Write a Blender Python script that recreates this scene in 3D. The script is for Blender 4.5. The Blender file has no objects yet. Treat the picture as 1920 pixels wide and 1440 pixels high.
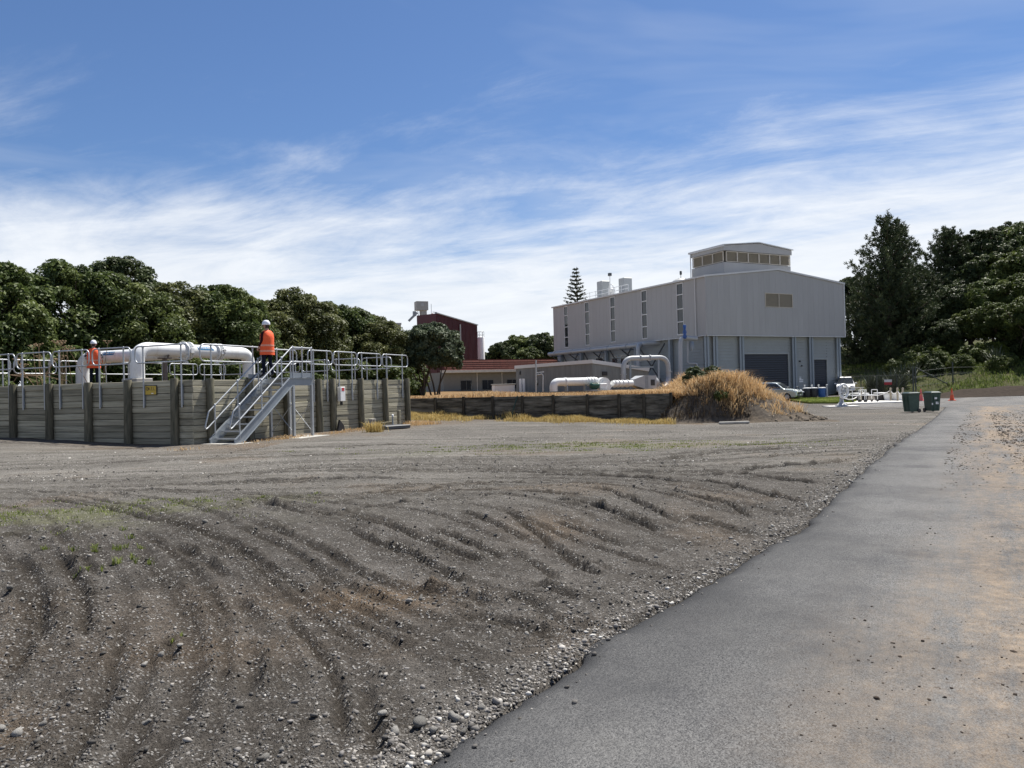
import bpy, bmesh, math, random
import numpy as np
from mathutils import Matrix, Vector
R = math.radians
random.seed(7); rng = np.random.default_rng(7)
scene = bpy.context.scene
COL = scene.collection

# ------------------------------------------------------------------ camera, sky, sun, exposure
CAM_H = 1.5
cam_d = bpy.data.cameras.new('camera'); cam = bpy.data.objects.new('camera', cam_d); COL.objects.link(cam)
cam_d.sensor_fit = 'HORIZONTAL'; cam_d.sensor_width = 36.0; cam_d.lens = 36.0*1442/1920
cam_d.clip_start = 0.05; cam_d.clip_end = 3000
cam.matrix_world = (Matrix.Translation((0, 0, CAM_H)) @ Matrix.Rotation(R(90.28), 4, 'X') @ Matrix.Rotation(R(-1.415), 4, 'Z'))
scene.camera = cam

SUN_AZ, SUN_EL = R(38), R(61)          # azimuth clockwise from +Y
world = bpy.data.worlds.new('World'); scene.world = world; world.use_nodes = True
wn, wl = world.node_tree.nodes, world.node_tree.links
wn.clear()
w_out = wn.new('ShaderNodeOutputWorld'); w_bg = wn.new('ShaderNodeBackground')
w_sky = wn.new('ShaderNodeTexSky'); w_sky.sky_type = 'NISHITA'; w_sky.sun_disc = False
w_sky.sun_elevation = SUN_EL; w_sky.sun_rotation = SUN_AZ
w_sky.air_density = 1.0; w_sky.dust_density = 0.35; w_sky.ozone_density = 2.2; w_sky.altitude = 20
w_bg.inputs['Strength'].default_value = 0.072
def wmath(op, a, b=None, c=None, clamp=False):
    n = wn.new('ShaderNodeMath'); n.operation = op; n.use_clamp = clamp
    for i, s in enumerate((a, b, c)):
        if s is None: continue
        if isinstance(s, (int, float)): n.inputs[i].default_value = s
        else: wl.new(s, n.inputs[i])
    return n.outputs[0]
w_tc = wn.new('ShaderNodeTexCoord'); w_sep = wn.new('ShaderNodeSeparateXYZ')
wl.new(w_tc.outputs['Generated'], w_sep.inputs[0])
dx, dy, dz = w_sep.outputs
zc = wmath('ADD', wmath('MAXIMUM', dz, 0.0), 0.10)
px, py = wmath('DIVIDE', dx, zc), wmath('DIVIDE', dy, zc)     # clouds lie on a flat layer overhead
def wnoise(sx, sy, rot, detail, rough, dist, off=(0, 0, 0)):
    cmb = wn.new('ShaderNodeCombineXYZ'); wl.new(px, cmb.inputs[0]); wl.new(py, cmb.inputs[1])
    mr_ = wn.new('ShaderNodeMapping'); mr_.inputs['Rotation'].default_value = (0, 0, rot); wl.new(cmb.outputs[0], mr_.inputs[0])
    mp = wn.new('ShaderNodeMapping'); mp.inputs['Scale'].default_value = (sx, sy, 1); mp.inputs['Location'].default_value = off
    wl.new(mr_.outputs[0], mp.inputs[0])
    n = wn.new('ShaderNodeTexNoise'); n.inputs['Scale'].default_value = 1.0; n.inputs['Detail'].default_value = detail
    n.inputs['Roughness'].default_value = rough; n.inputs['Distortion'].default_value = dist
    wl.new(mp.outputs[0], n.inputs['Vector']); return n.outputs['Fac']
n_big = wnoise(0.36, 0.55, R(28), 4, 0.5, 0.5, (3.1, 1.7, 0))
n_wisp = wnoise(0.6, 1.35, R(34), 10, 0.66, 1.1, (0.4, 5.2, 0))
n_puff = wnoise(1.5, 2.4, R(20), 12, 0.66, 0.5, (7.7, 2.2, 0))
# cover grows towards the horizon, a little more towards +X
low = wmath('MULTIPLY_ADD', dz, -4.5, 1.22)
lowx = wmath('MULTIPLY_ADD', wmath('MULTIPLY', dx, wmath('MAXIMUM', wmath('SUBTRACT', 0.45, dz), 0.0)), 0.75, low)
cov = wmath('ADD', lowx, wmath('MULTIPLY', wmath('SUBTRACT', n_big, 0.5), 1.15))
cov = wmath('ADD', cov, wmath('MULTIPLY', wmath('SUBTRACT', n_wisp, 0.5), 1.05))
cov = wmath('ADD', cov, wmath('MULTIPLY', wmath('SUBTRACT', n_puff, 0.5), 0.75))
w_ramp = wn.new('ShaderNodeMapRange'); w_ramp.interpolation_type = 'SMOOTHSTEP'
w_ramp.inputs['From Min'].default_value = -0.32; w_ramp.inputs['From Max'].default_value = 0.62
w_ramp.inputs['To Min'].default_value = 0.0; w_ramp.inputs['To Max'].default_value = 0.93
wl.new(cov, w_ramp.inputs['Value'])
# thin high veil
veil = wmath('MULTIPLY', wmath('SUBTRACT', wnoise(0.8, 0.35, R(60), 5, 0.6, 1.2, (2, 9, 0)), 0.45, clamp=True), 1.0, clamp=True)
mask = wmath('MAXIMUM', w_ramp.outputs[0], veil)
w_cl = wn.new('ShaderNodeMix'); w_cl.data_type = 'RGBA'
w_cl.inputs['A'].default_value = (5.9, 6.3, 6.9, 1); w_cl.inputs['B'].default_value = (8.6, 8.75, 8.9, 1)
wl.new(n_puff, w_cl.inputs['Factor'])
w_tint = wn.new('ShaderNodeMix'); w_tint.data_type = 'RGBA'; w_tint.blend_type = 'MULTIPLY'
w_tint.inputs['Factor'].default_value = 1.0; w_tint.inputs['B'].default_value = (0.56, 0.68, 0.85, 1)
wl.new(w_sky.outputs[0], w_tint.inputs['A'])
w_mix = wn.new('ShaderNodeMix'); w_mix.data_type = 'RGBA'
wl.new(mask, w_mix.inputs['Factor']); wl.new(w_tint.outputs['Result'], w_mix.inputs['A']); wl.new(w_cl.outputs['Result'], w_mix.inputs['B'])
wl.new(w_mix.outputs['Result'], w_bg.inputs['Color']); wl.new(w_bg.outputs[0], w_out.inputs['Surface'])

sun_d = bpy.data.lights.new('sun', 'SUN'); sun = bpy.data.objects.new('sun', sun_d); COL.objects.link(sun)
sun_d.energy = 5.0; sun_d.angle = R(0.6); sun_d.color = (1.0, 0.95, 0.87)
sd = Vector((math.sin(SUN_AZ)*math.cos(SUN_EL), math.cos(SUN_AZ)*math.cos(SUN_EL), math.sin(SUN_EL)))
sun.rotation_euler = sd.to_track_quat('Z', 'Y').to_euler(); sun.location = (30, 30, 60)

vs = scene.view_settings
vs.view_transform = 'Standard'; vs.look = 'None'; vs.gamma = 1.0; vs.exposure = 0.82; vs.use_curve_mapping = False
scene.cycles.max_bounces = 6; scene.cycles.transparent_max_bounces = 8
scene.cycles.use_denoising = True

# ------------------------------------------------------------------ helpers
def wpos(o):
    p = Vector((0, 0, 0))
    while o is not None: p += o.location; o = o.parent
    return p
def tag(o, label=None, cat=None, group=None, kind=None):
    if label: o['label'] = label
    if cat: o['category'] = cat
    if group: o['group'] = group
    if kind: o['kind'] = kind
    return o
def empty(name, loc=(0, 0, 0), label=None, cat=None, group=None):
    o = bpy.data.objects.new(name, None); COL.objects.link(o); o.location = loc; o.empty_display_size = 0.2
    return tag(o, label, cat, group)
def copy_tree(o, parent=None):
    c = o.copy(); COL.objects.link(c)
    if parent is not None: c.parent = parent
    for ch in list(o.children): copy_tree(ch, c)
    return c
def link_mesh(name, me, mat, parent=None, loc=(0, 0, 0)):
    o = bpy.data.objects.new(name, me); COL.objects.link(o); o.location = loc
    if mat is not None and not me.materials:
        for m in (mat if isinstance(mat, (list, tuple)) else [mat]): me.materials.append(m)
    if parent is not None: o.parent = parent
    return o
def np_mesh(name, verts, faces, smooth=False, attrs=None, mats=None):
    """verts (n,3); faces (m,k) all of one size; attrs {name: (n,) floats}"""
    me = bpy.data.meshes.new(name); verts = np.asarray(verts, np.float32); faces = np.asarray(faces, np.int32)
    m, k = faces.shape
    me.vertices.add(len(verts)); me.vertices.foreach_set('co', verts.ravel())
    me.loops.add(m*k); me.loops.foreach_set('vertex_index', faces.ravel())
    me.polygons.add(m); me.polygons.foreach_set('loop_start', np.arange(0, m*k, k, dtype=np.int32))
    if smooth: me.polygons.foreach_set('use_smooth', np.ones(m, bool))
    if mats is not None: me.polygons.foreach_set('material_index', np.asarray(mats, np.int32))
    for an, av in (attrs or {}).items():
        a = me.attributes.new(an, 'FLOAT', 'POINT'); a.data.foreach_set('value', np.asarray(av, np.float32))
    me.update(calc_edges=True); return me

class MB:
    """collects shapes in world coordinates and links them as one mesh object"""
    def __init__(s): s.v = []; s.f = []; s.sm = []
    def add(s, vs_, fs, smooth=False):
        n = len(s.v); s.v += [tuple(p) for p in vs_]; s.f += [tuple(i+n for i in f) for f in fs]; s.sm += [smooth]*len(fs); return s
    def box(s, c, size, ax=(1, 0, 0), up=(0, 0, 1), bev=0.0):
        ax = Vector(ax).normalized(); up = Vector(up); ay = up.cross(ax).normalized(); az = ax.cross(ay).normalized()
        c = Vector(c); hx, hy, hz = size[0]/2, size[1]/2, size[2]/2
        if bev <= 0:
            P_ = [c+ax*(i*hx)+ay*(j*hy)+az*(k*hz) for k in (-1, 1) for j in (-1, 1) for i in (-1, 1)]
            return s.add(P_, [(0, 2, 3, 1), (4, 5, 7, 6), (0, 1, 5, 4), (2, 6, 7, 3), (0, 4, 6, 2), (1, 3, 7, 5)])
        b = min(bev, hx*.9, hy*.9, hz*.9); pts = []
        idx = {}
        for i in (-1, 1):
            for j in (-1, 1):
                for k in (-1, 1):
                    for m in range(3):
                        x, y, z = hx, hy, hz
                        if m != 0: x -= b
                        if m != 1: y -= b
                        if m != 2: z -= b
                        idx[(i, j, k, m)] = len(pts); pts.append(c+ax*(i*x)+ay*(j*y)+az*(k*z))
        fs = []
        def face(q): fs.append(q)
        for i in (-1, 1):
            q = [idx[(i, j, k, 0)] for j, k in ((-1, -1), (1, -1), (1, 1), (-1, 1))]; face(q if i > 0 else q[::-1])
            q = [idx[(j, i, k, 1)] for j, k in ((-1, -1), (-1, 1), (1, 1), (1, -1))]; face(q if i > 0 else q[::-1])
            q = [idx[(j, k, i, 2)] for j, k in ((-1, -1), (1, -1), (1, 1), (-1, 1))]; face(q if i > 0 else q[::-1])
        for a in (-1, 1):
            for d in (-1, 1):
                q = [idx[(a, d, -1, 0)], idx[(a, d, -1, 1)], idx[(a, d, 1, 1)], idx[(a, d, 1, 0)]]; face(q if a*d > 0 else q[::-1])
                q = [idx[(a, -1, d, 0)], idx[(a, 1, d, 0)], idx[(a, 1, d, 2)], idx[(a, -1, d, 2)]]; face(q if a*d > 0 else q[::-1])
                q = [idx[(-1, a, d, 1)], idx[(-1, a, d, 2)], idx[(1, a, d, 2)], idx[(1, a, d, 1)]]; face(q if a*d > 0 else q[::-1])
        for i in (-1, 1):
            for j in (-1, 1):
                for k in (-1, 1):
                    q = [idx[(i, j, k, m)] for m in range(3)]; face(q if i*j*k > 0 else q[::-1])
        return s.add(pts, fs)
    def bar(s, a, b, w, h=None, up=(0, 0, 1)):
        a, b = Vector(a), Vector(b); d = b-a
        if abs(d.normalized().dot(Vector(up).normalized())) > .99: up = (0, 1, 0)
        return s.box((a+b)/2, (d.length, w, h or w), d, up)
    def tube(s, pts, r, n=8, cap=True, closed=False):
        pts = [Vector(p) for p in pts]; rs = r if isinstance(r, (list, tuple)) else [r]*len(pts)
        rings = []; prev = None; L = len(pts)
        for i, p in enumerate(pts):
            if closed: d = pts[(i+1) % L]-pts[i-1]
            else: d = pts[min(i+1, L-1)]-pts[max(i-1, 0)]
            d = d.normalized() if d.length > 1e-9 else Vector((0, 0, 1))
            if prev is None:
                ref = Vector((0, 0, 1)) if abs(d.z) < .9 else Vector((1, 0, 0))
                nx = d.cross(ref).normalized()
            else:
                nx = (prev-d*prev.dot(d)).normalized()
            prev = nx; ny = d.cross(nx)
            rings.append([p+(nx*math.cos(t)+ny*math.sin(t))*rs[i] for t in (2*math.pi*k/n for k in range(n))])
        V_ = [q for rg in rings for q in rg]; fs = []
        for i in range(L if closed else L-1):
            j = (i+1) % L
            for k in range(n): fs.append((i*n+k, i*n+(k+1) % n, j*n+(k+1) % n, j*n+k))
        s.add(V_, fs, True)
        if cap and not closed:
            s.add(rings[0], [tuple(range(n))[::-1]]); s.add(rings[-1], [tuple(range(n))])
        return s
    def disc(s, c, d, r, t, n=20):
        c, d = Vector(c), Vector(d).normalized(); return s.tube([c-d*t/2, c+d*t/2], r, n)
    def lathe(s, c, prof, n=16, ax=(0, 0, 1)):
        ax = Vector(ax).normalized(); ref = Vector((1, 0, 0)) if abs(ax.x) < .9 else Vector((0, 1, 0))
        nx = ax.cross(ref).normalized(); ny = ax.cross(nx); c = Vector(c)
        V_ = [c+ax*h+(nx*math.cos(2*math.pi*k/n)+ny*math.sin(2*math.pi*k/n))*r for r, h in prof for k in range(n)]
        fs = [(i*n+k, i*n+(k+1) % n, (i+1)*n+(k+1) % n, (i+1)*n+k) for i in range(len(prof)-1) for k in range(n)]
        s.add(V_, fs, True)
        if prof[0][0] > 1e-4: s.add(V_[:n], [tuple(range(n))[::-1]])
        if prof[-1][0] > 1e-4: s.add(V_[-n:], [tuple(range(n))])
        return s
    def prism(s, poly, ex):
        """poly: list of 3-D points, extruded by vector ex"""
        n = len(poly); poly = [Vector(p) for p in poly]; ex = Vector(ex)
        return s.add(poly+[p+ex for p in poly], [tuple(range(n))[::-1], tuple(range(n, 2*n))]+[(i, (i+1) % n, (i+1) % n+n, i+n) for i in range(n)])
    def build(s, name, mat, parent=None, fix=True):
        off = wpos(parent) if parent is not None else Vector((0, 0, 0))
        me = bpy.data.meshes.new(name); me.from_pydata([tuple(Vector(p)-off) for p in s.v], [], s.f); me.update()
        me.polygons.foreach_set('use_smooth', s.sm)
        if fix:
            bm = bmesh.new(); bm.from_mesh(me); bmesh.ops.recalc_face_normals(bm, faces=bm.faces); bm.to_mesh(me); bm.free()
        return link_mesh(name, me, mat, parent)
def arc(c, a, b, r, n=6, t0=0, t1=math.pi/2):
    """points c + a*r*cos + b*r*sin"""
    c, a, b = Vector(c), Vector(a), Vector(b)
    return [c+a*(r*math.cos(t0+(t1-t0)*i/n))+b*(r*math.sin(t0+(t1-t0)*i/n)) for i in range(n+1)]
def rounded(pts, r, n=6):
    """polyline with its inner corners rounded (for pipes)"""
    pts = [Vector(p) for p in pts]; out = [pts[0]]
    for i in range(1, len(pts)-1):
        a, b, c = pts[i-1], pts[i], pts[i+1]; d1, d2 = (a-b).normalized(), (c-b).normalized()
        ang = d1.angle(d2); t = min(r/math.tan(ang/2), (a-b).length*.5, (c-b).length*.5) if ang > .01 else 0
        p0, p1 = b+d1*t, b+d2*t
        for k in range(n+1):
            s_ = k/n; out.append(p0*(1-s_)**2+b*2*s_*(1-s_)+p1*s_**2)
    return out+[pts[-1]]
def hoop(a, b, z0, z1, r, n=5):
    """closed rounded rectangle between plan points a and b, heights z0..z1"""
    a, b = Vector((a[0], a[1], 0)), Vector((b[0], b[1], 0)); d = (b-a).normalized(); up = Vector((0, 0, 1)); pts = []
    A0, A1, B0, B1 = a+up*z0, a+up*z1, b+up*z0, b+up*z1
    pts += arc(B1-d*r-up*r, d, up, r, n); pts += arc(A1+d*r-up*r, up, -d, r, n)
    pts += arc(A0+d*r+up*r, -d, -up, r, n); pts += arc(B0-d*r+up*r, -up, d, r, n)
    return pts

# ------------------------------------------------------------------ materials
def new_mat(name):
    m = bpy.data.materials.new(name); m.use_nodes = True; nt = m.node_tree
    return m, nt.nodes, nt.links, nt.nodes['Principled BSDF']
def mat(name, col, rough=.6, var=.12, scale=6.0, bump=0.0, metal=0.0, col2=None, mixs=2.0, stretch=(1, 1, 1), spec=.5, rnd=0.0, bscale=None, thr=(.4, .65)):
    """procedural surface: base colour with noise variation, optional second colour in patches, bump"""
    m, N, L, B = new_mat(name)
    tc = N.new('ShaderNodeTexCoord'); mp = N.new('ShaderNodeMapping'); mp.inputs['Scale'].default_value = stretch
    L.new(tc.outputs['Object'], mp.inputs[0])
    nz = N.new('ShaderNodeTexNoise'); nz.inputs['Scale'].default_value = scale; nz.inputs['Detail'].default_value = 6; nz.inputs['Roughness'].default_value = .65
    L.new(mp.outputs[0], nz.inputs['Vector'])
    mr = N.new('ShaderNodeMapRange'); mr.inputs['From Min'].default_value = .25; mr.inputs['From Max'].default_value = .75
    mr.inputs['To Min'].default_value = 1-var; mr.inputs['To Max'].default_value = 1+var; L.new(nz.outputs['Fac'], mr.inputs['Value'])
    src = N.new('ShaderNodeRGB'); src.outputs[0].default_value = (*col, 1); cur = src.outputs[0]
    if col2 is not None:
        n2 = N.new('ShaderNodeTexNoise'); n2.inputs['Scale'].default_value = mixs; n2.inputs['Detail'].default_value = 7; n2.inputs['Roughness'].default_value = .7
        L.new(mp.outputs[0], n2.inputs['Vector'])
        r2 = N.new('ShaderNodeMapRange'); r2.inputs['From Min'].default_value = thr[0]; r2.inputs['From Max'].default_value = thr[1]; L.new(n2.outputs['Fac'], r2.inputs['Value'])
        mx = N.new('ShaderNodeMix'); mx.data_type = 'RGBA'; L.new(r2.outputs[0], mx.inputs['Factor']); L.new(cur, mx.inputs['A']); mx.inputs['B'].default_value = (*col2, 1)
        cur = mx.outputs['Result']
    hs = N.new('ShaderNodeHueSaturation'); L.new(cur, hs.inputs['Color']); L.new(mr.outputs[0], hs.inputs['Value'])
    if rnd:
        oi = N.new('ShaderNodeObjectInfo'); mr2 = N.new('ShaderNodeMapRange'); mr2.inputs['To Min'].default_value = 1-rnd; mr2.inputs['To Max'].default_value = 1+rnd
        L.new(oi.outputs['Random'], mr2.inputs['Value']); mm = N.new('ShaderNodeMath'); mm.operation = 'MULTIPLY'
        L.new(mr.outputs[0], mm.inputs[0]); L.new(mr2.outputs[0], mm.inputs[1]); L.new(mm.outputs[0], hs.inputs['Value'])
        ad = N.new('ShaderNodeVectorMath'); ad.operation = 'ADD'; sc_ = N.new('ShaderNodeMath'); sc_.operation = 'MULTIPLY'; sc_.inputs[1].default_value = 37.
        L.new(oi.outputs['Random'], sc_.inputs[0]); L.new(tc.outputs['Object'], ad.inputs[0]); L.new(sc_.outputs[0], ad.inputs[1]); L.new(ad.outputs[0], mp.inputs[0])
    L.new(hs.outputs[0], B.inputs['Base Color'])
    B.inputs['Roughness'].default_value = rough; B.inputs['Metallic'].default_value = metal; B.inputs['Specular IOR Level'].default_value = spec if rough < .8 else .08
    if bump:
        bp = N.new('ShaderNodeBump'); bp.inputs['Strength'].default_value = 1.0; bp.inputs['Distance'].default_value = bump
        if bscale:
            nb = N.new('ShaderNodeTexNoise'); nb.inputs['Scale'].default_value = bscale; nb.inputs['Detail'].default_value = 5; L.new(mp.outputs[0], nb.inputs['Vector']); L.new(nb.outputs['Fac'], bp.inputs['Height'])
        else: L.new(nz.outputs['Fac'], bp.inputs['Height'])
        L.new(bp.outputs[0], B.inputs['Normal'])
    return m
MAT = {}
MAT['galv'] = mat('galvanised_steel', (.40, .42, .44), .45, .12, 5, metal=.55)
MAT['galv_dark'] = mat('galvanised_plate', (.25, .28, .31), .5, .12, 3, metal=.35)
MAT['white_pipe'] = mat('white_coated_pipe', (.72, .735, .73), .38, .06, 3, col2=(.50, .48, .43), mixs=2.2, thr=(.52, .78), stretch=(1, 1, .4))
MAT['grey_pipe'] = mat('grey_coated_pipe', (.36, .375, .39), .42, .08, 3)
MAT['plank'] = mat('weathered_pine_plank', (.375, .35, .27), .85, .34, 4, bump=.008, col2=(.225, .215, .16), mixs=1.6, stretch=(.35, 3, 5), rnd=.26)
MAT['post'] = mat('weathered_timber_post', (.165, .15, .11), .9, .4, 6, bump=.014, col2=(.07, .072, .054), mixs=2.2, stretch=(3, 3, .35), rnd=.2)
MAT['old_plank'] = mat('blackened_old_plank', (.19, .18, .155), .9, .45, 5, bump=.008, col2=(.04, .038, .033), mixs=1.7, stretch=(.6, 3, 2.6), rnd=.25, thr=(.38, .62))
MAT['old_post'] = mat('old_timber_post', (.085, .078, .064), .9, .35, 6, bump=.01, col2=(.03, .028, .024), mixs=2.5, stretch=(3, 3, .5), rnd=.2)
MAT['white_paint'] = mat('white_paint', (.78, .78, .77), .45, .05, 4)
MAT['black'] = mat('black_plastic', (.02, .02, .022), .5, .2, 8)
MAT['dark_steel'] = mat('dark_painted_steel', (.06, .065, .07), .5, .15, 6)
MAT['concrete'] = mat('pale_concrete', (.40, .39, .36), .85, .15, 5, bump=.004, col2=(.30, .29, .27), mixs=1.2)
MAT['cast_conc'] = mat('cast_concrete', (.24, .25, .245), .85, .12, 6, col2=(.17, .18, .178), mixs=1.0, stretch=(2.5, 2.5, .25), thr=(.35, .7))
# ------------------------------------------------------------------ terrain functions
def sst(a, b, x): t = np.clip((np.asarray(x, float)-a)/(b-a), 0, 1); return t*t*(3-2*t)
_lat = np.random.default_rng(11).random((256, 256))
def vnoise(x, y):
    xi, yi = np.floor(x).astype(int), np.floor(y).astype(int); fx, fy = x-xi, y-yi
    fx, fy = fx*fx*(3-2*fx), fy*fy*(3-2*fy); a = lambda i, j: _lat[(xi+i) % 256, (yi+j) % 256]
    return (a(0, 0)*(1-fx)+a(1, 0)*fx)*(1-fy)+(a(0, 1)*(1-fx)+a(1, 1)*fx)*fy-.5
def fbm(x, y, f, octs=4, g=.55):
    s, a = 0, 1.0
    for i in range(octs): s = s+a*vnoise(x*f+17.3*i, y*f-9.1*i); a *= g; f *= 2.03
    return s
EDGE = np.array([(-3.4, -2.5), (-1.3, 1.4), (-.38, 3.05), (-.04, 3.65), (.51, 4.53), (1.18, 5.4), (1.87, 6.39), (2.82, 7.69), (5.3, 11.9), (7.8, 16.2), (13.8, 26.1), (23.2, 41.6), (32, 56.5)])
def edge_x(y): return np.interp(y, EDGE[:, 1], EDGE[:, 0])
def base_z(x, y):
    x, y = np.asarray(x, float), np.asarray(y, float)
    z = -.32*sst(10, 37, y)*sst(-8, 10, x)+.32*sst(62, 80, y)*sst(-8, 10, x)
    z = z+.2*sst(-10, -18, x)*sst(15, 25, y)
    off = edge_x(y)-x
    z = z+.13*np.exp(-((y-8.2-.15*(x+4))/2.6)**2)*sst(1.2, 4.5, off)
    z = z-.05*sst(2.5, 1, y)
    return z
RUT_DEF = [  # plan points, half width, depth, berm
 ([(-4.53, 6.94), (-4.05, 6.39), (-3.5, 5.65), (-3.13, 5.05), (-2.86, 4.6)], 0.075, 0.055, 0.05),
 ([(-4.22, 7.01), (-3.7, 6.36), (-3.18, 5.63), (-2.84, 5.04), (-2.67, 4.78)], 0.07, 0.045, 0.05),
 ([(-7.99, 11.94), (-6.65, 11.09), (-5.19, 9.77), (-3.95, 8.54), (-3.41, 7.98), (-2.74, 7.3), (-2.06, 6.35), (-1.62, 5.71)], 0.06, 0.06, 0.035),
 ([(-7.99, 12.32), (-6.52, 11.53), (-4.97, 10.02), (-3.82, 8.52), (-3.02, 7.67), (-2.54, 7.08), (-1.91, 6.13)], 0.05, 0.035, 0.02),
 ([(-3.32, 7.35), (-2.73, 6.63), (-2.24, 6.06)], 0.06, 0.035, 0.05),
 ([(-2.06, 6.95), (-1.65, 6.28), (-1.29, 5.57)], 0.05, 0.045, 0.02),
 ([(-1.79, 7.03), (-1.42, 6.44), (-1.19, 6.06)], 0.05, 0.035, 0.03),
 ([(-1.84, 8.01), (-1.34, 7.23), (-0.91, 6.8), (-0.55, 6.13), (-0.39, 5.89)], 0.06, 0.055, 0.045),
 ([(-1.57, 8.2), (-0.99, 7.45), (-0.52, 6.91), (-0.31, 6.64)], 0.06, 0.05, 0.04),
 ([(-0.9, 7.79), (-0.47, 7.29), (-0.08, 6.74)], 0.06, 0.05, 0.03),
 ([(-0.63, 8.62), (-0.23, 8.1), (0.14, 7.34)], 0.06, 0.05, 0.03),
 ([(-3.38, 8.84), (-3.26, 9.69), (-2.8, 9.17), (-2.19, 8.63)], 0.08, 0.03, 0.07),
 ([(-1.3, 11.05), (-0.9, 11.33), (-0.57, 11.87)], 0.08, 0.06, 0.05),
 ([(-2.08, 5.65), (-1.87, 5.28), (-1.7, 4.99)], 0.08, 0.02, 0.07),
 ([(-2.21, 4.81), (-2.08, 4.57), (-1.95, 4.3)], 0.05, 0.04, 0.03),
 ([(-1.55, 5.51), (-1.44, 5.26), (-1.35, 5.03)], 0.05, 0.04, 0.02),
 ([(-1.65, 4.68), (-1.5, 4.32), (-1.41, 4.0), (-1.38, 3.79)], 0.08, 0.015, 0.05),
 ([(-0.84, 4.08), (-0.73, 3.69), (-0.65, 3.37), (-0.58, 3.11)], 0.06, 0.03, 0.04),
 ([(-2.25, 4.28), (-2.17, 3.97), (-2.07, 3.71), (-1.99, 3.45), (-1.99, 3.27)], 0.08, 0.02, 0.045),
 ([(-5.12, 7.64), (-5.04, 7.76), (-4.66, 7.41)], 0.05, 0.03, 0.02),
 ([(-2.78, 9.43), (-2.03, 8.6), (-1.69, 9.17), (-1.08, 9.42), (-0.1, 9.64)], 0.08, 0.03, 0.04),
 ([(-2.33, 9.45), (-1.6, 10.74), (-0.11, 10.85)], 0.08, 0.03, 0.03),
 ([(-5.48, 12.86), (-4.24, 13.17), (-2.65, 13.22), (-1.91, 12.85)], 0.1, 0.035, 0.03),
 ([(-6.78, 13.69), (-5.22, 14.64), (-3.31, 15.2), (-1.14, 14.46)], 0.1, 0.03, 0.03),
 ([(-1.98, 11.46), (-1.33, 11.67), (-0.04, 11.7)], 0.1, 0.04, 0.03),
 ([(-0.81, 4.27), (-0.63, 4.62), (-0.41, 4.91), (-0.16, 5.13)], 0.08, 0.02, 0.03),
 ([(-0.84, 5.49), (-0.61, 5.55), (-0.36, 5.46), (-0.17, 5.25)], 0.08, 0.02, 0.06),
 ([(0.43, 9.67), (0.92, 9.16), (1.28, 8.43), (1.49, 7.86)], 0.07, 0.085, 0.06),
 ([(0.98, 10.82), (1.35, 10.02), (1.6, 9.1), (1.8, 8.13)], 0.06, 0.06, 0.05),
 ([(2.03, 10.86), (2.37, 9.92), (2.6, 9.28), (2.59, 8.43)], 0.06, 0.06, 0.05),
 ([(2.63, 11.83), (3.1, 11.32), (3.28, 10.08), (3.53, 9.34)], 0.07, 0.06, 0.05),
 ([(2.92, 12.17), (3.56, 12.49), (4.02, 11.69), (4.4, 11.12)], 0.08, 0.06, 0.05),
 ([(3.67, 12.88), (4.68, 13.6), (5.51, 13.9), (6.61, 14.75)], 0.09, 0.055, 0.05),
 ([(2.7, 15.17), (3.88, 16.16), (5.36, 17.29), (7.64, 18.45)], 0.1, 0.05, 0.05),
 ([(-0.04, 13.26), (1.28, 12.68), (2.05, 12.06), (2.71, 11.33)], 0.08, 0.05, 0.04),
 ([(-0.22, 8.99), (-0.04, 8.53), (0.23, 7.68), (0.52, 6.44), (0.66, 6.06)], 0.06, 0.05, 0.035),
 ([(0.4, 8.32), (0.77, 7.72), (1.0, 7.13)], 0.06, 0.045, 0.03),
 ([(0.1, 5.86), (0.25, 5.62), (0.41, 5.33)], 0.07, 0.04, 0.04),
 ([(-0.11, 7.22), (0.14, 6.55), (0.33, 5.92)], 0.05, 0.035, 0.03),
 ([(-0.04, 10.62), (0.49, 10.18), (0.89, 9.91)], 0.07, 0.04, 0.03),
 ([(1.94, 14.24), (3.33, 13.89), (5.02, 14.58)], 0.09, 0.04, 0.03),
 ([(4.72, 15.26), (6.8, 16.44), (7.86, 16.5)], 0.1, 0.04, 0.04),
 ([(-0.13, 5.51), (0.07, 5.36), (0.22, 4.98)], 0.07, 0.03, 0.04),
 ([(0.1, 5.1), (0.3, 4.86), (0.46, 4.74)], 0.06, 0.02, 0.04),
]
def smooth_poly(P_, n=8):
    P_ = np.array(P_, float); out = []
    for i in range(len(P_)-1):
        p0, p1, p2, p3 = P_[max(i-1, 0)], P_[i], P_[i+1], P_[min(i+2, len(P_)-1)]
        for t in np.linspace(0, 1, n, endpoint=False):
            out.append(.5*((2*p1)+(-p0+p2)*t+(2*p0-5*p1+4*p2-p3)*t*t+(-p0+3*p1-3*p2+p3)*t**3))
    out.append(P_[-1]); return np.array(out)
RUTS = [(smooth_poly(p), w, d, b) for p, w, d, b in RUT_DEF]
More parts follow.
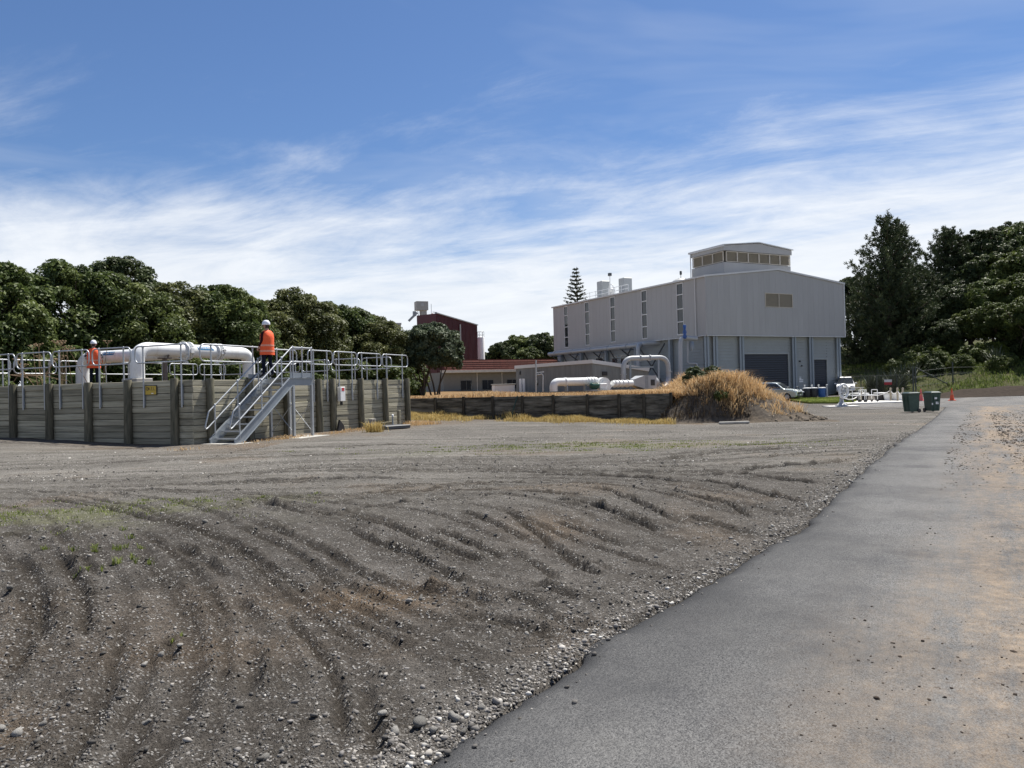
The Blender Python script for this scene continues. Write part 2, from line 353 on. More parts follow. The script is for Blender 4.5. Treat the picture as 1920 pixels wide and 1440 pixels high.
# finer tracks between the drawn ones, swept along by the same turning wheels
_rr = np.random.default_rng(5)
_fp, _ft = [], []
for p, w, d, b in RUTS:
    t = np.gradient(p, axis=0); t /= np.linalg.norm(t, axis=1)[:, None]+1e-9
    t = np.where(((t[:, 0]-.6*t[:, 1]) < 0)[:, None], -t, t); _fp.append(p); _ft.append(t)
_fp, _ft = np.concatenate(_fp), np.concatenate(_ft)
def flow(q):
    d2 = ((_fp-q)**2).sum(1); sc = .45+.05*q[1]; w = np.exp(-d2/(2*sc*sc))+1e-9; v = (w[:, None]*_ft).sum(0); return v/(np.linalg.norm(v)+1e-9)
for k in range(230):
    y = 3.0*(22/3.0)**_rr.random(); x = _rr.uniform(-.7*y, float(edge_x(y))-.3); q = np.array([x, y]); pts = [q]; L_ = _rr.uniform(1.8, 5.5)*(.5+.09*y); st_ = .12+.02*y; d0 = 1 if _rr.random() < .5 else -1
    for i in range(int(L_/st_)):
        q = q+d0*flow(q)*st_
        if q[0] > edge_x(q[1])-.15: break
        pts.append(q)
    if len(pts) < 5: continue
    big = _rr.random() < .35; wd = _rr.uniform(.03, .055)*(1+.06*y); RUTS.append((np.array(pts), wd, _rr.uniform(.022, .045) if big else _rr.uniform(.006, .018), _rr.uniform(.012, .035) if big else _rr.uniform(.004, .012)))
def rut_fields(x, y):
    """height change, wetness (groove) and loose (berm) at plan points"""
    gro = np.zeros_like(x); ber = np.zeros_like(x); wet = np.zeros_like(x); loose = np.zeros_like(x)
    jit = fbm(x, y, 3.0, 3)
    for p, w, d, b in RUTS:
        lo, hi = p.min(0)-4*w-.1, p.max(0)+4*w+.1
        idx = np.nonzero((x > lo[0]) & (x < hi[0]) & (y > lo[1]) & (y < hi[1]))[0]
        if len(idx) == 0: continue
        X, Y_ = x[idx], y[idx]; best = np.full(len(idx), 9.); side = np.zeros(len(idx)); tt = np.zeros(len(idx)); n = len(p)-1
        for i in range(n):
            a, c = p[i], p[i+1]; dxy = c-a; L2 = (dxy**2).sum()+1e-9
            t = np.clip(((X-a[0])*dxy[0]+(Y_-a[1])*dxy[1])/L2, 0, 1)
            ex, ey = X-a[0]-t*dxy[0], Y_-a[1]-t*dxy[1]; dist = np.hypot(ex, ey); m = dist < best
            best[m] = dist[m]; side[m] = np.sign(dxy[0]*ey-dxy[1]*ex)[m]; tt[m] = ((i+t)/n)[m]
        fade = np.clip(tt*5, 0, 1)*np.clip((1-tt)*5, 0, 1)*(.85+.45*jit[idx])
        w = w*.62; q = (best+.02*jit[idx])/w
        g = np.exp(-q**2)*fade; bm_ = np.exp(-((q-2.0)/.8)**2)*fade*np.where(side > 0, 1, .55)
        gro[idx] = np.maximum(gro[idx], 1.15*d*g); ber[idx] = np.maximum(ber[idx], b*bm_*(.7+1.8*np.clip(fbm(X, Y_, 9, 2)+.2, 0, 1))); wet[idx] = np.maximum(wet[idx], np.exp(-(q/1.7)**2)*np.clip(fade*1.3, 0, 1)*min(1, .4+d*14)); loose[idx] = np.maximum(loose[idx], bm_)
    return ber*np.clip(1-gro*25, 0, 1)-gro, wet, loose
def on_road(x, y): return sst(-.06, .02, x-edge_x(y))
def ground_z(x, y):
    x, y = np.atleast_1d(np.asarray(x, float)), np.atleast_1d(np.asarray(y, float))
    rd = on_road(x, y); near = sst(30, 12, y)
    h, wet, loose = rut_fields(x, y)
    rough = near*(fbm(x, y, .9, 2)*.035+fbm(x, y, 6, 3)*.014+np.maximum(fbm(x, y, 15, 2)+.05, 0)*.028)+(1-near)*fbm(x, y, .5, 3)*.05
    z = base_z(x, y)+(1-rd)*(h+rough)-rd*.06+(1-rd)*.012*np.exp(-((edge_x(y)-x)/.25)**2)
    return z, wet*(1-rd), loose*(1-rd)
def gz1(x, y): return float(base_z(x, y))

# ------------------------------------------------------------------ ground sheet
def spread(segs):
    out = [segs[0][0]]
    for a, b, st in segs:
        n = max(1, int(round((b-a)/st))); out += list(a+(b-a)*np.arange(1, n+1)/n)
    return np.array(out)
gx = spread([(-900, -200, 100), (-200, -60, 20), (-60, -20, 1.5), (-20, -8, .12), (-8, 6, .034), (6, 16, .10), (16, 60, 1.2), (60, 200, 20), (200, 900, 100)])
gy = spread([(-60, -5, 8), (-5, 2.2, .4), (2.2, 7, .027), (7, 14, .038), (14, 24, .09), (24, 48, .25), (48, 90, 2), (90, 300, 25), (300, 2400, 150)])
GX, GY = np.meshgrid(gx, gy); fx_, fy_ = GX.ravel(), GY.ravel()
gzv, gwet, gloose = ground_z(fx_, fy_)
gzv = np.where((fy_ > 44) & (fx_ < 14), gzv-.3, gzv)
nx_, ny_ = len(gx), len(gy); ii = np.arange(nx_*ny_).reshape(ny_, nx_)
gfaces = np.stack([ii[:-1, :-1], ii[:-1, 1:], ii[1:, 1:], ii[1:, :-1]], -1).reshape(-1, 4)
def blob(x, y, cx, cy, rx, ry, rot=0):
    c, s = math.cos(rot), math.sin(rot); X, Y_ = (x-cx)*c+(y-cy)*s, -(x-cx)*s+(y-cy)*c
    return np.exp(-((X/rx)**2+(Y_/ry)**2))
nzb = fbm(fx_, fy_, .45, 4)
brown = np.clip(blob(fx_, fy_, -1.05, 5.45, .55, .35)*1.2+blob(fx_, fy_, -2.6, 3.35, .4, .25)*.8+blob(fx_, fy_, .35, 8.0, .4, .6)*.6+blob(fx_, fy_, -1.9, 4.5, .7, .3)*.6+np.clip(nzb*1.3-.3, 0, .4), 0, 1)
# bare orange-brown soil along the foot of the timber walls
dl = np.abs((fx_+9.75)*(-.3903)+(fy_-23.44)*(-.9207)); brown = np.maximum(brown, np.exp(-(dl/1.6)**2)*(fx_ < -7)*(.75+nzb))
dr = np.abs((fx_+9.75)*.9207+(fy_-23.44)*(-.3903)); brown = np.maximum(brown, np.exp(-((dr-.8)/1.3)**2)*(fy_ > 22)*(.7+nzb)*(fx_ < 2))
dq = (fx_+5.73)*(-.411)+(fy_-42)*(-.9117); brown = np.maximum(brown, np.where((dq > -.3), np.exp(-((dq-.5)/1.5)**2), 0)*(fx_ > -8)*(fx_ < 8.5)*(fy_ > 30)*(.85+nzb))
pale = np.clip(sst(9, 16, fy_)*sst(70, 30, fy_)*(.62+.8*nzb)+sst(2, -1.5, fx_+.2*fy_-3)*sst(7.5, 10, fy_)*.25, 0, 1)
green = np.clip((blob(fx_, fy_, -6.3, 9.0, 2.6, .9)+blob(fx_, fy_, -4.5, 10.3, 1.6, .7)+blob(fx_, fy_, 2.2, 19.5, 4.2, 1.0, .2)*1.0)*(.55+2.2*fbm(fx_, fy_, 1.7, 3)), 0, 1)
ground_me = np_mesh('ground', np.stack([fx_, fy_, gzv], 1), gfaces, True, dict(wet=gwet, loose=gloose, brown=brown, pale=pale, green=green))
def ground_material():
    m, N, L, B = new_mat('gravelly_yard_soil'); tc = N.new('ShaderNodeTexCoord')
    def attr(n): a = N.new('ShaderNodeAttribute'); a.attribute_name = n; return a.outputs['Fac']
    def noise(sc, det=5, ro=.6): n = N.new('ShaderNodeTexNoise'); n.inputs['Scale'].default_value = sc; n.inputs['Detail'].default_value = det; n.inputs['Roughness'].default_value = ro; L.new(tc.outputs['Object'], n.inputs['Vector']); return n.outputs['Fac']
    def vor(sc): n = N.new('ShaderNodeTexVoronoi'); n.inputs['Scale'].default_value = sc; L.new(tc.outputs['Object'], n.inputs['Vector']); return n
    def mixc(f, a, b, bt='MIX'):
        x = N.new('ShaderNodeMix'); x.data_type = 'RGBA'; x.blend_type = bt
        for s, k in ((f, 'Factor'), (a, 'A'), (b, 'B')):
            if isinstance(s, (int, float)): x.inputs[k].default_value = s
            elif isinstance(s, tuple): x.inputs[k].default_value = (*s, 1)
            else: L.new(s, x.inputs[k])
        return x.outputs['Result']
    def mr(v, a, b, c=0., d=1.): n = N.new('ShaderNodeMapRange'); n.inputs[1].default_value = a; n.inputs[2].default_value = b; n.inputs[3].default_value = c; n.inputs[4].default_value = d; L.new(v, n.inputs[0]); return n.outputs[0]
    base = mixc(mr(noise(1.3), .35, .65), (.058, .053, .047), (.092, .085, .077))
    sm_ = N.new('ShaderNodeMapping'); sm_.inputs['Rotation'].default_value = (0, 0, R(-12)); sm_.inputs['Scale'].default_value = (.16, 1.3, 1); L.new(tc.outputs['Object'], sm_.inputs[0])
    sn = N.new('ShaderNodeTexNoise'); sn.inputs['Scale'].default_value = 1.0; sn.inputs['Detail'].default_value = 7; sn.inputs['Roughness'].default_value = .7; L.new(sm_.outputs[0], sn.inputs['Vector'])
    base = mixc(attr('pale'), base, mixc(mr(sn.outputs['Fac'], .38, .62), (.098, .092, .082), (.185, .175, .158)))
    base = mixc(attr('brown'), base, (.122, .092, .065))
    gm = N.new('ShaderNodeMath'); gm.operation = 'MULTIPLY'; L.new(attr('green'), gm.inputs[0]); gm.inputs[1].default_value = .55
    base = mixc(gm.outputs[0], base, (.115, .12, .06))
    wm = N.new('ShaderNodeMath'); wm.operation = 'MULTIPLY'; L.new(attr('wet'), wm.inputs[0]); wm.inputs[1].default_value = .9
    base = mixc(wm.outputs[0], base, (.028, .024, .020))
    v1, v2 = vor(42), vor(110)
    st1 = mixc(mr(v1.outputs['Color'], .0, 1.), (.06, .058, .055), (.42, .41, .39))
    has1 = N.new('ShaderNodeMath'); has1.operation = 'MULTIPLY'; L.new(mr(v1.outputs['Distance'], .42, .30), has1.inputs[0]); L.new(mr(noise(9, 3), .46, .62), has1.inputs[1])
    col = mixc(has1.outputs[0], base, st1)
    st2 = mixc(mr(v2.outputs['Color'], 0., 1.), (.45, .45, .45), (1.75, 1.75, 1.75))
    col = mixc(.8, col, st2, 'MULTIPLY')
    col = mixc(.5, col, mixc(mr(noise(30, 4, .7), .3, .7), (.55, .55, .55), (1.45, 1.45, 1.45)), 'MULTIPLY')
    L.new(col, B.inputs['Base Color']); B.inputs['Roughness'].default_value = .95; B.inputs['Specular IOR Level'].default_value = .06
    h1 = N.new('ShaderNodeMath'); h1.operation = 'MULTIPLY'; L.new(mr(v1.outputs['Distance'], .5, 0.), h1.inputs[0]); L.new(has1.outputs[0], h1.inputs[1])
    h2 = N.new('ShaderNodeMath'); h2.operation = 'MULTIPLY_ADD'; L.new(mr(v2.outputs['Distance'], .5, 0.), h2.inputs[0]); h2.inputs[1].default_value = .45; L.new(h1.outputs[0], h2.inputs[2])
    h3 = N.new('ShaderNodeMath'); h3.operation = 'MULTIPLY_ADD'; L.new(noise(24, 5, .7), h3.inputs[0]); h3.inputs[1].default_value = 1.2; L.new(h2.outputs[0], h3.inputs[2])
    bp = N.new('ShaderNodeBump'); bp.inputs['Distance'].default_value = .018; bp.inputs['Strength'].default_value = 1.; L.new(h3.outputs[0], bp.inputs['Height']); L.new(bp.outputs[0], B.inputs['Normal'])
    return m
MAT['ground'] = ground_material()
ground = tag(link_mesh('ground', ground_me, MAT['ground']), kind='structure')

# ------------------------------------------------------------------ asphalt road and yard
def road_material():
    m, N, L, B = new_mat('asphalt_with_dirt'); tc = N.new('ShaderNodeTexCoord')
    def attr(n): a = N.new('ShaderNodeAttribute'); a.attribute_name = n; return a.outputs['Fac']
    mp = N.new('ShaderNodeMapping'); mp.inputs['Rotation'].default_value = (0, 0, R(31)); L.new(tc.outputs['Object'], mp.inputs[0])
    st = N.new('ShaderNodeMapping'); st.inputs['Scale'].default_value = (1, .13, 1); L.new(mp.outputs[0], st.inputs[0])
    def noise(sc, det=5, ro=.6, v=None): n = N.new('ShaderNodeTexNoise'); n.inputs['Scale'].default_value = sc; n.inputs['Detail'].default_value = det; n.inputs['Roughness'].default_value = ro; L.new(v or tc.outputs['Object'], n.inputs['Vector']); return n.outputs['Fac']
    def mr(v, a, b, c=0., d=1.): n = N.new('ShaderNodeMapRange'); n.inputs[1].default_value = a; n.inputs[2].default_value = b; n.inputs[3].default_value = c; n.inputs[4].default_value = d; L.new(v, n.inputs[0]); return n.outputs[0]
    def mixc(f, a, b, bt='MIX'):
        x = N.new('ShaderNodeMix'); x.data_type = 'RGBA'; x.blend_type = bt
        for s, k in ((f, 'Factor'), (a, 'A'), (b, 'B')):
            if isinstance(s, (int, float)): x.inputs[k].default_value = s
            elif isinstance(s, tuple): x.inputs[k].default_value = (*s, 1)
            else: L.new(s, x.inputs[k])
        return x.outputs['Result']
    def mth(op, a, b):
        n = N.new('ShaderNodeMath'); n.operation = op; n.use_clamp = True
        for i, s in enumerate((a, b)):
            if isinstance(s, (int, float)): n.inputs[i].default_value = s
            else: L.new(s, n.inputs[i])
        return n.outputs[0]
    vo = N.new('ShaderNodeTexVoronoi'); vo.inputs['Scale'].default_value = 150; L.new(tc.outputs['Object'], vo.inputs['Vector'])
    chips = mixc(mr(vo.outputs['Color'], .15, .9), (.050, .051, .053), (.205, .203, .198))
    dark = mth('MULTIPLY', mr(noise(.75, 5, .65), .46, .62), .9)
    base = mixc(dark, chips, mixc(.6, chips, (.045, .046, .05)))
    base = mixc(mr(noise(.9, 6, .7), .45, .75, 0, .5), base, (.145, .142, .135))
    lane = noise(.55, 5, .6, st.outputs[0]); base = mixc(mr(lane, .5, .72, 0, .5), base, (.068, .069, .071)); base = mixc(mr(lane, .48, .28, 0, .5), base, (.195, .19, .18))
    base = mixc(attr('edge'), base, (.035, .036, .038))
    d = attr('dirt')
    streak = noise(1.7, 7, .75, st.outputs[0]); fine = noise(7, 6, .8)
    patch = noise(1.1, 6, .7); mixn = mth('ADD', mth('MULTIPLY', streak, .62), mth('ADD', mth('MULTIPLY', fine, .2), mth('MULTIPLY', patch, .18)))
    dm = mth('MULTIPLY', mth('MULTIPLY', d, mr(mixn, .43, .58)), mr(vo.outputs['Color'], .0, 1., .95, .5))
    dust = mixc(mr(fine, .35, .65), (.15, .112, .076), (.31, .24, .17))
    col = mixc(dm, base, dust)
    clod = mth('MULTIPLY', mr(noise(26, 3, .6), .63, .70), mr(mth('ADD', d, mth('MULTIPLY', noise(3, 4), .8)), .8, 1.15))
    col = mixc(clod, col, (.06, .042, .03))
    L.new(col, B.inputs['Base Color']); B.inputs['Roughness'].default_value = .85; B.inputs['Specular IOR Level'].default_value = .12
    bp = N.new('ShaderNodeBump'); bp.inputs['Distance'].default_value = .006; hh = mth('ADD', mr(vo.outputs['Distance'], .6, 0., 0, .6), mth('MULTIPLY', fine, .4)); L.new(hh, bp.inputs['Height']); L.new(bp.outputs[0], B.inputs['Normal'])
    return m
MAT['road'] = road_material()
ry = spread([(-2.4, 2, .4), (2, 12, .05), (12, 26, .2), (26, 46, .5)])
rd_ = np.concatenate([[0, .012, .05, .12, .25], np.linspace(.5, 7.0, 27)])
RX, RY = [], []; V_ = []; dirt = []; edg = []
for y in ry:
    e = float(edge_x(y))+.07*float(fbm(np.array([y]), np.array([3.]), 1.3, 5, .7)[0])+.035*float(fbm(np.array([y]), np.array([8.]), 8, 2)[0])
    for k, d in enumerate(rd_):
        x = e+d*1.17; z = float(base_z(x, y))+(-.05 if k == 0 else -.006 if k == 1 else .006+.012*min(d/.3, 1))
        V_.append((x, y, z)); dirt.append(float(sst(.8, 2.2, d))*(1.12-.25*float(sst(12, 3, y)))+.25*float(np.exp(-((d-2.2)/.35)**2))-.5*float(np.exp(-((d-3.3)/.28)**2))*float(sst(8, 14, y))+.18*float(sst(2.0, 5, y)*sst(9, 4, y))*float(sst(.6, 1.5, d)))
        edg.append(min(1, .8*math.exp(-(d/.09)**2)+.3*math.exp(-(d/.4)**2)+.38*math.exp(-(d/1.1)**2)*float(sst(9, 5, y))*max(0., .6+1.5*float(fbm(np.array([x]), np.array([y]), .9, 3)[0]))))
n_, k_ = len(ry), len(rd_); ii = np.arange(n_*k_).reshape(n_, k_)
rf = np.stack([ii[:-1, :-1], ii[:-1, 1:], ii[1:, 1:], ii[1:, :-1]], -1).reshape(-1, 4)
tag(link_mesh('road', np_mesh('road', V_, rf, True, dict(dirt=dirt, edge=edg)), MAT['road']), kind='structure')
# far asphalt yard, laid over the ground where the road ends
yx, yy = np.meshgrid(np.linspace(0, 1, 30), np.linspace(46.02, 70, 24)); yl = np.interp(yy, [46, 47.5, 52, 58, 70], [21, 20, 22.5, 27, 33]); xx = yl+yx*(75-yl)
yz = base_z(xx, yy)+.018; ii = np.arange(xx.size).reshape(xx.shape)
yf = np.stack([ii[:-1, :-1], ii[:-1, 1:], ii[1:, 1:], ii[1:, :-1]], -1).reshape(-1, 4)
tag(link_mesh('asphalt_yard', np_mesh('asphalt_yard', np.stack([xx, yy, yz], -1).reshape(-1, 3), yf, True, dict(dirt=np.full(xx.size, .12), edge=np.zeros(xx.size))), MAT['road']), kind='structure')

# ------------------------------------------------------------------ loose stones and clods
def ico():
    t = (1+5**.5)/2; v = np.array([(-1, t, 0), (1, t, 0), (-1, -t, 0), (1, -t, 0), (0, -1, t), (0, 1, t), (0, -1, -t), (0, 1, -t), (t, 0, -1), (t, 0, 1), (-t, 0, -1), (-t, 0, 1)], float)
    f = np.array([(0, 11, 5), (0, 5, 1), (0, 1, 7), (0, 7, 10), (0, 10, 11), (1, 5, 9), (5, 11, 4), (11, 10, 2), (10, 7, 6), (7, 1, 8), (3, 9, 4), (3, 4, 2), (3, 2, 6), (3, 6, 8), (3, 8, 9), (4, 9, 5), (2, 4, 11), (6, 2, 10), (8, 6, 7), (9, 8, 1)])
    return v/np.linalg.norm(v[0]), f
IV, IF = ico()
OV = np.array([(-1, -1, -.6), (1, -1, -.6), (1, 1, -.6), (-1, 1, -.6), (-.75, -.75, .8), (.75, -.75, .8), (.75, .75, .8), (-.75, .75, .8)])*.72
OF = np.array([(0, 1, 5, 4), (1, 2, 6, 5), (2, 3, 7, 6), (3, 0, 4, 7), (4, 5, 6, 7)])
def rocks(pos, size, proto, rg, flat=(.45, .8)):
    bv, bf = proto; n = len(pos); k = len(bv)
    ang = rg.uniform(0, 6.283, n); sc = np.stack([size*rg.uniform(.8, 1.4, n), size*rg.uniform(.65, 1.0, n), size*rg.uniform(*flat, n)], 1)
    v = bv[None]*(1+.22*rg.standard_normal((n, k, 1)))*sc[:, None, :]
    tl = rg.normal(0, .3, n); c, s = np.cos(tl), np.sin(tl); v = np.stack([v[..., 0], v[..., 1]*c[:, None]-v[..., 2]*s[:, None], v[..., 1]*s[:, None]+v[..., 2]*c[:, None]], -1)
    c, s = np.cos(ang), np.sin(ang); v = np.stack([v[..., 0]*c[:, None]-v[..., 1]*s[:, None], v[..., 0]*s[:, None]+v[..., 1]*c[:, None], v[..., 2]], -1)+pos[:, None, :]
    f = (bf[None]+(np.arange(n)*k)[:, None, None]).reshape(-1, bf.shape[1])
    return v.reshape(-1, 3), f
def stone_material(name, ramp):
    m, N, L, B = new_mat(name); a = N.new('ShaderNodeAttribute'); a.attribute_name = 'rnd'; cr = N.new('ShaderNodeValToRGB')
    for i, (p, c) in enumerate(ramp):
        e = cr.color_ramp.elements[i] if i < 2 else cr.color_ramp.elements.new(p)
        e.position = p; e.color = (*c, 1)
    L.new(a.outputs['Fac'], cr.inputs[0]); tc = N.new('ShaderNodeTexCoord'); nz = N.new('ShaderNodeTexNoise'); nz.inputs['Scale'].default_value = 60; nz.inputs['Detail'].default_value = 4; L.new(tc.outputs['Object'], nz.inputs['Vector'])
    mr = N.new('ShaderNodeMapRange'); mr.inputs[3].default_value = .6; mr.inputs[4].default_value = 1.4; L.new(nz.outputs['Fac'], mr.inputs[0])
    hs = N.new('ShaderNodeHueSaturation'); L.new(cr.outputs[0], hs.inputs['Color']); L.new(mr.outputs[0], hs.inputs['Value']); L.new(hs.outputs[0], B.inputs['Base Color']); B.inputs['Roughness'].default_value = .85; B.inputs['Specular IOR Level'].default_value = .15
    return m
MAT['stones'] = stone_material('river_gravel', [(0, (.05, .047, .043)), (1, (.50, .49, .46)), (.45, (.095, .09, .083)), (.72, (.20, .19, .18)), (.88, (.32, .30, .27))])
MAT['clods'] = stone_material('dry_soil_clods', [(0, (.022, .017, .014)), (1, (.085, .066, .05)), (.6, (.045, .034, .026))])
def scatter(n, ylo, yhi, pw, rg):
    y = ylo*(yhi/ylo)**rg.random(n)**pw; xr = edge_x(y)-.02; xl = np.maximum(-.74*y-.6, -20)
    return xl+(xr-xl)*rg.random(n), y
rg = np.random.default_rng(3)
X, Y_ = scatter(78000, 2.7, 17, 1.0, rg)
# clumps: keep more where stones gather, along berms and beside the asphalt
_, gw, gl = ground_z(X, Y_); eo = edge_x(Y_)-X
keep = rg.random(len(X)) < np.clip(.22+1.5*np.clip(fbm(X, Y_, .9, 3)+.1, 0, 1)+.7*gl+1.0*np.exp(-(eo/.38)**2)-.5*gw, .04, 1)
X, Y_, gl, eo = X[keep], Y_[keep], gl[keep], eo[keep]
e2 = rg.uniform(2.6, 24, 9000); e2y = 2.6*(24/2.6)**rg.random(9000); e2x = edge_x(e2y)+.03-np.abs(rg.normal(0, .22, 9000))+np.where(rg.random(9000) < .05, rg.uniform(0, .35, 9000), 0); X, Y_ = np.r_[X, e2x], np.r_[Y_, e2y]; gl = np.r_[gl, np.zeros(9000)]; eo = np.r_[eo, edge_x(e2y)-e2x]
size = np.clip(.0034*np.exp(rg.normal(.25, .5, len(X))), .0022, .017)*(1+.25*sst(6, 14, Y_))*(1+.2*np.exp(-(eo/.4)**2))
Z, _, _ = ground_z(X, Y_); Z = np.where(X > edge_x(Y_)-.01, base_z(X, Y_)+.012, Z); pos = np.stack([X, Y_, Z+size*.25], 1)
big = size > .0115
v1, f1 = rocks(pos[big], size[big], (IV, IF), rg); r1 = np.repeat(np.clip(rg.random(big.sum())*.75+.2*np.exp(-(eo[big]/.5)**2)+.1, 0, 1), 12)
tag(link_mesh('gravel', np_mesh('gravel', v1, f1, True, dict(rnd=r1)), MAT['stones']), 'loose river pebbles lying over the churned yard soil', 'gravel', kind='stuff')
sm_ = ~big; v2, f2 = rocks(pos[sm_], size[sm_], (OV, OF), rg); r2 = np.repeat(np.clip(rg.random(sm_.sum())*.8+.15*np.exp(-(eo[sm_]/.5)**2), 0, 1), 8)
tag(link_mesh('fine_gravel', np_mesh('fine_gravel', v2, f2, False, dict(rnd=r2)), MAT['stones']), 'fine grey chippings spread through the yard soil', 'gravel', kind='stuff')
xm, ym = scatter(16000, 14, 34, 1.0, np.random.default_rng(77)); rgm = np.random.default_rng(78); km = (rgm.random(len(xm)) < np.clip(.35+1.3*fbm(xm, ym, .35, 3), .03, 1)) & ~((xm < -4.5-.42*(35-ym)) & (ym > 22)); xm, ym = xm[km], ym[km]
sm2 = np.clip(.009*np.exp(rgm.normal(.2, .45, len(xm))), .005, .03); v3, f3 = rocks(np.stack([xm, ym, ground_z(xm, ym)[0]+sm2*.2], 1), sm2, (OV, OF), rgm)
tag(link_mesh('scattered_stones', np_mesh('scattered_stones', v3, f3, False, dict(rnd=np.repeat(np.clip(rgm.random(len(xm))*.9+.1, 0, 1), 8))), MAT['stones']), 'small pale stones over the middle of the yard', 'gravel', kind='stuff')
# single stones big enough to tell apart
stone_meshes = []
for i in range(5):
    v, f = rocks(np.zeros((1, 3)), np.array([1.]), (IV, IF), np.random.default_rng(40+i), flat=(.5, .7))
    bm = bmesh.new(); me0 = np_mesh('stone', v, f, True); bm.from_mesh(me0); bmesh.ops.subdivide_edges(bm, edges=bm.edges, cuts=1, smooth=.6, use_grid_fill=True); 
    me1 = bpy.data.meshes.new('stone'); bm.to_mesh(me1); bm.free(); me1.polygons.foreach_set('use_smooth', [True]*len(me1.polygons)); me1.materials.append(None); stone_meshes.append(me1)
MAT['stone'] = mat('pale_river_stone', (.27, .26, .24), .85, .3, 30, bump=.004, col2=(.15, .145, .135), mixs=8, rnd=.45)
for me1 in stone_meshes: me1.materials[0] = MAT['stone']
spots = [(-.45, 3.42, .05), (-.30, 3.5, .04), (-.55, 3.36, .042), (-.38, 3.36, .035), (-.18, 3.62, .03), (-.62, 3.5, .03), (-.25, 3.38, .028), (-1.05, 3.15, .03), (-1.0, 3.22, .026), (-2.25, 3.45, .045), (-2.36, 3.5, .04), (-2.3, 3.36, .035), (-2.2, 3.55, .03), (-2.45, 3.42, .03), (-2.05, 4.42, .035), (-1.98, 4.5, .03), (-2.1, 4.32, .03), (-3.75, 5.7, .035), (-3.6, 5.6, .03), (-1.15, 6.0, .03), (-.75, 5.35, .045), (-.68, 5.42, .03), (-3.3, 8.2, .05), (-3.15, 8.15, .04), (-2.0, 9.0, .045), (-.5, 6.2, .03), (.2, 4.9, .03), (.05, 4.7, .026), (.6, 5.6, .03), (1.2, 6.6, .03), (1.6, 7.1, .03), (-1.75, 3.6, .03), (-1.4, 4.2, .026), (-2.7, 3.9, .03), (-3.0, 3.3, .028), (-.9, 4.6, .024), (-.2, 7.6, .03), (.9, 8.4, .03), (-4.2, 6.3, .03), (-4.6, 7.5, .035)]
rs = np.random.default_rng(9)
for i, (x, y, s) in enumerate(spots):
    o = link_mesh('stone', stone_meshes[i % 5], None, ground); zz = float(ground_z(x, y)[0][0]); o.location = (x, y, zz+s*.3)
    o.rotation_euler = (rs.normal(0, .2), rs.normal(0, .2), rs.uniform(0, 6.28)); o.scale = (s*.62*rs.uniform(.9, 1.2),)*3
# mud clods carried on to the asphalt
nC = 15000; Yc = 3*(40/3)**rg.random(nC); dc = np.abs(rg.normal(0, .55, nC))+np.where(rg.random(nC) < .72, 2.3, 1.2)+rg.choice([0, 0, .9, 1.9], nC)
Xc = edge_x(Yc)+dc*1.1; kc = rg.random(nC) < np.clip(.24+1.6*fbm(Xc, Yc, .8, 3)+.4*sst(6, 16, Yc), .06, 1); Xc, Yc = Xc[kc], Yc[kc]
sc_ = np.clip(.0045*np.exp(rg.normal(.1, .5, len(Xc))), .0025, .016)*(1+1.6*sst(5, 22, Yc)); Zc = base_z(Xc, Yc)+.018
v, f = rocks(np.stack([Xc, Yc, Zc+sc_*.2], 1), sc_, (OV, OF), rg, (.3, .7))
tag(link_mesh('mud_clods', np_mesh('mud_clods', v, f, False, dict(rnd=np.repeat(rg.random(len(Xc)), 8))), MAT['clods']), 'dark mud clods dropped along the asphalt by wheels', 'mud', kind='stuff')
# ------------------------------------------------------------------ tall timber retaining wall and its raised bed
C0 = Vector((-9.75, 23.44, 0)); U = Vector((.3903, .9207, 0)); W = Vector((-.9207, .3903, 0)); UP = Vector((0, 0, 1))
TOP = 2.0; LEN_U, LEN_W = 12.5, 11.2
def bed(u, w, z=0.0): return C0+U*u+W*w+UP*z
deck = MB(); deck.prism([bed(.10, .10, -.3), bed(LEN_U-.1, .10, -.3), bed(LEN_U-.1, LEN_W, -.3), bed(.10, LEN_W, -.3)], (0, 0, 2.24))
MAT['deck'] = mat('bark_covered_bed', (.11, .085, .06), .95, .3, 6, bump=.03, col2=(.06, .05, .035), mixs=1.3)
tag(deck.build('platform_ground', MAT['deck']), kind='structure')
wall = empty('timber_retaining_wall', bed(0, 0), 'tall weathered timber retaining wall with thick upright posts holding up the railed bed', 'retaining wall')
def plank_mesh(name, mats):
    mb = MB(); mb.box((0, 0, 0), (1, .05, .189), bev=.012); me = bpy.data.meshes.new(name); me.from_pydata(mb.v, [], mb.f); me.materials.append(mats); return me
pm = [plank_mesh('plank', MAT['plank']) for _ in range(1)]
def put_plank(me, parent, a, b, z, out, jit=.0, name='plank'):
    """plank from plan point a to b at centre height z, pushed out of the wall by out"""
    d = (b-a); o = link_mesh(name, me, None, parent); mid = (a+b)/2
    o.location = Vector((mid.x, mid.y, z))+out-wpos(parent); o.rotation_euler = (random.gauss(0, .006), random.gauss(0, .0035), math.atan2(d.y, d.x)); o.scale = (d.length, 1, 1)
    return o
def round_post(parent, p, z0, z1, r, m, lean=(0, 0), name='post'):
    mb = MB(); n = 14; pts = [Vector((p.x, p.y, z0)), Vector((p.x+lean[0]*.5, p.y+lean[1]*.5, (z0+z1)/2)), Vector((p.x+lean[0], p.y+lean[1], z1-.015)), Vector((p.x+lean[0], p.y+lean[1], z1))]
    mb.tube(pts, [r*1.04, r*1.0, r*.97, r*.9], n); o = mb.build(name, m, parent); return o
out_l = -U*.03; out_r = -W*.03
lposts = [.58, 2.55, 4.32, 6.17, 7.99, 9.9, 11.2]; lj = [-.06]+[(lposts[i]) for i in range(7)]
